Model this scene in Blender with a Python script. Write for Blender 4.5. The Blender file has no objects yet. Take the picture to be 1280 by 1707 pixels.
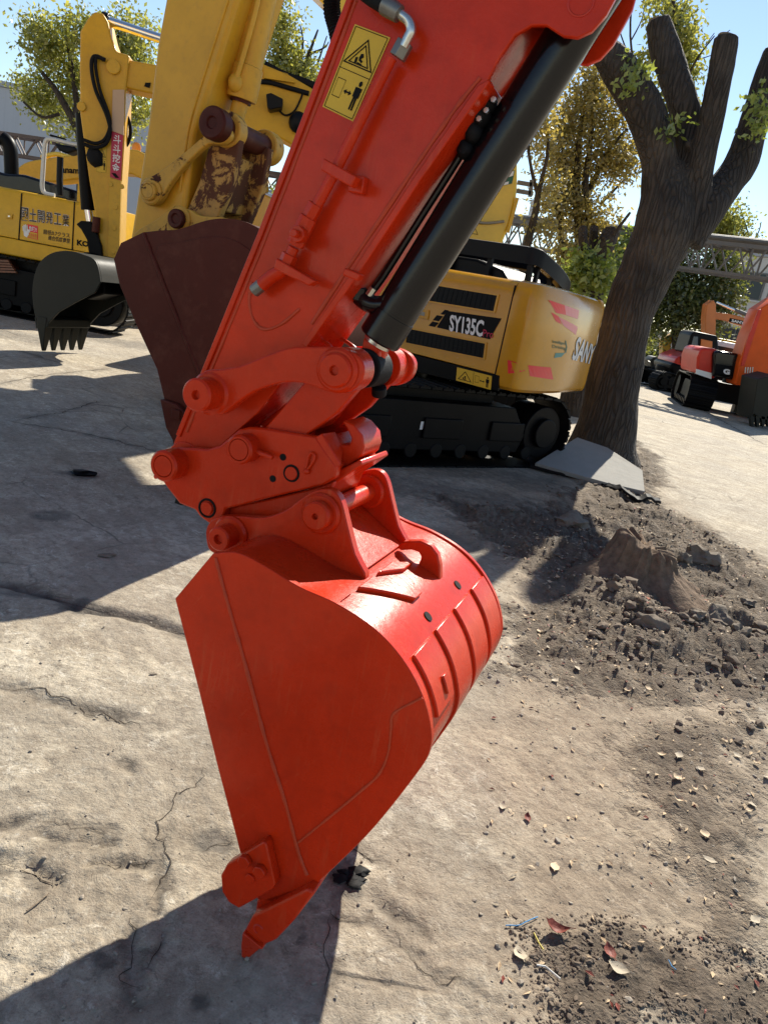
import bpy, bmesh, math, random
import numpy as np
from mathutils import Vector, Matrix, noise

random.seed(7)
RNG = np.random.default_rng(11)
sc = bpy.context.scene
COL = sc.collection
R = math.radians

# ------------------------------------------------------------------ camera
CF, CP, CR, CH = 1280.0, R(16.2), R(11.0), 1.65
CX, CY = 640.0, 853.5
cam_d = bpy.data.cameras.new('camera'); cam = bpy.data.objects.new('camera', cam_d); COL.objects.link(cam)
cam_d.sensor_fit = 'VERTICAL'; cam_d.sensor_height = 36.0; cam_d.lens = 36.0 * 1280 / 1707
cam_d.clip_start = 0.05; cam_d.clip_end = 3000
cam.matrix_world = Matrix.Translation((0, 0, CH)) @ Matrix.Rotation(R(90) - CP, 4, 'X') @ Matrix.Rotation(CR, 4, 'Z')
sc.camera = cam
_m = cam.matrix_world.to_3x3()
def ray(px, py):
    return _m @ Vector(((px - CX) / CF, (CY - py) / CF, -1.0))
CAMP = Vector((0, 0, CH))
def gnd(px, py, z=0.0):
    d = ray(px, py); return CAMP + d * ((z - CH) / d.z)
def at_y(px, py, y):
    d = ray(px, py); return CAMP + d * (y / d.y)
def proj(p):
    q = _m.transposed() @ (Vector(p) - CAMP)
    return (CX + CF * q.x / -q.z, CY - CF * q.y / -q.z)

# ------------------------------------------------------------------ render settings
sc.view_settings.view_transform = 'Standard'; sc.view_settings.look = 'None'
sc.view_settings.exposure = 1.0
sc.view_settings.gamma = 1.0
SUN_EL, SUN_AZ = R(39.0), R(22.3)          # azimuth from +Y towards +X
w = bpy.data.worlds.new('World'); sc.world = w; w.use_nodes = True
nt = w.node_tree
bg = nt.nodes['Background']
sky = nt.nodes.new('ShaderNodeTexSky'); sky.sky_type = 'NISHITA'; sky.sun_disc = False
sky.sun_elevation = SUN_EL; sky.sun_rotation = SUN_AZ
sky.air_density = 1.0; sky.dust_density = 0.02; sky.ozone_density = 1.6
hs_ = nt.nodes.new('ShaderNodeHueSaturation'); hs_.inputs['Saturation'].default_value = 0.95; nt.links.new(sky.outputs[0], hs_.inputs['Color']); nt.links.new(hs_.outputs[0], bg.inputs[0]); bg.inputs[1].default_value = 0.082
sl = bpy.data.lights.new('sun', 'SUN'); sl.energy = 4.8; sl.angle = R(0.53); sl.color = (1.0, 0.93, 0.80)
so = bpy.data.objects.new('sun', sl); COL.objects.link(so)
sdir = Vector((math.sin(SUN_AZ) * math.cos(SUN_EL), math.cos(SUN_AZ) * math.cos(SUN_EL), math.sin(SUN_EL)))
so.rotation_euler = sdir.to_track_quat('Z', 'Y').to_euler(); so.location = (10, 20, 30)

# ------------------------------------------------------------------ materials
class NB:
    """tiny node helper"""
    def __init__(s, name):
        s.m = bpy.data.materials.new(name); s.m.use_nodes = True
        s.nt = s.m.node_tree; s.b = s.nt.nodes['Principled BSDF']; s.out = s.nt.nodes['Material Output']
    def n(s, t, **kw):
        x = s.nt.nodes.new(t)
        for k, v in kw.items(): setattr(x, k, v)
        return x
    def l(s, a, b): s.nt.links.new(a, b)
    def tc(s, kind='Object', scale=(1, 1, 1), rot=(0, 0, 0)):
        t = s.n('ShaderNodeTexCoord'); mp = s.n('ShaderNodeMapping')
        mp.inputs['Scale'].default_value = scale; src = t.outputs[kind]
        if any(rot):                                   # turn first, then stretch
            m0 = s.n('ShaderNodeMapping'); m0.inputs['Rotation'].default_value = rot; s.l(src, m0.inputs[0]); src = m0.outputs[0]
        s.l(src, mp.inputs[0]); return mp.outputs[0]
    def noise(s, co, scale, detail=6, rough=0.6, dist=0.0):
        x = s.n('ShaderNodeTexNoise'); x.inputs['Scale'].default_value = scale; x.inputs['Detail'].default_value = detail
        x.inputs['Roughness'].default_value = rough; x.inputs['Distortion'].default_value = dist
        if co is not None: s.l(co, x.inputs[0])
        return x.outputs[0]
    def vor(s, co, scale, feature='F1', out=0, rand=1.0):
        x = s.n('ShaderNodeTexVoronoi', feature=feature); x.inputs['Scale'].default_value = scale
        x.inputs['Randomness'].default_value = rand
        if co is not None: s.l(co, x.inputs[0])
        return x.outputs[out]
    def ramp(s, v, pts):
        x = s.n('ShaderNodeValToRGB'); e = x.color_ramp.elements
        while len(e) < len(pts): e.new(0.5)
        for i, (p, c) in enumerate(pts):
            e[i].position = p; e[i].color = (c, c, c, 1) if not isinstance(c, tuple) else (c + (1,) if len(c) == 3 else c)
        s.l(v, x.inputs[0]); return x.outputs[0]
    def mix(s, f, a, b, mode='MIX'):
        x = s.n('ShaderNodeMix', data_type='RGBA', blend_type=mode)
        for sock, v in ((x.inputs[0], f), (x.inputs[6], a), (x.inputs[7], b)):
            if isinstance(v, (int, float)): sock.default_value = v
            elif isinstance(v, tuple): sock.default_value = v + (1,) if len(v) == 3 else v
            else: s.l(v, sock)
        return x.outputs[2]
    def math(s, op, a, b=0.0, c=0.0):
        x = s.n('ShaderNodeMath', operation=op)
        for i, v in enumerate((a, b, c)):
            if isinstance(v, (int, float)): x.inputs[i].default_value = v
            else: s.l(v, x.inputs[i])
        return x.outputs[0]
    def bump(s, h, strength=0.3, dist=0.01, prev=None):
        x = s.n('ShaderNodeBump'); x.inputs['Strength'].default_value = strength; x.inputs['Distance'].default_value = dist
        s.l(h, x.inputs['Height'])
        if prev is not None: s.l(prev, x.inputs['Normal'])
        return x.outputs[0]
    def set(s, **kw):
        for k, v in kw.items():
            k = k.replace('_', ' ')
            if isinstance(v, (int, float)): s.b.inputs[k].default_value = v
            elif isinstance(v, tuple): s.b.inputs[k].default_value = v + (1,) if len(v) == 3 else v
            else: s.l(v, s.b.inputs[k])
        return s.m

def paint(name, col, rough=0.32, dirt=(0.10, 0.075, 0.05), dirt_amt=0.25, wear=0.0, coat=0.25, wob=0.5, fade=0.12, rust=(0.06, 0.02, 0.01), spec=0.4, sc=1.0):
    b = NB(name); co = b.tc()
    n1 = b.noise(co, 2.2 * sc, 6, 0.65); n2 = b.noise(co, 16 * sc, 9, 0.7); n3 = b.noise(co, 90, 3, 0.5)
    hi = tuple(min(1, c * (1 + fade) + 0.002) for c in col); lo = tuple(c * (1 - fade) for c in col)
    c = b.mix(b.ramp(n1, [(0.3, 0.0), (0.7, 1.0)]), lo, hi)
    dmask = b.math('MULTIPLY', b.ramp(n2, [(0.5, 0.0), (0.78, 1.0)]), dirt_amt)
    c = b.mix(dmask, c, dirt)
    if wear > 0:
        n4 = b.noise(co, 9 * sc, 11, 0.74, 0.5)
        wm = b.ramp(n4, [(0.62 - wear * 0.3, 0.0), (0.65 - wear * 0.3, 1.0)])
        c = b.mix(wm, c, rust)
        b.set(Metallic=0.0)
        rr = b.math('ADD', b.math('MULTIPLY', wm, 0.35), rough)
    else:
        rr = b.math('ADD', b.math('MULTIPLY', n2, 0.18), rough - 0.06)
    h = b.math('ADD', b.math('MULTIPLY', n3, 0.25), n2)
    h = b.math('ADD', h, b.math('MULTIPLY', b.noise(co, 5, 2, 0.5), 2.0))
    nrm = b.bump(h, 0.10 * wob, 0.02)
    return b.set(Base_Color=c, Roughness=rr, Normal=nrm, Coat_Weight=coat, Coat_Roughness=0.12, Specular_IOR_Level=spec)

def plain(name, col, rough=0.5, metal=0.0, var=0.15, bump=0.0, scale=20, coat=0.0, spec=0.35):
    b = NB(name); co = b.tc(); n = b.noise(co, scale, 6, 0.6)
    c = b.mix(n, tuple(x * (1 - var) for x in col), tuple(min(1, x * (1 + var)) for x in col))
    kw = dict(Base_Color=c, Roughness=b.math('ADD', b.math('MULTIPLY', n, 0.2), rough - 0.1), Metallic=metal, Coat_Weight=coat, Specular_IOR_Level=spec)
    if bump: kw['Normal'] = b.bump(n, bump, 0.02)
    return b.set(**kw)

M = {}
M['red'] = paint('fresh_orange_paint', (0.53, 0.026, 0.003), 0.25, dirt=(0.27, 0.012, 0.002), dirt_amt=0.45, coat=0.12, wob=0.9, fade=0.20, spec=0.16)
def streaked(m, col, amt):
    nt = m.node_tree; b = nt.nodes['Principled BSDF']; src = b.inputs['Base Color'].links[0].from_socket
    n = NB.__new__(NB); n.m = m; n.nt = nt; n.b = b; n.out = nt.nodes['Material Output']
    st = n.noise(n.tc(scale=(9, 9, .8)), 6, 8, 0.75, 0.3); big = n.noise(n.tc(), 3.0, 4, .6)
    mk = n.math('MULTIPLY', n.ramp(st, [(0.53, 0.0), (0.68, 1.0)]), n.math('MULTIPLY', n.ramp(big, [(0.45, 0.0), (0.65, 1.0)]), amt))
    sc_ = n.ramp(n.noise(n.tc(scale=(1, 1, 14), rot=(.5, .9, .2)), 5, 7, .7), [(0.66, 0.0), (0.70, 1.0)])
    mk = n.math('MAXIMUM', mk, n.math('MULTIPLY', sc_, amt * .5))
    nt.links.new(n.mix(mk, src, col), b.inputs['Base Color'])
    rs = b.inputs['Roughness'].links[0].from_socket; nt.links.new(n.math('ADD', rs, n.math('MULTIPLY', mk, .25)), b.inputs['Roughness'])
streaked(M['red'], (0.55, 0.10, 0.035), .55)
M['redbead'] = paint('painted_weld', (0.46, 0.045, 0.012), 0.4, dirt=(0.2, .02, .005), dirt_amt=.5, coat=0, spec=.3)
M['yellow'] = paint('loader_yellow_paint', (0.60, 0.325, 0.018), 0.36, dirt_amt=0.2, coat=0.08, spec=.25)
M['yellow_worn'] = paint('worn_yellow_paint', (0.60, 0.34, 0.03), 0.42, dirt_amt=0.3, wear=-0.1, coat=0.03, spec=.25)
M['yellow_chip'] = paint('chipped_yellow_paint', (0.54, 0.31, 0.04), 0.45, dirt_amt=0.5, wear=0.12, coat=0.0, spec=.25)
M['rusty_yellow'] = paint('rust_eaten_yellow_paint', (0.45, 0.26, 0.06), 0.5, dirt_amt=0.6, wear=0.48, coat=0.0, rust=(0.10, 0.042, 0.022), spec=.2, sc=.55)
M['yellow_deep'] = paint('deep_yellow_paint', (0.64, 0.36, 0.012), 0.32, dirt_amt=0.15, coat=0.1, spec=.25)
M['yellow_glossy'] = paint('ochre_yellow_paint', (0.52, 0.245, 0.012), 0.22, dirt_amt=0.12, coat=0.25, wob=0.4, spec=.3)
M['yellow_bright'] = paint('bright_yellow_paint', (0.72, 0.46, 0.02), 0.34, dirt_amt=0.1)
M['orange'] = paint('orange_paint', (0.56, 0.15, 0.02), 0.4, dirt_amt=0.2)
M['redcar'] = paint('red_paint', (0.50, 0.03, 0.015), 0.33, dirt_amt=0.15, coat=.1, spec=.2)
M['orangered'] = paint('orange_red_paint', (0.60, 0.085, 0.008), 0.36, dirt_amt=0.12, coat=.05, spec=.15)
M['black'] = paint('black_paint', (0.003, 0.003, 0.0035), 0.4, dirt=(0.010, 0.009, 0.008), dirt_amt=0.15, coat=0.0, spec=0.10)
M['blackgloss'] = paint('black_gloss_paint', (0.003, 0.003, 0.004), 0.16, dirt=(0.012, 0.011, 0.010), dirt_amt=0.12, coat=0.08, wob=0.25, spec=0.3)
M['track'] = paint('track_steel', (0.004, 0.004, 0.0045), 0.5, dirt=(0.022, 0.018, 0.014), dirt_amt=0.22, coat=0.0, spec=0.12)
M['darksteel'] = paint('dark_bucket_steel', (0.013, 0.014, 0.010), 0.55, dirt=(0.028, 0.023, 0.016), dirt_amt=0.5, coat=0.0, spec=.25)
M['rust'] = paint('rust_brown_steel', (0.066, 0.014, 0.008), 0.45, dirt=(0.13, 0.05, 0.03), dirt_amt=0.7, coat=0.02, fade=0.3, wob=1.0, spec=0.12, sc=0.28)
M['rustpad'] = paint('rusty_pad', (0.20, 0.09, 0.05), 0.55, dirt_amt=0.5, coat=0)
M['rubber'] = plain('black_rubber', (0.009, 0.009, 0.010), 0.65, bump=0.1, scale=60, spec=0.12)
M['blackplastic'] = plain('black_plastic', (0.005, 0.006, 0.008), 0.45, bump=0.05, scale=50, spec=0.14)
M['steel'] = plain('bright_steel', (0.55, 0.54, 0.50), 0.25, 0.9, 0.2)
M['dullsteel'] = plain('dull_steel', (0.20, 0.19, 0.17), 0.42, 0.7, 0.35)
M['chrome'] = plain('chrome', (0.75, 0.75, 0.75), 0.14, 1.0, 0.05)
M['galv'] = plain('pale_rail_paint', (0.55, 0.54, 0.50), 0.45, 0.2, 0.15)
M['glass'] = plain('dark_glass', (0.02, 0.025, 0.03), 0.12, 0.0, 0.2)
M['paleglass'] = plain('pale_cab_glass', (0.10, 0.13, 0.15), 0.12, 0.0, 0.2)
M['decal'] = plain('warning_yellow_film', (0.62, 0.38, 0.02), 0.4, 0, 0.06)
M['ink'] = plain('black_ink', (0.008, 0.008, 0.008), 0.6, 0, 0.1, spec=0.1)
M['brownink'] = plain('dark_brown_ink', (0.035, 0.02, 0.012), 0.5, 0, 0.1)
M['white'] = plain('white_film', (0.72, 0.72, 0.70), 0.4, 0, 0.05)
M['silver'] = plain('silver_film', (0.50, 0.52, 0.56), 0.35, 0.2, 0.08)
M['redfilm'] = plain('red_reflective_film', (0.72, 0.03, 0.035), 0.35, 0, 0.1)
M['pinkfilm'] = plain('pale_pink_film', (0.72, 0.22, 0.24), 0.35, 0, 0.1)
M['crimson'] = plain('crimson_film', (0.45, 0.02, 0.06), 0.4, 0, 0.1)
M['greenfilm'] = plain('green_film', (0.02, 0.10, 0.05), 0.4, 0, 0.1)
M['teal'] = plain('teal_film', (0.03, 0.20, 0.18), 0.4, 0, 0.1)
M['amber'] = plain('amber_lens', (0.75, 0.26, 0.02), 0.3, 0, 0.1)
M['tape'] = plain('beige_tape', (0.50, 0.34, 0.22), 0.5, 0, 0.06)
M['palecloth'] = plain('dusty_tyre_rubber', (0.34, 0.31, 0.26), 0.85, 0, 0.3, 0.3, 30)
M['clothes'] = plain('navy_clothes', (0.015, 0.018, 0.03), 0.8, 0, 0.2)
M['skin'] = plain('skin', (0.35, 0.19, 0.13), 0.6, 0, 0.1)
M['hair'] = plain('black_hair', (0.012, 0.010, 0.009), 0.5, 0, 0.2)
M['rock'] = plain('grey_brown_stone', (0.17, 0.142, 0.112), 0.9, 0, 0.5, 0.8, 16, spec=.15)
M['brick'] = plain('red_brick_shard', (0.36, 0.12, 0.07), 0.85, 0, 0.3, 0.5, 30)
M['wood'] = plain('grey_twig', (0.22, 0.17, 0.12), 0.8, 0, 0.3, 0.4, 60)
M['blueplastic'] = plain('blue_twine', (0.05, 0.25, 0.5), 0.5, 0, 0.1)
M['yellowtwine'] = plain('yellow_twine', (0.6, 0.5, 0.08), 0.5, 0, 0.1)
M['scrap'] = plain('white_scrap', (0.62, 0.60, 0.55), 0.6, 0, 0.2)
M['leaf_tan'] = plain('tan_dry_leaf', (0.50, 0.38, 0.24), 0.65, 0, 0.3, 0.3, 40)
M['leaf_red'] = plain('red_brown_dry_leaf', (0.18, 0.04, 0.025), 0.6, 0, 0.35, 0.3, 40)
M['leaf_pale'] = plain('pale_dry_leaf', (0.40, 0.34, 0.25), 0.75, 0, 0.3, 0.3, 40)
M['girder'] = paint('girder_paint', (0.085, 0.055, 0.045), 0.6, dirt_amt=0.4, coat=0)
M['girder_grey'] = paint('girder_grey', (0.13, 0.125, 0.12), 0.6, dirt_amt=0.4, coat=0)

def wall_mat(name, col, rough=0.8):
    b = NB(name); co = b.tc(); n = b.noise(co, 0.6, 7, 0.65); s = b.noise(b.tc(scale=(3, 3, 0.15)), 1.5, 5, 0.6)
    c = b.mix(n, tuple(x * 0.9 for x in col), col); c = b.mix(b.math('MULTIPLY', b.ramp(s, [(0.5, 0), (0.8, 1)]), 0.3), c, tuple(x * 0.6 for x in col))
    return b.set(Base_Color=c, Roughness=rough)
M['wall_grey'] = wall_mat('grey_painted_wall', (0.40, 0.42, 0.46))
M['wall_pale'] = wall_mat('pale_concrete_wall', (0.50, 0.49, 0.47))
M['roofmetal'] = wall_mat('roof_metal', (0.30, 0.32, 0.36), 0.5)

def leaf_mat(name, c1, c2, trans=0.5):
    b = NB(name)
    at = b.n('ShaderNodeAttribute', attribute_name='tone')
    c = b.mix(at.outputs['Fac'], c1, c2)
    d = b.n('ShaderNodeBsdfDiffuse'); t = b.n('ShaderNodeBsdfTranslucent'); mx = b.n('ShaderNodeMixShader'); g = b.n('ShaderNodeBsdfGlossy')
    g.inputs['Roughness'].default_value = 0.35; g.inputs['Color'].default_value = (0.9, 0.9, 0.9, 1)
    b.l(c, d.inputs[0]); b.l(b.mix(0.5, c, (1.0, 0.9, 0.35), 'OVERLAY'), t.inputs[0])
    mx.inputs[0].default_value = trans; b.l(d.outputs[0], mx.inputs[1]); b.l(t.outputs[0], mx.inputs[2])
    m2 = b.n('ShaderNodeMixShader'); m2.inputs[0].default_value = 0.06
    b.l(mx.outputs[0], m2.inputs[1]); b.l(g.outputs[0], m2.inputs[2]); b.l(m2.outputs[0], b.out.inputs[0])
    return b.m
M['leaf_yg'] = leaf_mat('yellow_green_leaves', (0.09, 0.12, 0.025), (0.36, 0.36, 0.09))
M['leaf_brown'] = leaf_mat('bronze_leaves', (0.11, 0.095, 0.027), (0.38, 0.31, 0.10))
M['leaf_green'] = leaf_mat('green_leaves', (0.03, 0.05, 0.014), (0.18, 0.20, 0.05))
M['leaf_bright'] = leaf_mat('bright_green_leaves', (0.12, 0.17, 0.03), (0.28, 0.33, 0.08))

def bark(name, c1, c2, vs=1.0):
    b = NB(name); co = b.tc(scale=(1, 1, 0.13)); co2 = b.tc()
    n = b.noise(co2, 1.3, 5, 0.6); v = b.vor(b.mix(0.12, co, b.n('ShaderNodeTexNoise').outputs[1]), 26 * vs, 'DISTANCE_TO_EDGE')
    fine = b.noise(co, 45 * vs, 7, 0.7)
    h = b.math('ADD', b.ramp(v, [(0.0, 0.0), (0.22, 1.0)]), b.math('MULTIPLY', fine, 0.7))
    c = b.mix(b.ramp(v, [(0.0, 0.0), (0.25, 1.0)]), tuple(x * 0.45 for x in c1), c1)
    c = b.mix(b.ramp(n, [(0.45, 0.0), (0.7, 1.0)]), c, c2); c = b.mix(fine, c, tuple(x * 1.4 for x in c1), 'MIX') if False else c
    return b.set(Base_Color=c, Roughness=0.9, Normal=b.bump(h, 0.9, 0.035))
M['bark'] = bark('furrowed_bark', (0.046, 0.036, 0.029), (0.092, 0.074, 0.059), 0.9)
M['bark_far'] = bark('distant_bark', (0.055, 0.04, 0.03), (0.08, 0.06, 0.045))
M['cutwood'] = plain('sawn_limb_end', (0.20, 0.15, 0.10), 0.85, 0, 0.3, 0.3, 30)
M['stumpwood'] = plain('weathered_stump_wood', (0.155, 0.112, 0.08), 0.92, 0, 0.75, 1.0, 22, spec=.1)

# ------------------------------------------------------------------ object helpers
def tag(o, label=None, cat=None, group=None, kind=None):
    if label: o['label'] = label
    if cat: o['category'] = cat
    if group: o['group'] = group
    if kind: o['kind'] = kind
    return o

def cr(pts, n=6, closed=False):
    """Catmull-Rom through points (tuples of any dimension)"""
    P = [np.array(p, float) for p in pts]; out = []
    N = len(P); rng = range(N if closed else N - 1)
    for i in rng:
        if closed: p0, p1, p2, p3 = P[i - 1], P[i], P[(i + 1) % N], P[(i + 2) % N]
        else: p0, p1, p2, p3 = P[max(i - 1, 0)], P[i], P[i + 1], P[min(i + 2, N - 1)]
        for k in range(n):
            t = k / n
            out.append(tuple(0.5 * (2 * p1 + (p2 - p0) * t + (2 * p0 - 5 * p1 + 4 * p2 - p3) * t * t + (3 * p1 - p0 - 3 * p2 + p3) * t ** 3)))
    if not closed: out.append(tuple(P[-1]))
    return out

class MB:
    def __init__(s): s.bm = bmesh.new(); s.mi = 0
    def face(s, vs):
        try:
            f = s.bm.faces.new(vs); f.material_index = s.mi; return f
        except ValueError: return None
    def prism(s, pts, w0, w1, taper=None):
        """polygon (a,z) extruded along w; taper = profile for the w1 end"""
        q = taper or pts
        A = [s.bm.verts.new((p[0], w0, p[1])) for p in pts]; B = [s.bm.verts.new((p[0], w1, p[1])) for p in q]
        s.face(A); s.face(B[::-1])
        for i in range(len(A)):
            j = (i + 1) % len(A); s.face((A[j], A[i], B[i], B[j]))
        return s
    def loft(s, rings, cap=True, close=True):
        V = [[s.bm.verts.new(p) for p in r] for r in rings]
        for a, b in zip(V[:-1], V[1:]):
            n = len(a)
            for i in range(n if close else n - 1):
                j = (i + 1) % n; s.face((a[i], a[j], b[j], b[i]))
        if cap and close: s.face(V[0][::-1]); s.face(V[-1])
        return s
    def box(s, lo, hi, mat=None):
        x0, y0, z0 = lo; x1, y1, z1 = hi
        c = [Vector((x, y, z)) for x in (x0, x1) for y in (y0, y1) for z in (z0, z1)]
        if mat is not None: c = [mat @ v for v in c]
        v = [s.bm.verts.new(p) for p in c]
        for f in ((0, 1, 3, 2), (4, 6, 7, 5), (0, 4, 5, 1), (2, 3, 7, 6), (0, 2, 6, 4), (1, 5, 7, 3)): s.face([v[i] for i in f])
        return s
    def tube(s, path, r, seg=10, cap=True, jit=0.0):
        P = [Vector(p) for p in path]; n = len(P)
        rr = r if isinstance(r, (list, tuple)) else [r] * n
        rings = []; up = Vector((0.13, 0.31, 0.94)); prev = None
        for i in range(n):
            t = (P[min(i + 1, n - 1)] - P[max(i - 1, 0)]).normalized()
            if prev is None:
                u = t.cross(up); u = u.normalized() if u.length > 1e-4 else t.orthogonal().normalized()
            else:
                u = prev - t * prev.dot(t); u = u.normalized() if u.length > 1e-5 else t.orthogonal().normalized()
            prev = u; v = t.cross(u)
            rings.append([P[i] + (u * math.cos(k * 2 * math.pi / seg) + v * math.sin(k * 2 * math.pi / seg)) * rr[i] * (1 + (random.uniform(-jit, jit) if jit else 0)) for k in range(seg)])
        return s.loft(rings, cap)
    def cyl(s, p0, p1, r, seg=24, r1=None):
        return s.tube([p0, p1], [r, r if r1 is None else r1], seg)
    def bar(s, p0, p1, wd, ht=None):
        """rectangular bar between two points"""
        p0, p1 = Vector(p0), Vector(p1); t = (p1 - p0).normalized(); up = Vector((0, 0, 1))
        if abs(t.z) > 0.95: up = Vector((0, 1, 0))
        u = t.cross(up).normalized() * wd / 2; v = u.cross(t).normalized() * (ht or wd) / 2
        return s.loft([[p + u + v, p - u + v, p - u - v, p + u - v] for p in (p0, p1)])
    def sheet(s, pts): s.face([s.bm.verts.new(p) for p in pts]); return s
    def slab(s, pts, th):
        """thick polygon: 3D outline pushed by th along its normal"""
        P = [Vector(p) for p in pts]; n = Vector((0, 0, 0))
        for i in range(len(P)): n += P[i].cross(P[(i + 1) % len(P)])
        n.normalize(); return s.loft([P, [p - n * th for p in P]])
    def blob(s, c, r, sub=1, jit=0.2, sc=(1, 1, 1), rot=None):
        g = bmesh.ops.create_icosphere(s.bm, subdivisions=sub, radius=1.0); c = Vector(c)
        mt = rot or Matrix.Identity(3); o = random.uniform(0, 100)
        for v in g['verts']:
            k = 1 + jit * noise.noise(v.co * 1.7 + Vector((o, o, o))) * 1.6 + (jit * .35 * noise.noise(v.co * 5 + Vector((o, o, o))) if sub > 1 else 0)
            p = Vector((v.co.x * sc[0], v.co.y * sc[1], v.co.z * sc[2])) * r * k
            v.co = c + mt @ p
        return s
    def ball(s, c, r, seg=16, sc=(1, 1, 1)):
        g = bmesh.ops.create_uvsphere(s.bm, u_segments=seg, v_segments=seg // 2 + 1, radius=r)
        for v in g['verts']: v.co = Vector(c) + Vector((v.co.x * sc[0], v.co.y * sc[1], v.co.z * sc[2]))
        return s
    def xf(s, mat, since=0):
        s.bm.verts.ensure_lookup_table()
        for v in list(s.bm.verts)[since:]: v.co = mat @ v.co
        return s
    def text(s, t, quad, lift=0.0015):
        """text mesh t=(verts2d 0..1, faces) into a quad TL,TR,BR,BL"""
        f = quad_map(quad, lift)
        V = [s.bm.verts.new(f(u, 1 - v)) for u, v in t[0]]
        for fc in t[1]: s.face([V[i] for i in fc])
        return s
    def uvpoly(s, f, pts): s.face([s.bm.verts.new(f(u, v)) for u, v in pts]); return s
    def build(s, name, mat, parent=None, bevel=0.0, smooth=40, recalc=True, seg=2):
        if recalc: bmesh.ops.recalc_face_normals(s.bm, faces=s.bm.faces[:])
        me = bpy.data.meshes.new(name); s.bm.to_mesh(me); s.bm.free()
        for m in (mat if isinstance(mat, (list, tuple)) else [mat]): me.materials.append(M[m] if isinstance(m, str) else m)
        if smooth:
            for p in me.polygons: p.use_smooth = True
            me.set_sharp_from_angle(angle=R(smooth))
        o = bpy.data.objects.new(name, me); COL.objects.link(o)
        if parent is not None: o.parent = parent
        if bevel:
            bv = o.modifiers.new('bevel', 'BEVEL'); bv.width = bevel; bv.segments = seg; bv.limit_method = 'ANGLE'; bv.angle_limit = R(38)
            bv.harden_normals = False
        return o

def quad_map(q, lift=0.0015):
    TL, TR, BR, BL = [Vector(p) for p in q]
    n = (TR - TL).cross(BL - TL).normalized() * -1.0     # faces the reader
    def f(u, v):
        return (TL * (1 - u) + TR * u) * (1 - v) + (BL * (1 - u) + BR * u) * v + n * lift
    return f

_T = {}
def text2d(body, offset=0.0, shear=0.0, space=1.0):
    key = (body, offset, shear, space)
    if key in _T: return _T[key]
    cu = bpy.data.curves.new('lettering', 'FONT'); cu.body = body; cu.size = 1.0; cu.offset = offset; cu.shear = shear; cu.space_character = space
    cu.resolution_u = 3
    o = bpy.data.objects.new('lettering', cu); COL.objects.link(o)
    dg = bpy.context.evaluated_depsgraph_get(); ev = o.evaluated_get(dg); me = ev.to_mesh()
    vs = [(v.co.x, v.co.y) for v in me.vertices]; fs = [tuple(p.vertices) for p in me.polygons]
    ev.to_mesh_clear(); bpy.data.objects.remove(o); bpy.data.curves.remove(cu)
    x0 = min(v[0] for v in vs); x1 = max(v[0] for v in vs); y0 = min(v[1] for v in vs); y1 = max(v[1] for v in vs)
    _T[key] = ([((x - x0) / (x1 - x0), (y - y0) / (y1 - y0)) for x, y in vs], fs)
    return _T[key]

def empty(name, loc, rz=0.0):
    o = bpy.data.objects.new(name, None); COL.objects.link(o); o.location = loc; o.rotation_euler = (0, 0, rz); o.empty_display_size = 0.3
    return o

class Rig:
    """upright working plane: origin on the ground, A along the plane, W away from the viewer"""
    def __init__(s, O, A):
        s.O = Vector((O[0], O[1], 0)); a = Vector((A[0], A[1], 0)).normalized()
        s.A = a; s.W = Vector((-a.y, a.x, 0)); s.rz = math.atan2(a.y, a.x)
    def root(s, name, label, cat, group=None):
        s.r = empty(name, s.O, s.rz); return tag(s.r, label, cat, group)
    def L(s, px, py, w=0.0):
        d = ray(px, py); p0 = s.O + s.W * w; t = (p0 - CAMP).dot(s.W) / d.dot(s.W); p = CAMP + d * t - s.O
        return Vector((p.dot(s.A), w, p.z))
    def P(s, pts, w=0.0): return [(v.x, v.z) for v in (s.L(x, y, w) for x, y in pts)]
    def T(s, pts, w=0.0): return [s.L(x, y, w) for x, y in pts]
    def loc(s, p):
        """world point to local"""
        q = Vector(p) - s.O; return Vector((q.dot(s.A), q.dot(s.W), q.z))

# pictograms in (u,v), v down; f maps to the surface
def ring_poly(mb, f, pts, th):
    """outline of a polygon as a band"""
    c = np.mean(np.array(pts), axis=0); n = len(pts)
    inn = [tuple(np.array(p) + (c - np.array(p)) * th) for p in pts]
    for i in range(n):
        j = (i + 1) % n; mb.uvpoly(f, [pts[i], pts[j], inn[j], inn[i]])
def picto_man(mb, f, cx, cy, sx, sy):
    def q(pts): mb.uvpoly(f, [(cx + x * sx, cy + y * sy) for x, y in pts])
    q([(0.16 * math.cos(t), -0.42 + 0.10 * math.sin(t)) for t in np.linspace(0, 2 * math.pi, 10, endpoint=False)])
    q([(-0.32, -0.29), (0.32, -0.29), (0.32, 0.05), (0.2, 0.05), (0.2, -0.16), (-0.2, -0.16), (-0.2, 0.05), (-0.32, 0.05)])
    q([(-0.2, -0.16), (0.2, -0.16), (0.2, 0.5), (0.04, 0.5), (0.02, 0.1), (-0.02, 0.1), (-0.04, 0.5), (-0.2, 0.5)])
def picto_hit(mb, f, cx, cy, sx, sy):
    def q(pts): mb.uvpoly(f, [(cx + x * sx, cy + y * sy) for x, y in pts])
    q([(-0.1, -0.45), (0.1, -0.5), (0.2, -0.25), (0.05, 0.0), (0.25, 0.1), (0.2, 0.3), (-0.1, 0.15), (-0.15, -0.1)])
    q([(-0.45, 0.0), (-0.25, -0.1), (-0.2, 0.4), (-0.4, 0.45)])
    q([(-0.15, 0.3), (0.3, 0.38), (0.3, 0.5), (-0.15, 0.5)])
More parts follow.
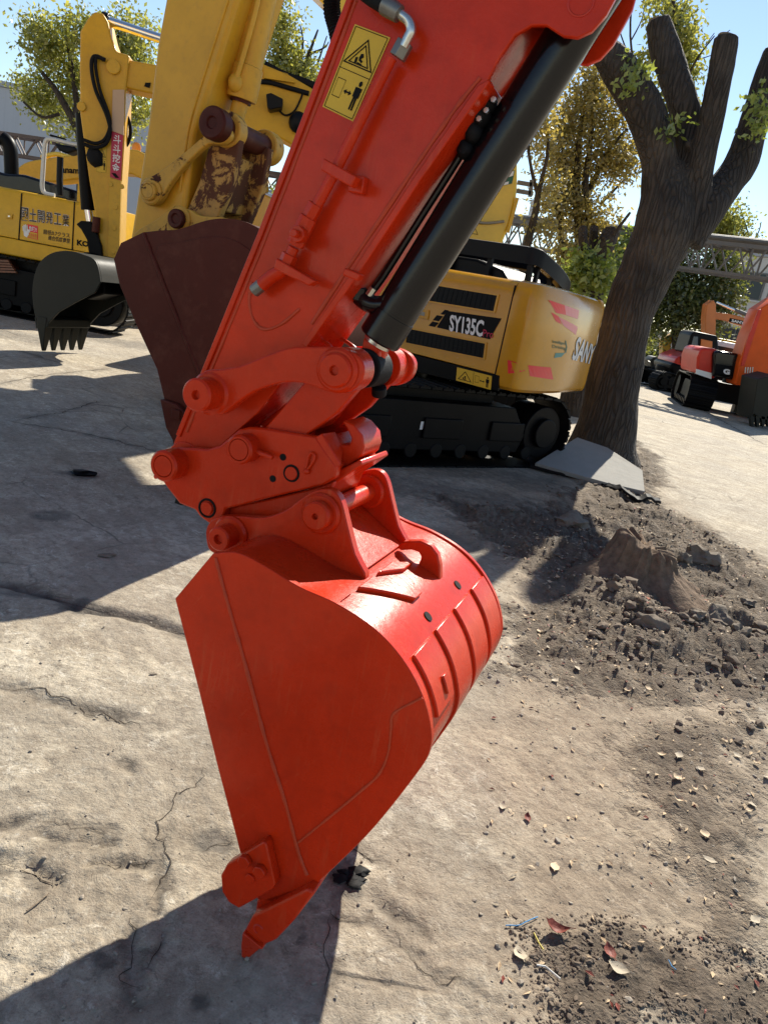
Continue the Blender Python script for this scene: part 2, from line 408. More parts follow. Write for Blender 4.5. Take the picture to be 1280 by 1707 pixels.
def warn_sticker(quad, name, parent, portrait=True, lift=0.0015):
    mb = MB(); f0 = quad_map(quad, lift); mb.mi = 0; mb.uvpoly(f0, [(0, 0), (1, 0), (1, 1), (0, 1)])
    mb.mi = 1; f = quad_map(quad, lift + 0.0012)
    if portrait:
        fr = [(0.05, 0.02), (0.95, 0.02), (0.95, 0.98), (0.05, 0.98)]
        for i in range(4):
            a, b = fr[i], fr[(i + 1) % 4]
            t = 0.018 if i % 2 else 0.008
            if i % 2 == 0: mb.uvpoly(f, [(a[0], a[1] - t / 2), (b[0], b[1] - t / 2), (b[0], b[1] + t / 2), (a[0], a[1] + t / 2)])
            else: mb.uvpoly(f, [(a[0] - t / 2, a[1]), (a[0] + t / 2, a[1]), (b[0] + t / 2, b[1]), (b[0] - t / 2, b[1])])
        mb.uvpoly(f, [(0.05, 0.496), (0.95, 0.496), (0.95, 0.504), (0.05, 0.504)])
        ring_poly(mb, f, [(0.5, 0.10), (0.93, 0.43), (0.07, 0.43)], 0.13)
        ring_poly(mb, f, [(0.5, 0.165), (0.80, 0.405), (0.20, 0.405)], 0.16)
        picto_hit(mb, f, 0.5, 0.335, 0.32, 0.13)
        ring_poly(mb, f, [(0.12, 0.61), (0.36, 0.61), (0.36, 0.83), (0.12, 0.83)], 0.07)
        mb.uvpoly(f, [(0.40, 0.73), (0.48, 0.70), (0.48, 0.72), (0.56, 0.72), (0.56, 0.70), (0.64, 0.73), (0.56, 0.76), (0.56, 0.74), (0.48, 0.74), (0.48, 0.76)])
        picto_man(mb, f, 0.78, 0.73, 0.30, 0.34)
    else:
        mb.uvpoly(f, [(0.485, 0.05), (0.495, 0.05), (0.495, 0.95), (0.485, 0.95)])
        ring_poly(mb, f, [(0.25, 0.15), (0.45, 0.85), (0.05, 0.85)], 0.18)
        picto_hit(mb, f, 0.25, 0.65, 0.14, 0.3)
        ring_poly(mb, f, [(0.54, 0.25), (0.65, 0.25), (0.65, 0.75), (0.54, 0.75)], 0.1)
        mb.uvpoly(f, [(0.67, 0.55), (0.71, 0.47), (0.71, 0.53), (0.77, 0.53), (0.77, 0.47), (0.81, 0.55), (0.77, 0.63), (0.77, 0.57), (0.71, 0.57), (0.71, 0.63)])
        picto_man(mb, f, 0.89, 0.53, 0.14, 0.75)
    return mb.build(name, ['decal', 'ink'], parent, smooth=0, recalc=False)
# ================================================================== FOREGROUND ORANGE EXCAVATOR ARM AND BUCKET
G = Rig(gnd(410, 1590), (0.9501, -0.3119))
root = G.root('excavator', 'freshly painted orange-red excavator arm and bucket resting on the concrete in the foreground', 'excavator')
NW, BW = 0.0, 0.70                                 # near and far side of the bucket
def bucket_shell(rig, shell_px, inner_px, w0, w1, th, mat, parent, name='bucket', proud=0.006, plate=0.018):
    """shell_px: outer back from hinge to lip (near plane), inner_px: mouth edge back up to the hinge"""
    sh = cr(rig.P(shell_px, w0), 5)
    mouth = rig.P(inner_px, w0)
    mb = MB()
    # side plates stand a little proud of the shell
    c = np.mean(np.array(sh), axis=0)
    outl = []
    for p in sh:
        d = np.array(p) - c; d /= np.linalg.norm(d); outl.append((p[0] + d[0] * proud, p[1] + d[1] * proud))
    for a, b in ((w0, w0 + plate), (w1 - plate, w1)): mb.prism(outl + mouth, a, b)
    # rolled back plate
    inn = []
    for i, p in enumerate(sh):
        a = np.array(sh[max(i - 1, 0)]); b = np.array(sh[min(i + 1, len(sh) - 1)]); t = b - a; t /= np.linalg.norm(t)
        inn.append((p[0] - abs(th) * -t[1] * -1, p[1] - abs(th) * t[0] * 1) if False else (p[0] + t[1] * th, p[1] - t[0] * th))
    r0 = [[(p[0], w0 + plate, p[1]), (p[0], w1 - plate, p[1]), (q[0], w1 - plate, q[1]), (q[0], w0 + plate, q[1])] for p, q in zip(sh, inn)]
    mb.loft(r0)
    o = mb.build(name, mat, parent, bevel=0.002)
    return o, sh
shell_px = [(358, 926), (398, 925), (440, 945), (500, 982), (560, 1010), (620, 1050), (665, 1098), (699, 1158), (714, 1215), (711, 1252), (690, 1288), (622, 1376), (560, 1440), (515, 1482)]
mouth_px = [(470, 1505), (430, 1500), (405, 1440), (395, 1400), (362, 1275), (330, 1145), (292, 998)]
bucket, shell = bucket_shell(G, shell_px, mouth_px, NW, BW, 0.014, 'red', root)

def shell_at(t):
    """point and outward normal on the back plate, t = index"""
    i = int(min(max(t, 0), len(shell) - 1.001)); f = t - i
    p = np.array(shell[i]) * (1 - f) + np.array(shell[i + 1]) * f
    a = np.array(shell[max(i - 1, 0)]); b = np.array(shell[min(i + 2, len(shell) - 1)]); tt = b - a; tt /= np.linalg.norm(tt)
    return p, np.array((-tt[1], tt[0]))
def shell_find(pa, pz): return min(range(len(shell)), key=lambda i: (shell[i][0] - pa) ** 2 + (shell[i][1] - pz) ** 2)
def shell_pick(px, py):
    """where the view through a pixel meets the back plate: (t, w)"""
    best = None
    for i in range(20, len(shell) - 12):
        for w in np.linspace(0, BW, 71):
            p, n = shell_at(i); x, y = proj(G.O + G.A * p[0] + G.W * w + Vector((0, 0, p[1])))
            d = (x - px) ** 2 + (y - py) ** 2
            if best is None or d < best[0]: best = (d, i, w)
    return best[1], best[2]
def wear_plate(t0, t1, w0, w1, th, name='wear_strip', step=1.0, mat='red'):
    mb = MB(); rings = []
    for t in np.linspace(t0, t1, max(3, int((t1 - t0) / step))):
        p, n = shell_at(t); q = p + n * th; p = p - n * 0.003
        rings.append([(p[0], w0, p[1]), (p[0], w1, p[1]), (q[0], w1, q[1]), (q[0], w0, q[1])])
    mb.loft(rings); return mb.build(name, mat, bucket, bevel=0.003)
tops = [(683, 1093), (720, 1048), (755, 1018), (783, 985)]
starts = [shell_pick(*p) for p in tops]
for k, (t, wv) in enumerate(starts):
    w_next = starts[k + 1][1] - 0.035 if k < 3 else BW - 0.03
    wear_plate(t, len(shell) - 14 if k else t + 9, wv, max(w_next, wv + 0.05), 0.0075)
# short scar weld low on the first strip, holes in the plate
t, wv = shell_pick(737, 1140); wear_plate(t - 1.3, t + 1.3, wv - 0.012, wv + 0.012, 0.014, 'weld_patch')
for q in ((712, 1027), (763, 976), (818, 1055)):
    t, wv = shell_pick(*q); p, n = shell_at(t); a = Vector((p[0], wv, p[1])); nn = Vector((n[0], 0, n[1]))
    MB().cyl(a - nn * 0.002, a + nn * 0.0025, 0.013, 16).build('drain_hole', 'ink', bucket)
# pads on top of the back plate, and the lifting hook between them
def pad(corners, th, name='top_pad'):
    C4 = [np.array(shell_pick(*c), float) for c in corners]; mb = MB(); rings = []
    for u in np.linspace(0, 1, 9):
        a = C4[0] * (1 - u) + C4[3] * u; b = C4[1] * (1 - u) + C4[2] * u; pa, na = shell_at(a[0]); pb, nb = shell_at(b[0]); qa, qb = pa + na * th, pb + nb * th; pa, pb = pa - na * .003, pb - nb * .003
        rings.append([(pa[0], a[1], pa[1]), (pb[0], b[1], pb[1]), (qb[0], b[1], qb[1]), (qa[0], a[1], qa[1])])
    mb.loft(rings); return mb.build(name, 'red', bucket, bevel=.003)
pad([(583, 968), (606, 951), (699, 992), (688, 1004)], .011)
pad([(611, 939), (638, 928), (690, 944), (671, 955)], .011)
pad([(524, 968), (548, 952), (556, 956), (532, 973)], .006, 'weld_strip')
# lifting hook: a bent eye plate standing on the back plate
wh = 0.43
hk = MB(); hp = G.P([(661, 912), (672, 903), (700, 902), (718, 910), (729, 925), (733, 944), (733, 966), (733, 992), (712, 983), (668, 958), (680, 951), (696, 943), (702, 930), (698, 921), (686, 917), (668, 918)], wh)
hk.prism(hp, wh, wh + 0.028); hk.build('lifting_hook', 'red', bucket, bevel=0.004)
# bucket ears with pin bosses
ear_px = [(344, 900), (344, 882), (352, 868), (368, 861), (400, 861), (440, 863), (475, 851), (500, 833), (522, 819), (545, 815), (560, 822), (570, 840), (580, 880), (592, 925), (609, 966), (560, 968), (500, 950), (440, 930), (400, 945), (372, 930), (350, 918)]
EW = 0.185
ear = cr(G.P(ear_px, EW), 3, True)
for e0 in (EW, 0.485):
    eb = MB(); eb.prism(ear, e0, e0 + 0.028); eo = eb.build('bucket_ear', 'red', bucket, bevel=0.003)
def boss(c, w0, w1, r, name, parent, hole=0.0, mat='red', chamfer=0.12, groove=0.0):
    """pin boss: stepped, chamfered cylinder from the plate (w0) towards the viewer (w1)"""
    mb = MB(); a, z = c; d = 1 if w1 > w0 else -1; h = abs(w1 - w0)
    prof = [(r * 1.0, 0), (r, h - r * chamfer), (r * (1 - chamfer), h)]
    if hole: prof += [(hole * 1.15, h), (hole, h - 0.004), (hole * 0.9, h - 0.012)]
    if groove: prof = prof[:3] + [(groove * 1.05, h), (groove * 1.0, h - 0.005), (groove * 0.95, h)]
    rings = [[(a + rr * math.cos(t), w0 + d * hh, z + rr * math.sin(t)) for t in np.linspace(0, 2 * math.pi, 32, endpoint=False)] for rr, hh in prof]
    mb.loft(rings); return mb.build(name, mat, parent, smooth=30)
def cen(px, py, w): v = G.L(px, py, w); return (v.x, v.z)
rear = cen(536, 856, EW); front = cen(386, 890, EW)
boss(rear, EW + .002, EW - 0.012, 0.050, 'pin_collar', bucket); boss(rear, EW, EW - 0.036, 0.035, 'pin_boss', bucket, hole=0.007)
boss(front, EW + .002, EW - 0.012, 0.047, 'pin_collar', bucket); boss(front, EW, EW - 0.060, 0.030, 'pin_boss', bucket, hole=0.011)
for c in (rear, front):
    MB().cyl((c[0], EW - 0.01, c[1]), (c[0], 0.56, c[1]), 0.024, 20).build('bucket_pin', 'red', bucket)
boss(rear, 0.512, 0.535, 0.050, 'pin_collar', bucket)
boss(rear, 0.486, 0.47, 0.046, 'pin_collar', bucket)
# torque plate between the ears
tq = MB(); tq.prism(G.P([(440, 905), (520, 880), (600, 958), (560, 975), (500, 965)], EW), EW + 0.03, 0.484); tq.build('torque_plate', 'red', bucket, bevel=0.003)
# weld beads on the near side plate
def bead(px_list, r=0.005, w=-0.001, name='weld_bead', parent=None, n=8):
    P = [G.L(x, y, w) for x, y in cr(px_list, n)]
    MB().tube(P, [r * random.uniform(0.75, 1.25) for _ in P], 8).build(name, 'redbead', parent or bucket)
bead([(360, 930), (380, 1005), (410, 1110), (445, 1240), (475, 1335), (497, 1418), (512, 1458)], 0.0045)
bead([(497, 1405), (540, 1370), (600, 1320), (632, 1290), (647, 1255), (652, 1215), (656, 1190), (690, 1170), (704, 1163)], 0.0028)
# bottom lip, side cutter, teeth
lip = MB(); lip.prism(G.P([(428, 1502), (522, 1470), (532, 1476), (500, 1512), (448, 1535), (424, 1540)], NW), NW, BW); lip.build('cutting_lip', 'red', bucket, bevel=0.004)
for s0, s1 in ((-0.030, 0.0), (BW, BW + 0.030)):
    mb = MB(); mb.prism(G.P([(372, 1455), (382, 1437), (443, 1399), (447, 1402), (462, 1470), (458, 1478), (402, 1510), (385, 1500), (374, 1482)], -0.02), s0, s1)
    cut = mb.build('side_cutter', 'red', bucket, bevel=0.006)
    if s0 < 0:
        for q in ((411, 1432), (436, 1449)):
            v = G.L(q[0], q[1], -0.03)
            hx = [(v.x + 0.017 * math.cos(t), v.z + 0.017 * math.sin(t)) for t in np.linspace(0.3, 0.3 + 2 * math.pi, 6, endpoint=False)]
            MB().prism(hx, -0.031, -0.045).build('cutter_bolt', 'red', cut, bevel=0.002)
        v = G.L(418, 1463, -0.03)
        MB().cyl((v.x, -0.03, v.z), (v.x, -0.036, v.z), 0.012, 16).build('cutter_bolt', 'red', cut, bevel=0.001)
tooth_px = dict(adapter=[(523, 1466), (535, 1474), (500, 1520), (470, 1552), (452, 1560), (420, 1535), (432, 1512), (500, 1478)],
                tip=[(416, 1539), (449, 1567), (438, 1574), (413, 1597), (406, 1593), (409, 1566)])
for k in range(5):
    wc = 0.012 + k * (BW - 0.024) / 4
    ad = G.P(tooth_px['adapter'], 0.0); tp = G.P(tooth_px['tip'], 0.0)
    mb = MB(); hw = 0.045
    mb.prism(ad, wc - hw, wc + hw); mb.prism(G.P([(424, 1532), (446, 1552), (440, 1562), (417, 1543)], 0.0), wc - hw * .8, wc + hw * .8); to = mb.build('tooth', 'red', bucket, bevel=0.006)
    mb = MB(); ww = [hw * 1.02, hw * 1.02, hw * 0.7, hw * 0.5, hw * 0.5, hw * 0.75]
    A = [(p[0], wc - q, p[1]) for p, q in zip(tp, ww)]; B = [(p[0], wc + q, p[1]) for p, q in zip(tp, ww)]
    mb.loft([A, B]); mb.build('tooth_cap', 'red', to, bevel=0.004)
    if k == 0:
        v = G.L(431, 1549, wc - hw)
        MB().tube([(v.x + 0.012 * math.cos(t), wc - hw * 0.98 - 0.001, v.z + 0.012 * math.sin(t)) for t in np.linspace(0.6, 4.6, 12)], 0.0025, 6).build('lock_ring', 'redcar', to)

# ---------------------------------------------------------------- quick coupler
CW0, CW1 = 0.213, 0.467
cp_px = [(264, 792), (264, 775), (272, 758), (290, 747), (318, 747), (345, 749), (366, 743), (384, 728), (398, 716), (415, 712), (440, 714), (526, 728), (546, 757), (561, 778), (558, 797), (540, 808), (500, 818), (440, 832), (400, 843), (376, 848), (372, 862), (350, 874), (334, 862), (325, 850), (300, 840), (280, 815)]
cpl = MB(); cpp = G.P(cp_px, CW0)
cpl.prism(cpp, CW0, CW0 + 0.028); cpl.prism(cpp, CW1 - 0.028, CW1)
coupler = cpl.build('quick_coupler', 'red', root, bevel=0.005)
cb = MB(); cb.prism(G.P([(400, 800), (420, 745), (520, 738), (556, 780), (552, 800), (500, 813), (440, 826)], CW0), CW0 + 0.03, CW1 - 0.03)
cb.build('coupler_body', 'red', coupler, bevel=0.004)
mb = MB(); mb.prism(G.P([(338, 852), (372, 850), (440, 836), (505, 820), (548, 806), (530, 850), (500, 868), (430, 884), (372, 892), (345, 880)], CW0), CW0 + .03, CW1 - .03); mb.build('coupler_jaw', 'red', coupler, bevel=.004)
for pts, a, b in (([(552, 724), (548, 738), (561, 757), (556, 783), (580, 777), (602, 760), (607, 745), (604, 726), (589, 708), (574, 701), (570, 703), (578, 714), (586, 731), (582, 742), (571, 742), (560, 732)], 0.285, 0.405),):
    mb = MB(); mb.prism(G.P(pts, a), a, b); mb.build('coupler_hook', 'red', coupler, bevel=0.004)
mb = MB(); mb.slab([G.L(525, 729, CW0 + .001), G.L(548, 725, 0.285), G.L(561, 757, 0.285), G.L(557, 782, CW0 + .001)], 0.02); mb.build('hook_cheek', 'red', coupler, bevel=0.003)
mb = MB(); mb.prism(G.P([(505, 808), (557, 788), (600, 766), (604, 775), (560, 805), (552, 825), (530, 828)], 0.26), 0.26, 0.44); mb.build('hook_base', 'red', coupler, bevel=0.004)
pinA, pinB = cen(294, 772, CW0), cen(414, 746, CW0)
boss(pinA, CW0 + .002, CW0 - 0.055, 0.040, 'pin_boss', coupler, groove=0.027); boss(pinB, CW0 + .002, CW0 - 0.045, 0.036, 'pin_boss', coupler, groove=0.026)
for c in (pinA, pinB): MB().cyl((c[0], CW0 - .02, c[1]), (c[0], CW1 + 0.05, c[1]), 0.028, 24).build('coupler_pin', 'red', coupler)
for q, r in (((472, 762), 0.0085), ((455, 798), 0.0085)):
    v = G.L(*q, CW0); MB().cyl((v.x, CW0 - 0.0012, v.z), (v.x, CW0 + 0.001, v.z), r, 18).build('bolt_hole', 'ink', coupler)
def ringw(c, w, r, t, name, parent, mat='red'):
    MB().tube([(c[0] + r * math.cos(x), w, c[1] + r * math.sin(x)) for x in np.linspace(0, 2 * math.pi, 33)], t, 6).build(name, mat, parent)
v = G.L(486, 789, CW0); ringw((v.x, v.z), CW0, 0.019, 0.003, 'lock_ring', coupler, 'ink'); MB().cyl((v.x, CW0 - 0.004, v.z), (v.x, CW0 + .01, v.z), 0.0165, 24).build('lock_pin', 'red', coupler, bevel=0.0015)
v = G.L(513, 785, CW0); MB().ball((v.x, CW0 - 0.006, v.z), 0.008, 12).build('lock_knob', 'red', coupler)
MB().tube([G.L(x, y, CW0 - 0.006) for x, y in cr([(512, 783), (518, 776), (523, 766), (524, 759), (519, 755), (514, 762), (512, 772), (510, 782)], 4)], 0.003, 6).build('retainer_clip', 'red', coupler)
v = G.L(346, 847, CW0); ringw((v.x, v.z), CW0 - .001, 0.023, 0.003, 'catch_ring', coupler, 'ink'); MB().cyl((v.x, CW0 - 0.006, v.z), (v.x, CW0 + .01, v.z), 0.017, 24).build('catch_pin', 'red', coupler, bevel=0.0015)
v = G.L(444, 753, CW0); MB().cyl((v.x - .02, CW0 - 0.02, v.z), (v.x + 0.03, CW0 - 0.02, v.z - .004), 0.006, 10).build('grease_nipple', 'red', coupler)
v = G.L(266, 793, CW0 - .02); MB().cyl((v.x, v.y, v.z), (v.x - 0.012, v.y, v.z - .006), 0.006, 10).build('grease_nipple', 'red', coupler)

# ---------------------------------------------------------------- arm
AW0, AW1 = 0.25, 0.435
arm_px = [(640, -210), (610, -90), (580, 0), (505, 200), (432, 390), (385, 505), (330, 640), (290, 738), (286, 772), (300, 790), (322, 790), (352, 758), (430, 688), (498, 600), (540, 538), (600, 452), (700, 301), (800, 158), (832, 96), (858, 58), (885, 42), (910, 42), (938, 60), (962, 63), (986, 52), (1010, 25), (1045, -40), (1090, -210)]
core_px = [(640, -210), (583, 0), (508, 200), (435, 390), (388, 505), (333, 640), (293, 738), (330, 765), (430, 684), (496, 596), (536, 536), (596, 450), (696, 299), (790, 150), (880, 10), (1010, -210)]
ab = MB(); ap = G.P(arm_px, AW0)
ab.prism(ap, AW0, AW0 + 0.014); ab.prism(G.P(core_px, AW0), AW0 + 0.013, AW1)
ab.prism(G.P([(880, -120), (800, 158), (832, 96), (858, 58), (885, 42), (910, 42), (938, 60), (962, 63), (986, 52), (1010, 25), (1045, -40), (1090, -210), (1000, -210)], AW0), 0.408, 0.422)
# cover plates standing out past the side plates along both edges
def edge_plate(pts, w0, w1, out, th):
    P = G.P(pts, AW0); rings = []
    for i, p in enumerate(P):
        a = np.array(P[max(i - 1, 0)]); b = np.array(P[min(i + 1, len(P) - 1)]); t = (b - a) / np.linalg.norm(b - a); n = np.array((t[1], -t[0])) * out
        q = np.array(p); r0 = q - n * 0.002; r1 = q + n * th * min(1.0, .2 + i * .8 if out > 0 else 1.0)
        rings.append([(r0[0], w0, r0[1]), (r0[0], w1, r0[1]), (r1[0], w1, r1[1]), (r1[0], w0, r1[1])])
    ab.loft(rings)
edge_plate([(640, -210), (610, -90), (580, 0), (505, 200), (432, 390), (385, 505), (330, 640), (296, 725)], AW0 - 0.006, AW1 + 0.006, -1, 0.012)
edge_plate([(816, 136), (806, 151), (700, 302), (600, 454), (540, 540), (512, 580)], AW0 - 0.008, AW1 + 0.008, 1, 0.014)
arm = ab.build('arm', 'red', root, bevel=0.003)
MB().cyl((pinA[0], CW0 + 0.033, pinA[1]), (pinA[0], CW1 - 0.033, pinA[1]), 0.052, 28).build('arm_tip_sleeve', 'red', arm, bevel=0.003)
def abead(px, r=0.004, w=AW0): bead(px, r, w, 'weld_bead', arm, 6)
abead([(594, 0), (520, 198), (447, 388), (400, 503), (345, 636), (312, 720)], 0.004)
abead([(800, 130), (760, 180), (690, 282), (590, 432), (520, 540)], 0.005)
abead([(420, 470), (416, 505), (424, 535), (442, 549), (470, 540), (500, 515)], 0.004)
abead([(418, 490), (438, 470)], 0.003)
v = G.L(968, 4, AW0); ringw((v.x, v.z), AW0, 0.024, 0.0025, 'pivot_ring', arm, 'redcar')
warn_sticker([G.L(592, 40.5, AW0), G.L(651, 63, AW0), G.L(589, 203, AW0), G.L(538, 178, AW0)], 'warning_sticker', arm)
# grease / hydraulic line on the near face
PW = AW0 - 0.035
MB().tube([G.L(x, y, PW) for x, y in ((652, 96), (560, 283), (527, 345))], 0.0125, 14).build('hydraulic_line', 'red', arm)
MB().tube([G.L(x, y, PW) for x, y in ((527, 340), (519, 356), (514, 366))], [0.018, 0.018, 0.016], 6).build('line_nut', 'red', arm, bevel=0.002)
mb = MB(); mb.tube([G.L(515, 362, PW), G.L(492, 408, PW)], 0.021, 8); mb.tube([G.L(490, 412, PW), G.L(483, 428, PW)], 0.013, 10); mb.tube([G.L(484, 424, PW), G.L(476, 444, PW)], [0.019, 0.019], 6)
mb.tube([G.L(x, y, PW) for x, y in cr([(478, 440), (468, 452), (452, 462), (436, 476)], 4)], 0.016, 12)
valve = mb.build('stop_valve', 'red', arm, bevel=0.0015)
v = G.L(506, 393, PW); mb = MB(); mb.cyl((v.x, PW - 0.01, v.z), (v.x, PW - 0.034, v.z), 0.019, 8); mb.cyl((v.x, PW - 0.03, v.z), (v.x, PW - 0.05, v.z), 0.010, 6); mb.build('valve_spindle', 'red', valve, bevel=0.002)
MB().tube([G.L(437, 474, PW), G.L(423, 486, PW)], 0.0155, 8).build('plug_cap', 'dullsteel', valve, bevel=0.002)
mb = MB(); mb.slab([G.L(548, 268, PW - .012), G.L(602, 298, PW - .012), G.L(594, 316, PW - .012), G.L(544, 288, PW - .012)], 0.03); cl = mb.build('line_clamp', 'red', arm, bevel=0.003)
v = G.L(560, 284, PW - .012); MB().cyl((v.x, v.y, v.z), (v.x, v.y - 0.01, v.z), 0.011, 6).build('clamp_bolt', 'red', cl, bevel=0.001)
v = G.L(590, 305, PW); MB().box((v.x - .018, PW + .01, v.z - .018), (v.x + .018, AW0, v.z + .018)).build('clamp_foot', 'red', cl, bevel=0.003)
mb = MB(); mb.slab([G.L(470, 432, PW + .004), G.L(535, 470, PW + .004), G.L(524, 478, PW + .004), G.L(466, 450, PW + .004)], 0.028); mb.build('valve_bracket', 'red', arm, bevel=0.003)
# hose end at the top of the line
mb = MB(); mb.tube([G.L(x, y, PW - .01) for x, y in cr([(600, -20), (618, -6), (634, 4), (650, 14)], 4)], 0.017, 12); hs = mb.build('hose', 'rubber', arm)
mb = MB(); mb.tube([G.L(x, y, PW - .01) for x, y in ((640, 8), (652, 15), (666, 24))], [0.019, 0.019, 0.017], 10); mb.build('hose_ferrule', 'dullsteel', hs, bevel=.001)
mb = MB(); mb.tube([G.L(x, y, PW - .008) for x, y in cr([(664, 22), (680, 34), (685, 50), (678, 66), (672, 78)], 5)], 0.0105, 12); mb.build('hose_elbow', 'steel', hs)
mb = MB(); mb.tube([G.L(676, 70, PW), G.L(662, 96, PW)], 0.0185, 6); mb.build('hose_nut', 'dullsteel', hs, bevel=.0015)
# corrugated conduit behind the arm's edge
P = [G.L(x, y, 0.42) for x, y in cr([(566, -60), (556, -20), (553, 15), (560, 45), (566, 75)], 24)]
MB().tube(P, [0.019 + 0.0022 * math.sin(i * 1.6) for i in range(len(P))], 12).build('corrugated_conduit', 'rubber', arm)

# ---------------------------------------------------------------- guide links, bucket link
p2, p3 = cen(352, 654, AW0), cen(562, 618, 0.17)
gl_px = [(346, 617), (365, 616), (400, 610), (440, 594), (480, 580), (520, 578), (560, 579), (592, 590), (607, 612), (600, 640), (575, 655), (545, 652), (512, 640), (480, 637), (450, 643), (420, 655), (395, 672), (372, 690), (352, 690), (330, 676), (322, 650), (330, 628)]
glp = cr(G.P(gl_px, 0.165), 3, True)
for a, b in ((0.165, 0.197), (0.503, 0.535)):
    mb = MB(); mb.prism(glp, a, b); gl = mb.build('guide_link', 'red', root, bevel=0.004)
    if a < 0.3:
        c2 = cen(350, 656, 0.165); c3 = cen(563, 617, 0.165)
        boss(c2, a + .002, a - 0.006, 0.052, 'pin_collar', gl); boss(c2, a, a - 0.058, 0.039, 'pin_boss', gl, hole=0.010)
        boss(c3, a + .002, a - 0.010, 0.050, 'pin_collar', gl); boss(c3, a, a - 0.020, 0.039, 'pin_boss', gl, hole=0.010)
    else:
        boss(c3, b, b + 0.03, 0.046, 'pin_boss', gl); boss(c2, b, b + 0.04, 0.039, 'pin_boss', gl)
MB().cyl((c2[0], 0.16, c2[1]), (c2[0], 0.54, c2[1]), 0.043, 28).build('guide_pin', 'red', arm)
bl = MB(); blp = G.P([(505, 640), (560, 585), (600, 600), (604, 640), (560, 690), (498, 734), (440, 770), (405, 775), (395, 750), (410, 730), (440, 715)], 0.235)
bl.prism(blp, 0.235, 0.262); bl.prism(blp, 0.438, 0.465)
bl.prism(G.P([(520, 650), (560, 640), (500, 720), (460, 735)], 0.235), 0.262, 0.438)
blink = bl.build('bucket_link', 'red', root, bevel=0.004)
c3 = (c3[0], c3[1])
MB().cyl((c3[0], 0.197, c3[1]), (c3[0], 0.262, c3[1]), 0.050, 28).build('link_sleeve', 'red', blink, bevel=0.002)
MB().cyl((c3[0], 0.438, c3[1]), (c3[0], 0.503, c3[1]), 0.050, 28).build('link_sleeve', 'red', blink, bevel=0.002)
MB().cyl((c3[0], 0.16, c3[1]), (c3[0], 0.54, c3[1]), 0.030, 24).build('link_pin', 'red', blink)
MB().tube([(c3[0] + .02, 0.39, c3[1] - 0.045), (c3[0] + .02, 0.40, c3[1] - 0.066)], 0.019, 12).build('grease_cap', 'rubber', blink, bevel=.002)
for w_ in (0.30, 0.40):
    P = [G.L(x, y, w_) for x, y in cr([(520, 562), (540, 570), (552, 580), (556, 600)] if w_ < 0.35 else [(560, 560), (585, 575), (596, 588), (600, 610)], 5)]
    MB().tube(P, 0.005, 8).build('grease_hose', 'red', arm)
# hoses running down inside the linkage
for q in ([(540, 620), (490, 670), (440, 710)], [(470, 640), (440, 690), (405, 745)]):
    MB().tube([G.L(x, y, 0.35) for x, y in cr(q, 5)], 0.010, 10).build('hydraulic_line', 'red', arm)

# ---------------------------------------------------------------- bucket cylinder
XW = 0.35
cyl = empty('bucket_cylinder', (0, 0, 0)); cyl.parent = root
B0 = G.L(632, 566, XW); B1 = G.L(950, 58, XW); ax = (B1 - B0).normalized()
bt = MB(); r = 0.051
bt.tube([B0, B0 + ax * 0.004, B0 + ax * 0.07, B0 + ax * 0.0705, B0 + ax * 0.076, B0 + ax * 0.0765, B1, B1 + ax * 0.14], [r * .97, r * 1.03, r * 1.03, r * .985, r * .985, r, r, r], 40)
bt.build('barrel', 'blackgloss', cyl, smooth=30)
rc = Vector((c3[0], XW, c3[1]))
MB().tube([rc, B0 + ax * 0.002], 0.030, 24).build('rod', 'red', cyl)
MB().cyl((rc.x, XW - 0.045, rc.z), (rc.x, XW + 0.045, rc.z), 0.047, 28).build('rod_eye', 'rubber', cyl, bevel=0.004)
mb = MB(); d2 = Vector((ax.z, 0, -ax.x)) * 0.026
q0 = rc + ax * 0.02; q1 = B0 - ax * 0.012
mb.loft([[q0 + d2 + Vector((0, -.03, 0)), q0 - d2 + Vector((0, -.03, 0)), q0 - d2 + Vector((0, .03, 0)), q0 + d2 + Vector((0, .03, 0))], [q1 + d2 + Vector((0, -.03, 0)), q1 - d2 + Vector((0, -.03, 0)), q1 - d2 + Vector((0, .03, 0)), q1 + d2 + Vector((0, .03, 0))]])
mb.build('rod_clevis', 'red', cyl, bevel=0.004)
MB().tube([B0 - ax * 0.012, B0 - ax * 0.004], 0.034, 20).build('rod_wiper', 'steel', cyl)
for off, w_ in ((0.0, 0.335), (0.02, 0.365)):
    P = [G.L(x, y, w_) for x, y in cr([(806 - off * 300, 190), (770 - off * 300, 255), (700 - off * 400, 365), (640 - off * 400, 460), (612, 496)], 6)]
    MB().tube(P, 0.0085, 12).build('steel_pipe', 'blackgloss', cyl)
mb = MB(); mb.tube([G.L(x, y, XW - .02) for x, y in cr([(596, 486), (604, 498), (622, 508), (644, 508)], 5)], 0.022, 14); mb.tube([G.L(600, 478, XW - .02), G.L(594, 500, XW - .02)], 0.026, 14); mb.build('pipe_elbow', 'blackgloss', cyl, bevel=.002)
MB().tube([G.L(622, 480, XW - .03), G.L(614, 492, XW - .03)], 0.009, 6).build('bleed_screw', 'steel', cyl)
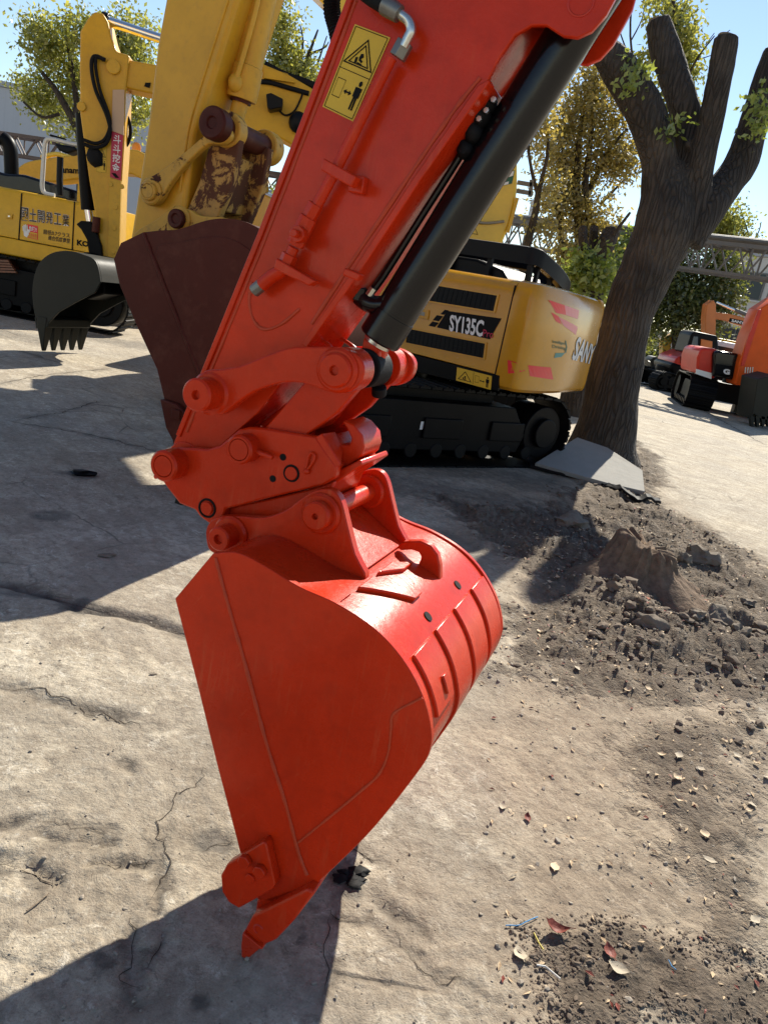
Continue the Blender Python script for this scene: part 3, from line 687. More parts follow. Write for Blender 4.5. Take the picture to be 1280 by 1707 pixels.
# black cushion block and clamps between arm and cylinder near the top
mb = MB()
for q, rr in (((812, 175), 0.022), ((800, 195), 0.026), ((790, 222), 0.024), ((776, 250), 0.02)):
    v = G.L(q[0], q[1], 0.33); mb.blob(v, rr, 2, 0.15, (1, 1.6, 1.1))
mb.build('hose_fitting', 'rubber', cyl)
for q in ((824, 168), (800, 200), (812, 186)):
    v = G.L(*q, 0.30); MB().cyl((v.x, v.y, v.z), (v.x, v.y - .012, v.z), 0.006, 6).build('fitting_bolt', 'steel', cyl)
MB().tube([G.L(x, y, 0.27) for x, y in cr([(770, 190), (790, 160), (806, 140), (815, 150)], 5)], 0.012, 10).build('hydraulic_line', 'red', arm)
mb = MB(); mb.slab([G.L(583, 448, AW0 - .012), G.L(608, 458, AW0 - .012), G.L(604, 470, AW0 - .012), G.L(579, 460, AW0 - .012)], 0.03); mb.build('line_clamp', 'red', arm, bevel=.003)
MB().tube([G.L(x, y, AW1 + .012) for x, y in ((830, 140), (720, 300), (620, 448), (548, 560))], 0.008, 10).build('hydraulic_line', 'red', arm)

# ---------------------------------------------------------------- boom and machine (to the left, outside the picture)
top = G.L(800, -150, AW0)
def boom_gen(mb, pts, w0, w1): mb.prism(pts, w0, w1)
bp = [(top.x + 0.18, top.z + 0.55), (top.x + 0.25, top.z + 0.3), (top.x + 0.05, top.z + 0.15), (top.x - 1.2, top.z + 0.45), (top.x - 2.6, top.z - 0.6), (top.x - 3.5, top.z - 1.9), (top.x - 3.8, top.z - 1.75), (top.x - 2.9, top.z - 0.2), (top.x - 1.5, top.z + 1.0)]
mb = MB(); mb.prism(bp, 0.22, 0.48); mb.build('boom', 'red', root, bevel=0.01)
# ================================================================== GROUND
def geo(a, b, first, ratio):
    out = [a]; d = first
    while out[-1] < b: out.append(out[-1] + d); d *= ratio
    return out
xs = np.array(sorted([-x for x in geo(2.0, 320, 0.017, 1.05)] + list(np.arange(-1.985, -1.0, 0.0145)) + list(np.arange(-1.0, 1.6, 0.0085)) + list(np.arange(1.6, 3.4, 0.0145)) + geo(3.4, 320, 0.017, 1.05)))
ys = np.array(sorted([-y for y in geo(-0.5, 80, 0.1, 1.25)] + list(np.arange(0.6, 0.9, 0.05)) + geo(0.9, 14, 0.0062, 1.0078) + geo(14.2, 420, 0.12, 1.03)))
ys = np.unique(np.round(ys, 5))
XX, YY = np.meshgrid(xs, ys)

_PERM = RNG.integers(0, 2 ** 31, 4096)
def vnoise(x, y, seed=0):
    xi = np.floor(x).astype(np.int64); yi = np.floor(y).astype(np.int64); fx = x - xi; fy = y - yi
    fx = fx * fx * fx * (fx * (fx * 6 - 15) + 10); fy = fy * fy * fy * (fy * (fy * 6 - 15) + 10)
    def h(a, b): return (_PERM[(a * 73 + b * 1987 + seed * 131 + (a * b) % 977) % 4096] % 10007) / 10007.0
    return (h(xi, yi) * (1 - fx) + h(xi + 1, yi) * fx) * (1 - fy) + (h(xi, yi + 1) * (1 - fx) + h(xi + 1, yi + 1) * fx) * fy
def fbm(x, y, f, o=4, seed=0, g=0.55):
    s = 0; a = 1; t = 0
    for i in range(o):
        s = s + a * vnoise(x * f * 2 ** i + 37.3 * i, y * f * 2 ** i + 11.7 * i, seed + i); t += a; a *= g
    return s / t
def seg_dist(x, y, pl):
    d = np.full(np.shape(x), 1e9)
    for (x0, y0), (x1, y1) in zip(pl[:-1], pl[1:]):
        dx, dy = x1 - x0, y1 - y0; L2 = dx * dx + dy * dy
        t = np.clip(((x - x0) * dx + (y - y0) * dy) / L2, 0, 1)
        d = np.minimum(d, np.hypot(x - x0 - t * dx, y - y0 - t * dy))
    return d
def inside(x, y, poly):
    r = np.zeros(np.shape(x), bool); n = len(poly)
    for i in range(n):
        x0, y0 = poly[i]; x1, y1 = poly[(i + 1) % n]
        c = ((y0 > y) != (y1 > y)) & (x < (x1 - x0) * (y - y0) / (y1 - y0 + 1e-12) + x0); r ^= c
    return r
def gp(pts): return [tuple(gnd(*p)[:2]) for p in pts]
def soft(x, y, poly, wd):
    d = seg_dist(x, y, poly + poly[:1]); s = np.where(inside(x, y, poly), d, -d)
    return np.clip(0.5 + s / wd, 0, 1)
SOIL1 = gp([(740, 830), (800, 850), (930, 850), (960, 800), (1045, 760), (1060, 735), (1085, 760), (1110, 850), (1200, 890), (1330, 985), (1330, 1180), (1150, 1130), (1060, 1150), (950, 1140), (880, 1100), (830, 1090), (836, 1020), (900, 990), (860, 930)])
SOIL2 = gp([(850, 1560), (930, 1530), (1040, 1560), (1130, 1600), (1290, 1640), (1300, 1740), (850, 1740)])
SOIL3 = gp([(1120, 1180), (1310, 1170), (1310, 1660), (1180, 1600), (1150, 1480), (1060, 1290)])
DUST = gp([(760, 830), (1060, 745), (1130, 850), (1320, 960), (1320, 1760), (740, 1760), (745, 1560), (800, 1300), (850, 1100), (800, 950)])
CRACK_BIG = gp([(-80, 940), (0, 968), (70, 988), (150, 1010), (230, 1030), (300, 1050), (360, 1070)])
CRACKS = [gp(p) for p in ([(-20, 696), (100, 714), (200, 735), (260, 750), (330, 772)], [(0, 640), (60, 628), (110, 622), (190, 614)], [(20, 700), (90, 690), (170, 668)],
          [(-20, 1135), (60, 1150), (120, 1172), (180, 1190), (260, 1215)], [(-20, 1430), (40, 1445), (110, 1480)], [(160, 1442), (200, 1440), (250, 1434)], [(70, 1365), (130, 1378), (180, 1390)],
          [(225, 1535), (215, 1580), (215, 1640), (235, 1660)], [(270, 1560), (260, 1600)], [(545, 1530), (540, 1580), (545, 1620), (538, 1660)],
          [(530, 1520), (580, 1540), (620, 1545)], [(345, 1275), (300, 1320), (270, 1400), (265, 1460), (262, 1500)], [(345, 1420), (390, 1400)], [(1060, 640), (1130, 655), (1190, 672)], [(1100, 655), (1150, 672), (1200, 700), (1280, 745)],
          [(620, 1530), (660, 1580), (720, 1620), (800, 1660)], [(540, 1350), (600, 1420), (640, 1440)])]
STAINS = [((135, 790), .14, .05), ((350, 1405), .05, .045), ((90, 858), .12, .06), ((576, 1458), .06, .045), ((40, 985), .16, .05), ((140, 1010), .14, .05), ((505, 1565), .012, .01), ((180, 1600), .03, .02), ((620, 800), 1.2, .25), ((820, 830), .7, .18), ((950, 900), .35, .2), ((720, 770), 1.5, .35), ((335, 1680), .03, .02), ((30, 560), .9, .3), ((200, 570), .9, .3), ((745, 905), .4, .2)]
def dirt_masks(x, y):
    wob = (fbm(x, y, 1.4, 4, 3) - 0.5)
    xx = x + wob * 0.55; yy = y + (fbm(x, y, 1.4, 4, 9) - 0.5) * 0.55
    soil = np.maximum(np.maximum(soft(xx, yy, SOIL1, 0.55), 0.95 * soft(xx * 1, yy, SOIL2, 0.16)), 0.72 * soft(xx, yy, SOIL3, 0.5))
    dust = soft(xx, yy, DUST, 0.7)
    return soil, dust
def flake(x, y):
    n = fbm(x + (fbm(x, y, 5, 3, 111) - .5) * .2, y, 2.6, 5, 115, .66); return np.clip((n - .52) / .018, 0, 1)
DENTS = [(gp(p), d, w) for p, d, w in (([(-30, 1425), (40, 1445), (100, 1474)], .017, .020), ([(160, 1443), (205, 1441), (252, 1433)], .014, .014), ([(-20, 1378), (30, 1372), (65, 1362)], .010, .02), ([(60, 1390), (130, 1402), (180, 1408)], .012, .018),
    ([(0, 1140), (60, 1155), (130, 1180), (200, 1200)], .008, .03), ([(330, 1400), (365, 1412)], .008, .04), ([(190, 1275), (215, 1285)], .010, .015), ([(215, 1560), (212, 1620), (225, 1655)], .012, .018), ([(270, 1575), (240, 1610)], .010, .014), ([(640, 1500), (700, 1560)], .006, .03), ([(260, 1420), (270, 1480), (262, 1530)], .008, .018))]
def height(x, y):
    soil, dust = dirt_masks(x, y)
    near = np.exp(-np.hypot(x, y) / 14)
    h = (fbm(x, y, 0.35, 3, 21) - 0.5) * 0.05 * near + (fbm(x, y, 6, 4, 5) - 0.5) * 0.007 * near
    clod = np.abs(fbm(x, y, 5, 4, 33, 0.65) - 0.5)
    h = h + soil * ((fbm(x, y, 3.0, 6, 41, 0.7) - 0.44) * 0.24 * np.minimum(1, np.hypot(x, y) / 4.5) - clod * 0.05 + 0.01) + dust * (fbm(x, y, 12, 4, 51, 0.65) - 0.5) * 0.010
    d = seg_dist(x, y, RIDGE); h = h + 0.10 * np.exp(-(d / 0.22) ** 2) * (0.4 + fbm(x, y, 2.2, 3, 61))
    dc = seg_dist(x + (fbm(x, y, 4, 3, 71) - .5) * .16, y + (fbm(x, y, 4, 3, 75) - .5) * .16, CRACK_BIG)
    h = h - 0.03 * np.exp(-(dc / 0.035) ** 2)
    nr = np.exp(-(np.hypot(x, y) / 5.0) ** 2)
    fl = flake(x, y); h = h - fl * .0032 * nr * (1 - soil * .6)
    rg_ = 1 - np.abs(2 * fbm(x, y, 7, 4, 141, .6) - 1); h = h - nr * .0035 * np.clip(rg_ - .80, 0, 1) * 5
    h = h + nr * ((fbm(x, y, 24, 3, 151, .6) - .5) * .0050 + (fbm(x, y, 55, 2, 155, .6) - .5) * .0040)
    for pl, dp, wd in DENTS:
        dd = seg_dist(x + (fbm(x, y, 9, 4, 161, .65) - .5) * .10, y + (fbm(x, y, 9, 4, 165, .65) - .5) * .10, pl); h = h - dp * np.exp(-(dd / wd) ** 4) * (.35 + 1.1 * fbm(x, y, 12, 3, 168))
    # keep the spot under the bucket tooth at zero
    q = np.exp(-((x - G.O.x) ** 2 + (y - G.O.y) ** 2) / 0.05); h = h * (1 - q)
    return np.where(np.hypot(x, y) < 40, h, 0)
RIDGE = gp([(985, 985), (1060, 1040), (1130, 1060), (1200, 1075), (1300, 1100)])
ZZ = height(XX, YY)
def gz(x, y): return float(height(np.array([x]), np.array([y]))[0])
soil_m, dust_m = dirt_masks(XX, YY)
crk = np.zeros_like(XX); wx = XX + (fbm(XX, YY, 6, 5, 81, .7) - .5) * 0.13; wy = YY + (fbm(XX, YY, 6, 5, 85, .7) - .5) * 0.13
db = seg_dist(XX + (fbm(XX, YY, 4, 3, 71) - .5) * .16, YY + (fbm(XX, YY, 4, 3, 75) - .5) * .16, CRACK_BIG)
crk = np.maximum(crk, np.exp(-(db / 0.05) ** 2) * (0.2 + 1.1 * fbm(XX, YY, 11, 4, 95)))
for i, c in enumerate(CRACKS): crk = np.maximum(crk, .62 * np.exp(-(seg_dist(wx, wy, c) / (.012 + .005 * np.hypot(XX, YY))) ** 2) * np.clip(2.6 * fbm(XX, YY, 8, 4, 95 + i) - .75, 0, 1))
for pl, dp, wd_ in DENTS: crk = np.maximum(crk, .7 * np.exp(-(seg_dist(wx, wy, pl) / (wd_ * 1.3)) ** 2) * np.clip(2.4 * fbm(XX, YY, 12, 4, 99) - .6, 0, 1))
flk = flake(XX, YY) * np.exp(-(np.hypot(XX, YY) / 9.0) ** 2)
stn = np.zeros_like(XX)
for (px, py), rx, ry in STAINS:
    c = gnd(px, py); k = 1.0
    d = np.hypot((wx - c.x) / rx, (wy - c.y) / max(ry * 1.6, 0.02)) + (fbm(XX, YY, 10, 3, int(px)) - .5) * 0.9
    stn = np.maximum(stn, np.clip((1.15 - d) * 2.2, 0, 1) * (0.9 if rx < 0.2 else 0.6))
me = bpy.data.meshes.new('ground'); ny, nx = XX.shape
co = np.stack([XX, YY, ZZ], -1).reshape(-1, 3).astype(np.float32)
idx = np.arange(nx * ny).reshape(ny, nx); q = np.stack([idx[:-1, :-1], idx[:-1, 1:], idx[1:, 1:], idx[1:, :-1]], -1).reshape(-1, 4).astype(np.int32)
me.vertices.add(len(co)); me.vertices.foreach_set('co', co.ravel())
me.loops.add(q.size); me.loops.foreach_set('vertex_index', q.ravel())
me.polygons.add(len(q)); me.polygons.foreach_set('loop_start', np.arange(0, q.size, 4, dtype=np.int32)); me.polygons.foreach_set('loop_total', np.full(len(q), 4, np.int32))
me.polygons.foreach_set('use_smooth', np.ones(len(q), bool)); me.update(calc_edges=True)
for nm, arr in (('soil', soil_m), ('dust', dust_m), ('crack', np.clip(crk, 0, 1)), ('flake', flk), ('stain', stn)):
    a = me.attributes.new(nm, 'FLOAT', 'POINT'); a.data.foreach_set('value', arr.ravel().astype(np.float32))
ground = bpy.data.objects.new('ground', me); COL.objects.link(ground); tag(ground, kind='structure')

M['crackfill'] = plain('dirt_filled_crack', (0.055, 0.045, 0.036), 0.95, 0, 0.6, 0.3, 40, spec=.05)
def crack_mesh():
    mb = MB(); rg = random.Random(5)
    def one(pl, wd, depth=0):
        P = []
        for (x0, y0), (x1, y1) in zip(pl[:-1], pl[1:]):
            n = max(2, int(math.hypot(x1 - x0, y1 - y0) / (.010 + .004 * abs(y0))))
            for k in range(n): P.append((x0 + (x1 - x0) * k / n, y0 + (y1 - y0) * k / n))
        P.append(pl[-1]); P = np.array(P)
        ox = (fbm(P[:, 0], P[:, 1], 9, 5, 181, .72) - .5) * .11; oy = (fbm(P[:, 0], P[:, 1], 9, 5, 185, .72) - .5) * .11
        P = P + np.stack([ox, oy], 1); Wd = wd * (.25 + 1.5 * fbm(P[:, 0], P[:, 1], 14, 3, 190) ** 1.6); n = len(P)
        Wd *= np.clip(np.minimum(np.arange(n), n - 1 - np.arange(n)) / (n * .15), .12, 1)
        T_ = np.gradient(P, axis=0); T_ /= np.linalg.norm(T_, axis=1)[:, None] + 1e-9; N_ = np.stack([-T_[:, 1], T_[:, 0]], 1)
        A, B = P + N_ * Wd[:, None], P - N_ * Wd[:, None]; za = height(A[:, 0], A[:, 1]) + .0022; zb = height(B[:, 0], B[:, 1]) + .0022
        va = [mb.bm.verts.new((a[0], a[1], z)) for a, z in zip(A, za)]; vb = [mb.bm.verts.new((a[0], a[1], z)) for a, z in zip(B, zb)]
        for k in range(n - 1): mb.face((va[k], va[k + 1], vb[k + 1], vb[k]))
        if depth < 1:
            for _ in range(n // 70):
                k = rg.randrange(2, n - 2); a = rg.uniform(0, 6.28); L_ = rg.uniform(.05, .16) * (1 + .15 * P[k][1]); one([tuple(P[k]), (P[k][0] + L_ * math.cos(a), P[k][1] + L_ * math.sin(a))], wd * .6, 1)
    for c in CRACKS: one(c, .0004 + .00055 * math.hypot(*c[0]))
    return mb.build('ground_cracks', 'crackfill', None, smooth=0, recalc=False)
tag(crack_mesh(), kind='structure')
def ground_mat():
    b = NB('worn_concrete_and_soil'); co = b.tc()
    A = lambda n: b.n('ShaderNodeAttribute', attribute_name=n).outputs['Fac']
    big = b.noise(co, 0.55, 6, 0.6, 0.4); mid = b.noise(co, 3.2, 8, 0.68, 0.3); fine = b.noise(co, 26, 8, 0.7); grit = b.noise(co, 150, 4, 0.7)
    streak = b.noise(b.tc(scale=(0.9, 5.5, 1), rot=(0, 0, R(40))), 2.4, 7, 0.65, 0.5)
    streak2 = b.noise(b.tc(scale=(0.7, 9, 1), rot=(0, 0, R(62))), 2.0, 6, 0.6, 0.4)
    c = b.mix(b.ramp(mid, [(0.30, 0.0), (0.68, 1.0)]), (0.33, 0.272, 0.195), (0.59, 0.52, 0.40))
    c = b.mix(b.math('MULTIPLY', b.ramp(streak, [(0.46, 0.0), (0.66, 1.0)]), 0.55), c, (0.23, 0.19, 0.14))
    c = b.mix(b.math('MULTIPLY', b.ramp(streak2, [(0.50, 0.0), (0.74, 1.0)]), 0.35), c, (0.62, 0.57, 0.475))
    c = b.mix(b.math('MULTIPLY', b.ramp(big, [(0.42, 0.0), (0.62, 1.0)]), 0.45), c, (0.31, 0.285, 0.25))
    c = b.mix(b.math('MULTIPLY', b.ramp(fine, [(0.47, 0.0), (0.66, 1.0)]), 0.55), c, (0.19, 0.155, 0.115))
    c = b.mix(b.math('MULTIPLY', b.ramp(b.noise(co, 62, 6, 0.72), [(0.52, 0.0), (0.70, 1.0)]), 0.5), c, (0.57, 0.53, 0.45))
    c = b.mix(b.math('MULTIPLY', b.ramp(b.noise(co, 11, 9, 0.75, 0.8), [(0.54, 0.0), (0.70, 1.0)]), 0.5), c, (0.16, 0.13, 0.10))
    c = b.mix(b.math('MULTIPLY', b.ramp(b.noise(co, 20, 12, 0.82, 1.2), [(0.545, 0.0), (0.585, 1.0)]), 0.55), c, (0.15, 0.12, 0.09))
    c = b.mix(b.math('MULTIPLY', b.ramp(b.noise(b.tc(scale=(1, 1, 1), rot=(0, 0, 1.0)), 13, 12, 0.8, 1.0), [(0.56, 0.0), (0.60, 1.0)]), 0.6), c, (0.66, 0.61, 0.51))
    c = b.mix(b.math('MULTIPLY', A('flake'), b.ramp(b.noise(co, 8, 5, .7), [(.3, .25), (.7, .75)])), c, (0.225, 0.185, 0.14))
    pit = b.ramp(b.vor(co, 34), [(0.0, 1.0), (0.11, 0.0)])
    pitm = b.math('MULTIPLY', pit, b.ramp(b.noise(co, 5, 3), [(0.42, 0.0), (0.58, 1.0)]))
    c = b.mix(b.math('MULTIPLY', pitm, 0.8), c, (0.10, 0.085, 0.07))
    hair = b.ramp(b.vor(b.mix(0.35, co, b.n('ShaderNodeTexNoise').outputs[1]), 1.6, 'DISTANCE_TO_EDGE'), [(0.0, 1.0), (0.012, 0.0)])
    hairm = b.math('MULTIPLY', hair, b.ramp(b.noise(co, 0.9, 3), [(0.5, 0.0), (0.62, 0.8)]))
    c = b.mix(hairm, c, (0.11, 0.09, 0.07))
    dcol = b.mix(b.ramp(mid, [(0.3, 0), (0.7, 1)]), (0.235, 0.178, 0.125), (0.42, 0.345, 0.25))
    dcol = b.mix(b.math('MULTIPLY', b.ramp(fine, [(0.45, 0), (0.75, 1)]), 0.5), dcol, (0.16, 0.12, 0.088))
    c = b.mix(b.math('MULTIPLY', b.ramp(b.math('ADD', A('dust'), b.math('MULTIPLY', b.math('SUBTRACT', mid, 0.5), 0.9)), [(0.30, 0), (0.75, 1)]), 0.80), c, dcol)
    c = b.mix(b.math('MULTIPLY', b.math('MULTIPLY', A('dust'), b.ramp(b.noise(b.tc(scale=(1.2, 4.5, 1), rot=(0, 0, R(44))), 3.0, 8, 0.72, 0.6), [(0.48, 0.0), (0.66, 1.0)])), 0.55), c, (0.15, 0.115, 0.082))
    dm_ = A('dust')
    c = b.mix(b.math('MULTIPLY', dm_, b.math('MULTIPLY', b.ramp(b.noise(co, 30, 12, 0.8, 1.0), [(0.53, 0.0), (0.58, 1.0)]), .6)), c, (0.13, 0.098, 0.07))
    c = b.mix(b.math('MULTIPLY', dm_, b.math('MULTIPLY', b.ramp(b.noise(b.tc(rot=(0, 0, .7)), 24, 12, 0.8, .8), [(0.57, 0.0), (0.61, 1.0)]), .55)), c, (0.52, 0.45, 0.36))
    c = b.mix(b.math('MULTIPLY', dm_, b.math('MULTIPLY', b.ramp(b.noise(co, 1.7, 7, 0.7, .5), [(0.5, 0.0), (0.68, 1.0)]), .5)), c, (0.19, 0.14, 0.10))
    scol = b.mix(b.ramp(b.noise(co, 14, 9, 0.75), [(0.35, 0), (0.68, 1)]), (0.060, 0.046, 0.034), (0.215, 0.168, 0.124))
    scol = b.mix(b.math('MULTIPLY', b.ramp(b.noise(co, 4, 6, 0.7), [(0.5, 0), (0.7, 1)]), 0.6), scol, (0.29, 0.235, 0.175))
    scol = b.mix(b.ramp(b.vor(co, 55), [(0.0, 0.55), (0.22, 0.0)]), scol, (0.30, 0.26, 0.21))
    sm = b.ramp(b.math('ADD', A('soil'), b.math('MULTIPLY', b.math('SUBTRACT', b.noise(co, 7, 6, 0.7), 0.5), 1.5)), [(0.36, 0), (0.66, 1)])
    c = b.mix(b.math('MULTIPLY', sm, 0.92), c, scol)
    c = b.mix(b.math('MULTIPLY', A('crack'), 0.88), c, (0.055, 0.044, 0.036))
    st = b.math('MULTIPLY', A('stain'), b.ramp(b.noise(co, 11, 5), [(0.25, 0.35), (0.65, 1.0)]))
    c = b.mix(b.math('MULTIPLY', st, 0.85), c, (0.022, 0.021, 0.022))
    c = b.mix(b.math('MULTIPLY', b.ramp(grit, [(0.4, 0), (0.75, 1)]), 0.28), c, (0.07, 0.06, 0.05))
    rgh = b.math('SUBTRACT', 0.92, b.math('MULTIPLY', st, 0.45))
    h = b.math('ADD', b.math('MULTIPLY', mid, 1.2), b.math('MULTIPLY', fine, 0.55)); h = b.math('ADD', h, b.math('MULTIPLY', grit, 0.10))
    h = b.math('SUBTRACT', h, b.math('MULTIPLY', pitm, 0.4)); h = b.math('SUBTRACT', h, b.math('MULTIPLY', A('crack'), 0.8)); h = b.math('SUBTRACT', h, b.math('MULTIPLY', hairm, 0.5))
    h2 = b.math('MULTIPLY', b.math('ADD', b.vor(co, 38), b.vor(co, 90)), sm)
    h = b.math('ADD', h, b.math('MULTIPLY', h2, 0.35)); h = b.math('ADD', h, b.math('MULTIPLY', b.noise(co, 11, 9, 0.75, 0.8), b.math('ADD', 0.5, b.math('MULTIPLY', sm, 1.5))))
    return b.set(Base_Color=c, Roughness=rgh, Normal=b.bump(h, 0.85, 0.022), Specular_IOR_Level=0.25)
me.materials.append(ground_mat())

# ------------------------------------------------------------------ loose stuff on the soil
def scatter(name, n, poly_px, rmin, rmax, mat, label, cat, sub=1, dens=None, seed=1):
    rr = random.Random(seed); mb = MB(); done = 0; tries = 0
    pts = gp(poly_px); x0 = min(p[0] for p in pts); x1 = max(p[0] for p in pts); y0 = min(p[1] for p in pts); y1 = max(p[1] for p in pts)
    cand = np.array([(rr.uniform(x0, x1), rr.uniform(y0, y1)) for _ in range(n * 14)])
    ok = inside(cand[:, 0], cand[:, 1], pts); cand = cand[ok]
    s, d = dirt_masks(cand[:, 0], cand[:, 1]); cl = fbm(cand[:, 0], cand[:, 1], 2.4, 3, 17)
    keep = np.array([rr.random() for _ in cand]) < (np.clip(s * 1.1 + (0.06 if name != 'gravel' else .30), 0, 1) * np.clip((cl - 0.33) * 4, 0.05, 1)); cand = cand[keep][:n]
    hz = height(cand[:, 0], cand[:, 1])
    for (x, y), z in zip(cand, hz):
        r = rmin * (rmax / rmin) ** (rr.random() ** 2.6)
        rot = Matrix.Rotation(rr.uniform(0, 6.28), 3, 'Z') @ Matrix.Rotation(rr.uniform(-.5, .5), 3, 'X')
        mb.blob((x, y, z + r * 0.15), r, sub, 0.32, (rr.uniform(.7, 1.4), rr.uniform(.7, 1.1), rr.uniform(.4, .8)), rot)
    o = mb.build(name, mat, None, smooth=25, recalc=False); return tag(o, label, cat, kind='stuff')
M['clod'] = plain('soil_clod', (0.14, 0.108, 0.08), 0.95, 0, 0.45, 0.5, 18)
M['pebble'] = plain('pale_pebble', (0.27, 0.235, 0.19), 0.9, 0, 0.4, 0.4, 18)
scatter('soil_clods', 2300, [(760, 850), (1060, 745), (1120, 850), (1320, 975), (1320, 1300), (840, 1120)], 0.004, 0.032, 'clod', 'dark loose soil clods strewn across the dug up verge', 'soil', seed=3)
scatter('large_clods', 130, [(980, 960), (1060, 1000), (1320, 1030), (1320, 1140), (1150, 1125), (1000, 1090)], 0.018, 0.055, 'clod', 'bigger earth clods heaped in front of the stump', 'soil', sub=2, seed=8)
scatter('soil_crumbs', 1500, [(840, 1520), (1040, 1520), (1310, 1600), (1310, 1740), (840, 1740)], 0.0025, 0.010, 'clod', 'small dark soil crumbs in the near right corner', 'soil', seed=4)
scatter('gravel', 5200, [(830, 900), (1120, 850), (1320, 960), (1320, 1740), (760, 1740), (800, 1200)], 0.0018, 0.012, 'pebble', 'pale gravel and stone chips scattered over the dirt', 'gravel', seed=5)
rr = random.Random(31); mb = MB()
for _ in range(420):
    p = gnd(rr.uniform(-40, 700), rr.uniform(1000, 1720)); r = .0016 * (4.5 ** (rr.random() ** 2.2)); mb.blob((p.x, p.y, gz(p.x, p.y) + r * .2) if False else (p.x, p.y, 0), r, 1, .3, (rr.uniform(.8, 1.6), 1, .55), Matrix.Rotation(rr.uniform(0, 6), 3, 'Z'))
mb.bm.verts.ensure_lookup_table(); vv = np.array([v.co[:] for v in mb.bm.verts]); cc_ = vv.reshape(-1, 42, 3).mean(1) if len(vv) % 42 == 0 else vv.reshape(-1, 12, 3).mean(1); k_ = len(vv) // len(cc_); hz_ = height(cc_[:, 0], cc_[:, 1])
for i, v in enumerate(mb.bm.verts): v.co.z += hz_[i // k_]
tag(mb.build('grit', 'pebble', None, smooth=25, recalc=False), 'fine grit and tiny stone chips lying on the worn concrete', 'grit', kind='stuff')
# small dry litter nobody could count
mb = MB(); rr = random.Random(9)
poly = gp([(830, 880), (1120, 850), (1320, 960), (1320, 1740), (840, 1740), (800, 1150)]); bx = np.array([(rr.uniform(0, 3.6), rr.uniform(1.2, 8.5)) for _ in range(14000)])
bx = bx[inside(bx[:, 0], bx[:, 1], poly)]; s, d = dirt_masks(bx[:, 0], bx[:, 1]); bx = bx[np.array([rr.random() for _ in bx]) < 0.22 + 0.3 * s][:1700]
for (x, y), z in zip(bx, height(bx[:, 0], bx[:, 1])):
    L = rr.uniform(0.004, 0.013) * (1 + 0.12 * y); W_ = L * rr.uniform(.25, .55); an = rr.uniform(0, 6.28); ca, sa = math.cos(an), math.sin(an)
    tl = rr.uniform(-.4, .4); mb.mi = rr.choice((0, 0, 0, 1, 2))
    mb.sheet([(x + ca * a - sa * b_, y + sa * a + ca * b_, z + 0.004 + 0.3 * L * abs(b_ / W_) + tl * a * .5) for a, b_ in ((-L, 0), (0, -W_), (L, 0), (0, W_))])
tag(mb.build('leaf_litter', ['leaf_tan', 'leaf_red', 'leaf_pale'], None, smooth=0, recalc=False), 'fine dry leaf litter and chips sprinkled over the soil', 'litter', kind='stuff')

# single dry leaves
def leaf_mesh(L, Wd, curl, mat, name='dry_leaf'):
    mb = MB(); n = 7; rows = []
    for i in range(n):
        t = i / (n - 1); wd = Wd * (math.sin(math.pi * min(1, t * 0.97 + 0.02)) ** 1.25) * (1 + random.uniform(-.18, .18)); zc = curl * L * (4 * (t - .5) ** 2) * 0.5
        rows.append([(L * (t - .5), s_ * wd, zc + curl * abs(s_) * wd * 0.9 + random.uniform(-.04, .04) * Wd) for s_ in (-1, -.4, .4, 1)])
    mb.loft(rows, False, False); mb.tube([(L * .5, 0, curl * L * .5), (L * .68, 0, curl * L * .55)], 0.0012, 5)
    return mb.build(name, mat, None, smooth=60, recalc=False)
LEAVES = [(837, 1347, .045, 'leaf_pale', .4, 'tan curled dry leaf lying alone on dusty ground right of the bucket'), (878, 1365, .04, 'leaf_red', .6, 'dark folded leaf edge standing up on the pale dust'),
          (924, 1446, .055, 'leaf_tan', .25, 'flat tan dry leaf on bare brown dust above the dark soil'), (922, 1553, .075, 'leaf_red', .9, 'dark red curled leaf half buried at the dark soil edge'),
          (866, 1592, .06, 'leaf_pale', .3, 'pale dry leaf flat on dust left of the dark soil crumbs'), (1014, 1592, .055, 'leaf_red', .6, 'small red-brown leaf sitting among the soil crumbs'),
          (1028, 1622, .06, 'leaf_pale', .4, 'pale leaf just below the small red-brown leaf in the crumbs'), (1180, 1440, .05, 'leaf_pale', .2, 'pale wide dry leaf near the right edge of the dust'),
          (1000, 1442, .022, 'leaf_tan', .7, 'tiny curled leaf on bare dust right of the flat tan leaf'), (1256, 1537, .05, 'leaf_pale', .3, 'pale leaf at the right edge above the dark soil')]
for px, py, L, mt, cu, lab in LEAVES:
    g = gnd(px, py); o = leaf_mesh(L, L * .3, cu, mt); o.location = (g.x, g.y, gz(g.x, g.y) + 0.003); o.rotation_euler = (random.uniform(-.15, .15), random.uniform(-.2, .2), random.uniform(0, 6.28))
    tag(o, lab, 'leaf')
proto = None
rr = random.Random(21)
for k in range(46):
    px, py = rr.choice([(rr.uniform(900, 1270), rr.uniform(960, 1180)), (rr.uniform(1100, 1275), rr.uniform(1180, 1400)), (rr.uniform(860, 1100), rr.uniform(900, 1130))])
    g = gnd(px, py)
    if k < 3: o = leaf_mesh(.06, .019, [.3, .7, .5][k], ['leaf_pale', 'leaf_tan', 'leaf_tan'][k]); 
    else:
        o = base[k % 3].copy(); COL.objects.link(o)
    if k == 0: base = []
    if k < 3: base.append(o)
    o.location = (g.x, g.y, gz(g.x, g.y) + 0.006); o.rotation_euler = (rr.uniform(-.3, .3), rr.uniform(-.3, .3), rr.uniform(0, 6.28)); s_ = rr.uniform(.45, .9); o.scale = (s_, s_, s_)
    tag(o, 'small dry leaf fallen on the churned soil around the stump', 'leaf', 'dry leaves on the churned soil')
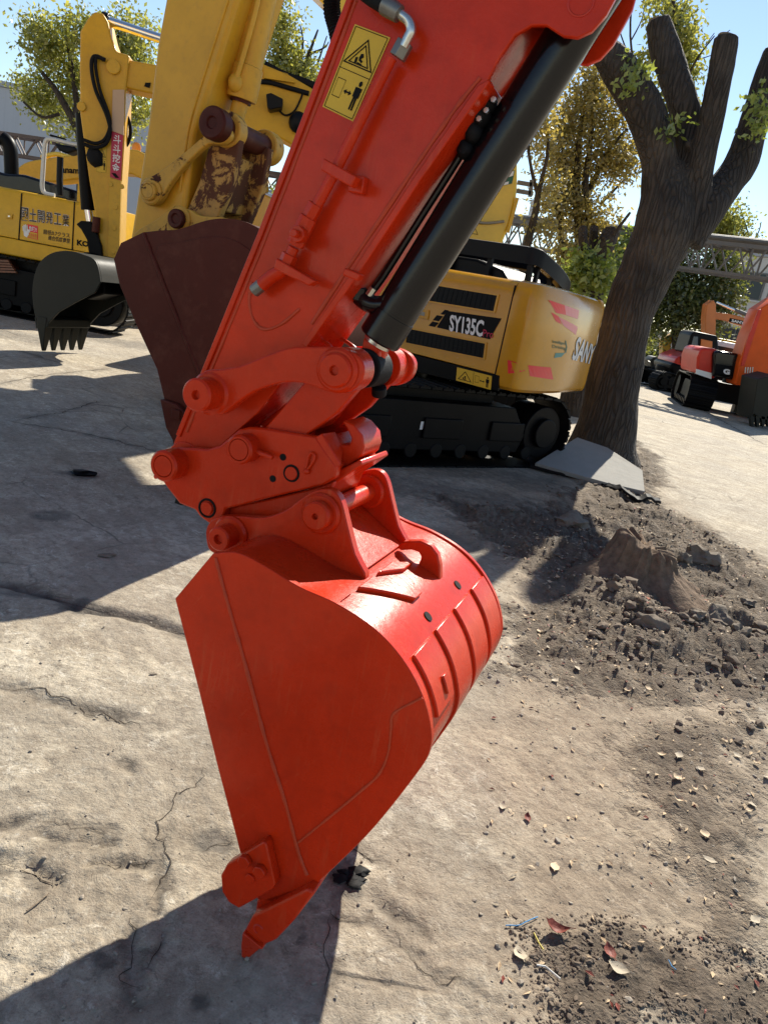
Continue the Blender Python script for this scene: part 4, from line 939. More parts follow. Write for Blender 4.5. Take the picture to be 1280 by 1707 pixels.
# stones
ROCKS = [(1166, 938, .10, (1.3, 1, .75), 'largest pale grey stone just right of the tree stump'), (1075, 1060, .075, (1.2, .8, .7), 'dark stone under an orange leaf in front of the stump'),
         (1193, 1032, .075, (1.2, 1, .9), 'angular brown stone at the right of the rubble line'), (1210, 1062, .05, (1, 1, .8), 'rounded dark stone below the angular brown stone'),
         (1225, 1075, .055, (1.1, .9, .9), 'dark rounded stone next to right end of the rubble line'), (1150, 1060, .05, (1, .8, .7), 'small brown stone in the middle of the rubble line'),
         (1120, 1000, .06, (1.5, .8, .5), 'flat pale stone at the foot of the stump'), (950, 878, .13, (1.4, 1, .6), 'dark lump of earth beside shadow edge left of the stump'),
         (1135, 945, .05, (1, .9, .8), 'small pale stone between stump and largest stone'), (1245, 1010, .045, (1.2, 1, .7), 'grey stone at the far right of the rubble')]
for px, py, r, s_, lab in ROCKS:
    g = gnd(px, py); mb = MB(); mb.blob((0, 0, r * s_[2] * .35), r, 3, 0.45, s_, Matrix.Rotation(random.uniform(0, 3), 3, 'Z')); o = mb.build('rock', 'rock', None, smooth=50); o.location = (g.x, g.y, gz(g.x, g.y)); tag(o, lab, 'stone')
for px, py, r, lab in ((1062, 1022, .05, 'broken red brick shard in front of the stump'), (1168, 1000, .045, 'small red brick chip right of the stump')):
    g = gnd(px, py); mb = MB(); mb.blob((0, 0, r * .3), r, 1, 0.35, (1.2, .8, .6)); o = mb.build('brick_shard', 'brick', None, smooth=15); o.location = (g.x, g.y, gz(g.x, g.y)); tag(o, lab, 'brick')
def thin(name, mat, pts, r, lab, cat, up=.006):
    P = [gnd(*p) for p in pts]; P = [Vector((p.x, p.y, gz(p.x, p.y) + up)) for p in P]; tag(MB().tube(P, r, 6).build(name, mat), lab, cat)
thin('twig', 'wood', [(45, 1520), (65, 1505), (82, 1491)], .0022, 'thin straight twig on sunlit concrete at the lower left', 'twig')
thin('twine', 'blueplastic', cr([(842, 1545), (865, 1543), (880, 1536), (896, 1529)], 4), .0015, 'short blue plastic twine on the dust', 'twine')
thin('straw', 'yellowtwine', [(889, 1557), (897, 1572), (905, 1584)], .002, 'yellow straw beside the dark red leaf', 'straw')
thin('twig', 'scrap', [(893, 1612), (908, 1612), (920, 1622), (932, 1636)], .0024, 'pale bent twig below the dark red leaf', 'twig', .01)
thin('twine', 'blueplastic', [(1112, 1604), (1118, 1614), (1124, 1622)], .0014, 'tiny blue twine scrap among the soil crumbs', 'twine')
for px, py, r, lab in ((135, 790, .06, 'crumpled dark plastic scrap on shaded concrete'), (180, 925, .03, 'small pale scrap of rubbish on shaded concrete near the shadow edge'), (256, 1124, .010, 'small dark pebble alone on sunlit concrete')):
    g = gnd(px, py); mb = MB(); mb.blob((0, 0, r * .25), r, 2, 0.5, (1.5, .7, .35), Matrix.Rotation(.5, 3, 'Z')); o = mb.build('debris', 'blackplastic' if px == 135 else 'rock', None, smooth=30); o.location = (g.x, g.y, gz(g.x, g.y)); tag(o, lab, 'debris')
# black lump of tar on the concrete behind the tooth
g = gnd(578, 1462); mb = MB()
for k in range(7): mb.blob((random.uniform(-.03, .035), random.uniform(-.03, .04), .004), random.uniform(.012, .022), 2, .5, (1.4, 1, .35))
o = mb.build('tar_lump', 'rubber', None, smooth=40); o.location = (g.x, g.y, gz(g.x, g.y)); tag(o, 'black wet tar lump on concrete behind the lowest bucket tooth', 'tar')

# ------------------------------------------------------------------ tree stump
g = gnd(1060, 985); mb = MB(); rings = []
for i, (h, r) in enumerate(((-.08, .40), (-.02, .36), (.03, .31), (.08, .27), (.13, .245), (.18, .225), (.22, .215), (.245, .205), (.255, .18))):
    ring = []
    for k in range(72):
        t = k * math.pi / 36; nz = noise.noise(Vector((math.cos(t) * 1.6, math.sin(t) * 1.6, h * 2))); n2 = noise.noise(Vector((math.cos(t) * 5, math.sin(t) * 5, h * 3))); n3 = noise.noise(Vector((math.cos(t) * 14, math.sin(t) * 14, h * 5)))
        root_ = max(0, 1 - h / .2) ** 2 * (.30 * max(0, math.cos(2.5 * (t - 3.4))) + .22 * max(0, math.cos(4 * (t - 5.2))))
        rr_ = r * (1 + .18 * nz + .12 * n2 + .07 * n3 + root_); ring.append((rr_ * math.cos(t), rr_ * math.sin(t) * .9, h + ((.055 * n2 + .03 * n3 - .055 * math.cos(t)) * min(1, h / .2) if h > .1 else 0)))
    rings.append(ring)
c = sum((Vector(p) for p in rings[-1]), Vector()) / 72
rings.append([Vector(p).lerp(c, .6) + Vector((0, 0, random.uniform(-.03, -.005))) for p in rings[-1]])
mb.loft(rings); o = mb.build('tree_stump', 'stumpwood', None, smooth=50); o.location = (g.x + .05, g.y + .15, gz(g.x, g.y) - .02); tag(o, 'weathered brown tree stump with rough broken top in churned soil', 'stump')

# ------------------------------------------------------------------ concrete slab piece and rubber strip by the tree
M['slab'] = plain('pale_concrete_slab', (0.27, 0.26, 0.235), 0.85, 0, 0.15, 0.3, 9)
def lift(px, py, z): p = gnd(px, py, z); return Vector((p.x, p.y, z))
P = [lift(890, 778, .03), lift(960, 735, .30), lift(1010, 752, .27), lift(1068, 790, .13), lift(1072, 826, .04), lift(1010, 812, .03)]
mb = MB(); mb.slab(P, 0.05); tag(mb.build('concrete_slab', 'slab', None, bevel=.006), 'pale broken concrete slab tilted against the foot of the big pollarded tree', 'slab')
P = cr([(880, 778), (930, 792), (985, 806), (1030, 828), (1065, 840), (1098, 842)], 5); rings = []
for i, (x, y) in enumerate(P):
    p = gnd(x, y); z = gz(p.x, p.y) + .012; t = i / (len(P) - 1); wd = .09 * (1 - .7 * t) + .01
    rings.append([(p.x, p.y - wd, z), (p.x, p.y + wd, z + .015), (p.x, p.y + wd, z + .045), (p.x, p.y - wd, z + .03)])
tag(MB().loft(rings).build('rubber_strip', 'rubber', None, bevel=.004), 'long black rubber strip lying below the concrete slab', 'rubber strip')
# ================================================================== LARGE YELLOW EXCAVATOR WITH BROWN BUCKET
F = Rig(gnd(300, 838), (0.9501, -0.3119))
froot = F.root('excavator', 'worn yellow excavator arm with a rust-brown bucket, right behind the orange-red arm', 'excavator')
def bossg(rig, px, py, r, w0, w1, name, parent, mat, hole=0.0, groove=0.0):
    v = rig.L(px, py, w0); return boss((v.x, v.z), w0, w1, r, name, parent, hole, mat, 0.12, groove)
fshell = [(240, 388), (270, 385), (300, 383), (345, 369), (380, 366), (415, 374), (455, 400), (495, 455), (512, 520), (495, 600), (440, 690), (380, 765), (330, 808)]
fmouth = [(305, 822), (292, 760), (283, 700), (262, 615), (228, 542), (200, 475), (190, 432), (202, 405)]
fb, fsh = bucket_shell(F, fshell, fmouth, 0.0, 1.25, 0.022, 'rust', froot, plate=0.03)
def fbead(px, r): 
    P = [F.L(x, y, -0.002) for x, y in cr(px, 8)]; MB().tube(P, [r * random.uniform(.8, 1.3) for _ in P], 8).build('weld_bead', 'rust', fb)
fbead([(240, 388), (262, 445), (290, 515), (320, 590), (350, 660)], 0.012)
mb = MB(); mb.prism(cr(F.P([(262, 420), (300, 405), (350, 395), (390, 400), (425, 425), (455, 470), (450, 560), (400, 640), (340, 640), (300, 530)], 0), 4, True), -0.006, 0.002); mb.build('side_wear_plate', 'rust', fb, bevel=.002)
mb = MB(); mb.prism(F.P([(274, 664), (300, 672), (330, 700), (326, 745), (300, 742), (284, 712)], 0), -0.05, 0.0); fc = mb.build('side_cutter', 'rust', fb, bevel=.01)
for q in ((296, 690), (312, 715)): v = F.L(q[0], q[1], -.05); MB().box((v.x - .03, -.075, v.z - .03), (v.x + .03, -.049, v.z + .03)).build('cutter_bolt', 'rust', fc, bevel=.004)
for k in range(5):
    wc = 0.04 + k * 1.17 / 4; mb = MB()
    mb.prism(F.P([(340, 798), (332, 826), (302, 843), (292, 840), (300, 815)], 0), wc - .055, wc + .055); mb.build('tooth', 'darksteel', fb, bevel=.008)
EA = 0.30
mb = MB(); ep = cr(F.P([(225, 388), (262, 365), (278, 352), (298, 346), (318, 350), (335, 360), (380, 364), (380, 385), (300, 400), (240, 400)], EA), 3, True)
for a in (EA, 0.91): mb.prism(ep, a, a + .05)
fe = mb.build('bucket_ear', 'yellow_chip', fb, bevel=.006)
bossg(F, 300, 366, .088, EA + .002, EA - .02, 'pin_collar', fb, 'yellow_chip'); bossg(F, 300, 366, .062, EA, EA - .055, 'pin_boss', fb, 'rust', hole=.03)
# arm
FA0, FA1 = 0.38, 0.88
fa_px = [(306, -330), (275, 0), (262, 70), (245, 213), (232, 300), (220, 378), (216, 400), (240, 420), (300, 400), (309, 345), (323, 223), (362, 110), (395, 0), (500, -330)]
mb = MB(); mb.prism(F.P(fa_px, FA0), FA0, FA1); farm = mb.build('arm', 'yellow', froot, bevel=.03, seg=3)
mb = MB(); q = [(380, 0), (345, 110), (318, 200), (306, 270), (300, 320)]
for d in (0,): mb.tube([F.L(x, y, FA0 - .002) for x, y in cr(q, 5)], .010, 8)
mb.build('weld_bead', 'yellow', farm)
# guide links, H link
gp_ = cr(F.P([(236, 300), (256, 292), (285, 272), (318, 245), (345, 222), (372, 205), (385, 225), (370, 240), (348, 240), (325, 258), (300, 285), (280, 312), (266, 336), (246, 342), (234, 325)], FA0 - .07), 3, True)
for a in (FA0 - .07, FA1 + .02):
    mb = MB(); mb.prism(gp_, a, a + .05); gl = mb.build('guide_link', 'yellow_chip', froot, bevel=.008)
    if a < .5:
        bossg(F, 253, 320, .085, a + .002, a - .02, 'pin_collar', gl, 'yellow_chip'); bossg(F, 253, 320, .06, a, a - .045, 'pin_boss', gl, 'yellow_chip', groove=.045)
        bossg(F, 366, 210, .10, a + .002, a - .09, 'pin_boss', gl, 'rust', hole=.035)
v = F.L(366, 210, FA0 - .07); MB().cyl((v.x, FA0 - .1, v.z), (v.x, FA1 + .16, v.z), .075, 24).build('link_pin', 'rust', froot, bevel=.008)
for a, b in ((FA0, FA0 + .10), (FA1 - .02, FA1 + .10)): MB().cyl((v.x, a, v.z), (v.x, b, v.z), .112, 28).build('link_sleeve', 'yellow_chip', froot, bevel=.01)
mb = MB(); mb.prism(F.P([(350, 225), (398, 222), (385, 300), (360, 362), (330, 372), (308, 352), (330, 300)], FA0), FA0 + .02, FA0 + .09); mb.prism(F.P([(350, 225), (398, 222), (385, 300), (360, 362), (330, 372), (308, 352), (330, 300)], FA0), FA1 - .1, FA1 - .03)
mb.prism(F.P([(352, 250), (372, 250), (350, 345), (325, 345)], FA0), FA0 + .09, FA1 - .1)
mb.build('bucket_link', 'rusty_yellow', froot, bevel=.01)
# cylinder
XF = 0.63
c0 = F.L(402, 166, XF); c1 = F.L(449, -60, XF); ax = (c1 - c0).normalized()
fc = empty('bucket_cylinder', (0, 0, 0)); fc.parent = froot
MB().tube([c0, c0 + ax * .02, c0 + ax * .20, c0 + ax * .205, c0 + ax * .9, c0 + ax * .905, c0 + ax * .95, c0 + ax * .955, c1], [.098, .103, .103, .092, .092, .097, .097, .092, .092], 36).build('barrel', 'yellow_worn', fc, smooth=30)
rc = F.L(386, 222, XF)
MB().tube([rc, c0], .052, 24).build('rod', 'yellow_worn', fc); MB().cyl((rc.x, XF - .09, rc.z), (rc.x, XF + .09, rc.z), .10, 28).build('rod_eye', 'yellow_chip', fc, bevel=.01)
MB().tube([c0 - ax * .02, c0], .07, 24).build('rod_wiper', 'rust', fc)
MB().tube([F.L(x, y, XF - .12) for x, y in cr([(436, -40), (428, 10), (412, 70), (396, 125), (392, 140)], 5)], .017, 12).build('steel_pipe', 'yellow_worn', fc)
v = F.L(393, 138, XF - .1); MB().ball(v, .05, 14, (1, 1, 1.2)).build('port_block', 'yellow_worn', fc)
# boom and upper machine out of the picture to the left
t = F.L(400, -330, FA0)
mb = MB(); mb.prism([(t.x + .4, t.z + .2), (t.x + .5, t.z + 1.0), (t.x - 0.2, t.z + 1.2), (t.x - 3.2, t.z + 1.6), (t.x - 6.0, 2.2), (t.x - 6.7, 1.6), (t.x - 6.1, 1.4), (t.x - 3.0, t.z + .7), (t.x - .3, t.z + .3)], .35, .95); mb.build('boom', 'yellow', froot, bevel=.02)

# ================================================================== generic excavator pieces
def track_mesh(mb, L_, h, wd, w0, pads=True, a0=0.0):
    """one crawler belt, length along a, from w0 to w0+wd"""
    r = h / 2; n = 14; pth = []
    for i in range(n + 1): t = math.pi / 2 + math.pi * i / n; pth.append((a0 - L_ / 2 + r + r * math.cos(t), r + r * math.sin(t)))
    for i in range(n + 1): t = -math.pi / 2 + math.pi * i / n; pth.append((a0 + L_ / 2 - r + r * math.cos(t), r + r * math.sin(t)))
    # even points along the loop
    P = [np.array(p) for p in pth]; P.append(P[0]); d = [0]
    for a, b in zip(P[:-1], P[1:]): d.append(d[-1] + np.linalg.norm(b - a))
    N = max(20, int(d[-1] / 0.15))
    inner = [np.array((a0 + (p[0] - a0) * (1 - .05 / (L_ / 2)), r + (p[1] - r) * (1 - .05 / r))) for p in pth]
    outer = [np.array((a0 + (p[0] - a0) * (1 - .022 / (L_ / 2)), r + (p[1] - r) * (1 - .022 / r))) for p in pth]
    mb.loft([[(p[0], w, p[1]) for p in outer] for w in (w0, w0 + wd)], cap=False); 
    for k in range(N):
        s = d[-1] * k / N; i = max(j for j in range(len(d)) if d[j] <= s); f = (s - d[i]) / max(1e-6, d[min(i + 1, len(d) - 1)] - d[i])
        p = P[i] * (1 - f) + P[min(i + 1, len(P) - 1)] * f; t = P[min(i + 1, len(P) - 1)] - P[i]; t = t / (np.linalg.norm(t) + 1e-9); nn = np.array((-t[1], t[0])) * -1
        nn = np.array((t[1], -t[0])); 
        hw = 0.066
        A = [p - t * hw - nn * .018, p + t * hw - nn * .018, p + t * hw, p + t * .03 + nn * .004, p + t * .025 + nn * .022, p + t * .012 + nn * .022, p - t * .0 + nn * .004, p - t * .035 + nn * .016, p - t * hw + nn * .003]
        mb.prism([tuple(x) for x in A], w0, w0 + wd)
    return mb
def track_frame(mb, L_, h, wd, w0, a0=0.0):
    r = h / 2
    mb.prism([(a0 - L_ / 2 + r * 1.25, h * .20), (a0 + L_ / 2 - r * 1.9, h * .20), (a0 + L_ / 2 - r * 1.7, h * .45), (a0 + L_ / 2 - r * 2.3, h * .82), (a0 - L_ / 2 + r * 1.9, h * .82), (a0 - L_ / 2 + r * 1.3, h * .5)], w0 + wd * .12, w0 + wd * .8)
    for k in range(3): mb.box((a0 - L_ * .3 + k * L_ * .24, w0 + wd * .06, h * .36), (a0 - L_ * .3 + k * L_ * .24 + L_ * .13, w0 + wd * .13, h * .62))
    for s in (-1, 1): mb.cyl((a0 + s * (L_ / 2 - r), w0 + .06, r), (a0 + s * (L_ / 2 - r), w0 + wd - .06, r), r * .74, 24); mb.cyl((a0 + s * (L_ / 2 - r), w0 + .0, r), (a0 + s * (L_ / 2 - r), w0 + .1, r), r * .42, 18)
    n = max(4, int(L_ / .42))
    for k in range(n):
        x = a0 - L_ / 2 + h * .75 + (L_ - h * 1.5) * k / (n - 1); mb.cyl((x, w0 + .05, h * .2), (x, w0 + wd - .05, h * .16), h * .10, 16)
    return mb
def undercarriage(parent, L_, h, gauge, wd, rot=0.0, center=(0, 0), mat='track', name='crawler_track'):
    mt = Matrix.Translation((center[0], center[1], 0)) @ Matrix.Rotation(rot, 4, 'Z')
    for s in (-1, 1):
        w0 = s * gauge / 2 - wd / 2
        mb = MB(); track_mesh(mb, L_, h, wd, w0); mb.xf(mt); tb = mb.build(name, mat, parent, smooth=30)
        mb = MB(); track_frame(mb, L_, h, wd, w0); mb.xf(mt); mb.build('track_frame', 'black', tb, bevel=.01)
    mb = MB(); mb.box((-L_ * .22, -gauge / 2, h * .35), (L_ * .22, gauge / 2, h * .95)); mb.cyl((0, 0, h * .9), (0, 0, h + .16), .55, 32); mb.xf(mt); mb.build('car_body', 'black', parent, bevel=.02)
def rounded(pts, r, n=5):
    """round the corners of a 2D polygon"""
    out = []; N = len(pts)
    for i in range(N):
        p = np.array(pts[i], float); a = np.array(pts[i - 1], float) - p; b = np.array(pts[(i + 1) % N], float) - p
        ra = r[i] if isinstance(r, (list, tuple)) else r
        la, lb = np.linalg.norm(a), np.linalg.norm(b); k = min(ra, la * .45, lb * .45); p0 = p + a / la * k; p1 = p + b / lb * k
        for j in range(n + 1): t = j / n; out.append(tuple((1 - t) ** 2 * p0 + 2 * t * (1 - t) * p + t * t * p1))
    return out
def plan(mb, pts, z0, z1, inset=0.0):
    """extrude a plan (a,w) outline upward, with a softened top"""
    c = np.mean(np.array(pts), axis=0); rings = [[(p[0], p[1], z0) for p in pts]]
    if inset:
        for k in range(0, 5):
            t = k / 4 * math.pi / 2; ins = inset * (1 - math.cos(t)); z = z1 - inset + inset * math.sin(t)
            ring = []
            for p in pts:
                d = c - np.array(p); d = d / np.linalg.norm(d); ring.append((p[0] + d[0] * ins, p[1] + d[1] * ins, z))
            rings.append(ring)
    else: rings.append([(p[0], p[1], z1) for p in pts])
    mb.loft(rings); return mb

# ================================================================== OCHRE YELLOW EXCAVATOR BEHIND THE ORANGE ARM
d_ = ray(826, 624); k_ = 7.45 / math.hypot(d_.x, d_.y)
S = Rig(CAMP + d_ * k_, (0.80, -0.60))
sroot = S.root('excavator', 'ochre yellow excavator with black vents and white lettered model plate, parked beside the big tree', 'excavator')
ztop, zbot = S.L(865, 467, 0).z, S.L(826, 624, 0).z
BWd = 2.0                                        # house width
# deck and side panel
mb = MB(); mb.box((-3.6, 0.02, zbot - .16), (-0.05, BWd - .02, zbot - .01)); mb.build('revolving_frame', 'black', sroot, bevel=.01)
hood_px = [(350, 380), (743, 445), (866, 467), (826, 625), (662, 580), (560, 552), (300, 480)]
z_h = ztop
mb = MB()
pr = [(0.0, zbot), (0.0, z_h - .14), (0.02, z_h - .06), (0.07, z_h - .015), (0.16, z_h), (BWd - .16, z_h), (BWd - .03, z_h - .06), (BWd, z_h - .14), (BWd, zbot)]
mb.loft([[(a, p[0], p[1]) for p in pr] for a in (-2.75, -.012)]); hood = mb.build('engine_hood', 'yellow_glossy', sroot, bevel=.004)
# counterweight: rounded tail
tail = [(0.0, 0.0), (.16, 0.0), (.205, .015), (.24, .08), (.26, .2), (.27, .4), (.268, .6), (.25, .85), (.21, 1.1), (.15, 1.4), (.08, 1.7), (.03, BWd - .08), (0.0, BWd)]
tp = [tail[0]] + cr(tail[1:-1], 5) + [tail[-1]]
zc0 = S.L(832, 648, 0).z; zc1 = z_h + .01
cprof = [(0.05, zc0), (0.012, zc0 + .03), (0.0, zc0 + .08), (0.0, zc0 + .55), (0.0, zc1 - .16), (0.02, zc1 - .07), (0.06, zc1 - .02), (0.13, zc1)]
rings = []
cc = np.array((-0.4, BWd / 2))
for ins, z in cprof:
    ring = []
    for p in tp:
        d = cc - np.array(p); d /= np.linalg.norm(d); k = ins if p[0] > .08 else ins
        q_ = np.array(p) + d * k; q_[0] = max(q_[0], 0.0); ring.append((q_[0], q_[1], z))
    rings.append(ring)
mb = MB(); mb.loft(rings); cw = mb.build('counterweight', 'yellow_glossy', sroot, smooth=28)
def tail_map(px_quad, lift=.003, run=None):
    """wrap (u,v) on the counterweight: u along the plan outline, v in height"""
    L_ = [0]
    for a, b in zip(tp[:-1], tp[1:]): L_.append(L_[-1] + math.dist(a, b))
    def pt(s):
        i = max(j for j in range(len(L_)) if L_[j] <= max(s, 0)); i = min(i, len(tp) - 2); f = (s - L_[i]) / (L_[i + 1] - L_[i]); p = np.array(tp[i]) * (1 - f) + np.array(tp[i + 1]) * f
        t = np.array(tp[i + 1]) - np.array(tp[i]); t /= np.linalg.norm(t); return p + np.array((t[1], -t[0])) * lift
    def inv(px, py):
        best = None
        for s in np.linspace(0, L_[-1] * .55, 160):
            p = pt(s)
            for_z = None
            w = S.O + S.A * float(p[0]) + S.W * float(p[1]); d = ray(px, py); k = ((w - CAMP).xy.length) / d.xy.length; z = CAMP.z + d.z * k
            x, y = proj(Vector((w.x, w.y, z))); e = abs(x - px)
            if best is None or e < best[0]: best = (e, s, z)
        return best[1], best[2]
    Q = [inv(*p) for p in px_quad]
    if run: Q[1] = (Q[0][0] + run, Q[0][1] - .09); Q[2] = (Q[3][0] + run, Q[3][1] - .05)
    def f(u, v):
        a = np.array(Q[0]) * (1 - u) + np.array(Q[1]) * u; b = np.array(Q[3]) * (1 - u) + np.array(Q[2]) * u; q = a * (1 - v) + b * v; p = pt(q[0]); return Vector((p[0], p[1], q[1]))
    return f
def sub_poly(mb, f, pts, n=6):
    """polygon cut into columns so that it can wrap: pts given as quads TL,TR,BR,BL"""
    TL, TR, BR, BL = pts
    for k in range(n):
        u0, u1 = k / n, (k + 1) / n; g = lambda a, b, u: (a[0] + (b[0] - a[0]) * u, a[1] + (b[1] - a[1]) * u)
        mb.uvpoly(f, [g(TL, TR, u0), g(TL, TR, u1), g(BL, BR, u1), g(BL, BR, u0)])
f = tail_map([(846, 600), (922, 610), (922, 634), (846, 624)]); mb = MB(); mb.mi = 0
sub_poly(mb, f, [(0.0, 0.0), (.12, .02), (.24, .45), (.24, .45)][:4], 3); sub_poly(mb, f, [(0.0, 0.0), (.14, .05), (.26, .5), (.0, .95)], 3); sub_poly(mb, f, [(.32, .10), (.92, .12), (1.0, .95), (.36, .85)], 6); mb.build('reflector', ['redfilm'], cw, smooth=0, recalc=False)
f = tail_map([(914, 500), (966, 512), (966, 560), (914, 548)]); mb = MB(); mb.mi = 0
sub_poly(mb, f, [(0, 0), (.45, .06), (.5, .38), (.2, .38)], 4); mb.mi = 1; sub_poly(mb, f, [(.45, .06), (.98, .12), (.95, .42), (.5, .38)], 4); sub_poly(mb, f, [(.26, .50), (.98, .70), (.92, 1.0), (.45, .78)], 6); mb.mi = 0; sub_poly(mb, f, [(.06, .40), (.26, .48), (.38, .74), (.2, .68)], 3); mb.build('faded_reflector', ['redfilm', 'pinkfilm'], cw, smooth=0, recalc=False)
mb = MB(); f = tail_map([(964, 560), (1042, 566), (1042, 608), (962, 602)], .003, .98); t = text2d('SANY', .035, .12); mb.mi = 0
f2 = tail_map([(964, 560), (1042, 566), (1042, 608), (962, 602)], .006, .98)
for k, (ff, off, m_) in enumerate(((f, .05, 1), (f2, .025, 0))):
    t = text2d('SANY', .055 if k == 0 else .028, .1); mb.mi = m_
    V = [mb.bm.verts.new(ff(u, 1 - v)) for u, v in t[0]]
    for fc in t[1]: mb.face([V[i] for i in fc])
mb.build('maker_lettering', ['silver', 'ink'], cw, smooth=0, recalc=False)
f = tail_map([(921, 566), (946, 570), (944, 600), (919, 596)]); mb = MB(); mb.mi = 0
for txt, v0, v1 in (('Intelligent', .02, .24), ('Driving', .28, .52)):
    t = text2d(txt, .01); V = [mb.bm.verts.new(f(u * .9, v0 + (1 - v) * (v1 - v0))) for u, v in t[0]]
    for fc in t[1]: mb.face([V[i] for i in fc])
mb.mi = 1
for a, b in (((.05, .98), (.75, .45)),): sub_poly(mb, f, [(.2, .72), (.85, .62), (.6, .88), (.15, 1.0)], 3)
mb.mi = 0; sub_poly(mb, f, [(.78, -.05), (.86, -.05), (.98, .3), (.9, .3)], 2); sub_poly(mb, f, [(.9, .3), (.98, .3), (.92, .62), (.82, .62)], 2)
mb.build('emblem', ['greenfilm', 'teal'], cw, smooth=0, recalc=False)
# vents, latch and model plate on the side panel
def rect(px, w): return [S.L(x, y, w) for x, y in px]
def vent(px, name='vent_grille'):
    q = rect(px, 0); mb = MB(); f = quad_map(q, .004); mb.mi = 0; mb.uvpoly(f, [(0, 0), (1, 0), (1, 1), (0, 1)])
    fo = quad_map(q, .012); mb.mi = 1
    for (u0, v0, u1, v1) in ((-.02, -.10, 1.02, .0), (-.02, 1.0, 1.02, 1.10), (-.02, 0, .0, 1), (1.0, 0, 1.02, 1)):
        mb.slab([fo(u0, v0), fo(u0, v1), fo(u1, v1), fo(u1, v0)], .014)
    mb.mi = 0; fm = quad_map(q, .009)
    for k in range(1, 18): mb.slab([fm(k / 18 - .006, .02), fm(k / 18 - .006, .98), fm(k / 18 + .006, .98), fm(k / 18 + .006, .02)], .006)
    for k in range(1, 7): mb.slab([fm(0, k / 7 - .02), fm(0, k / 7 + .02), fm(1, k / 7 + .02), fm(1, k / 7 - .02)], .006)
    return mb.build(name, ['blackplastic', 'yellow_glossy'], hood, smooth=0)
vent([(690, 470), (829, 493), (823, 519), (682, 496)]); vent([(681, 548), (809, 573), (806, 597), (677, 571)])
mb = MB(); f = quad_map(rect([(693, 513), (716, 517), (714, 533), (691, 528)], 0), .005); mb.mi = 0; f0 = quad_map(rect([(693, 513), (716, 517), (714, 533), (691, 528)], 0), .014); mb.slab([f0(0, 0), f0(0, 1), f0(1, 1), f0(1, 0)], .02)
mb.mi = 1; f1 = quad_map(rect([(693, 513), (716, 517), (714, 533), (691, 528)], 0), .018); mb.slab([f1(.3, .3), f1(.3, .7), f1(.75, .7), f1(.75, .3)], .01); mb.build('door_latch', ['yellow_glossy', 'dullsteel'], hood, bevel=.002)
mb = MB(); f = quad_map(rect([(722, 514), (836, 531), (818, 566), (716, 545)], 0), .004); mb.mi = 0
mb.uvpoly(f, [(.22, .02), (1.0, .0), (.985, 1), (.12, .95)])
for q in ((.0, .68, .12, .95), (.05, .32, .16, .62), (.15, -.02, .22, .24)): mb.uvpoly(f, [(q[0] + .03, q[1]), (q[2] + .02, q[1] + .01), (q[2] - .03, q[3]), (q[0] - .02, q[3])])
f = quad_map(rect([(749, 524), (806, 534), (804, 562), (749, 552)], 0), .007); t = text2d('SY135C', .03); mb.mi = 1
V = [mb.bm.verts.new(f(u + .03 * v, 1 - v)) for u, v in t[0]]
for fc in t[1]: mb.face([V[i] for i in fc])
f = quad_map(rect([(806, 549), (824, 552), (822, 564), (805, 561)], 0), .007); t = text2d('Pro', .005); mb.mi = 2
V = [mb.bm.verts.new(f(u, 1 - v)) for u, v in t[0]]
for fc in t[1]: mb.face([V[i] for i in fc])
mb.build('model_plate', ['ink', 'white', 'crimson'], hood, smooth=0, recalc=False)
MB().box((-.012, -.002, zbot), (.0, .1, z_h - .05)).build('panel_gap', 'ink', sroot)
# skirt with warning sticker
q = rect([(762, 612), (820, 627), (818, 650), (760, 634)], -.01)
warn_sticker(q, 'warning_sticker', sroot, portrait=False, lift=.003)
mb = MB(); mb.slab([S.L(560, 560, -.008), S.L(560, 588, -.008), S.L(829, 652, -.008), S.L(832, 626, -.008)], .03); mb.build('side_skirt', 'black', sroot, bevel=.004)
# engine cover and guard rail on the hood
mb = MB(); mb.prism([(-2.25, z_h - .02), (-.50, z_h - .02), (-.62, z_h + .10), (-.95, z_h + .17), (-2.25, z_h + .17)], .70, 1.75); mb.build('engine_cover', 'blackplastic', sroot, bevel=.03)
ra = empty('guard_rail', (0, 0, 0)); ra.parent = sroot
z1 = z_h + .29; outl = rounded([(-2.3, .62), (-1.5, .62), (-.9, .62), (-.20, .62), (-.14, 1.15), (-.24, 1.6), (-.9, 1.82), (-1.5, 1.82), (-2.3, 1.82)], [.1, .02, .02, .14, .3, .16, .02, .02, .1], 5)
zr = lambda p: z1 - .27 * min(1, max(0.0, (p[1] - .68) / .95)) * min(1, max(0.0, (p[0] + .9) / .5))
mb = MB(); c = np.mean(np.array(outl), axis=0)
inn = [tuple(np.array(p) + (c - np.array(p)) * .10) for p in outl]
mb.loft([[(p[0], p[1], zr(p) - .10) for p in outl], [(p[0], p[1], zr(p) + .06) for p in outl], [(p[0], p[1], zr(p) + .07) for p in inn], [(p[0], p[1], zr(p) - .09) for p in inn], [(p[0], p[1], zr(p) - .10) for p in outl]], cap=False)
mb.build('rail_band', 'blackplastic', ra, bevel=.012)
for k in range(5): MB().bar((-2.2 + k * .48, .67, z_h - .02), (-2.2 + k * .48, .67, z1), .05).build('rail_post', 'blackplastic', ra)
for k in range(3): MB().bar((-.24, .75 + k * .3, z_h - .02), (-.24, .75 + k * .3, z1 - .05 - k * .08), .04).build('rail_post', 'blackplastic', ra)
mb = MB()
for k in range(14): mb.bar((-2.25, .66 + k * .085, z1), (-.9, .66 + k * .085, z1), .02)
mb.build('rail_mesh', 'blackplastic', ra)
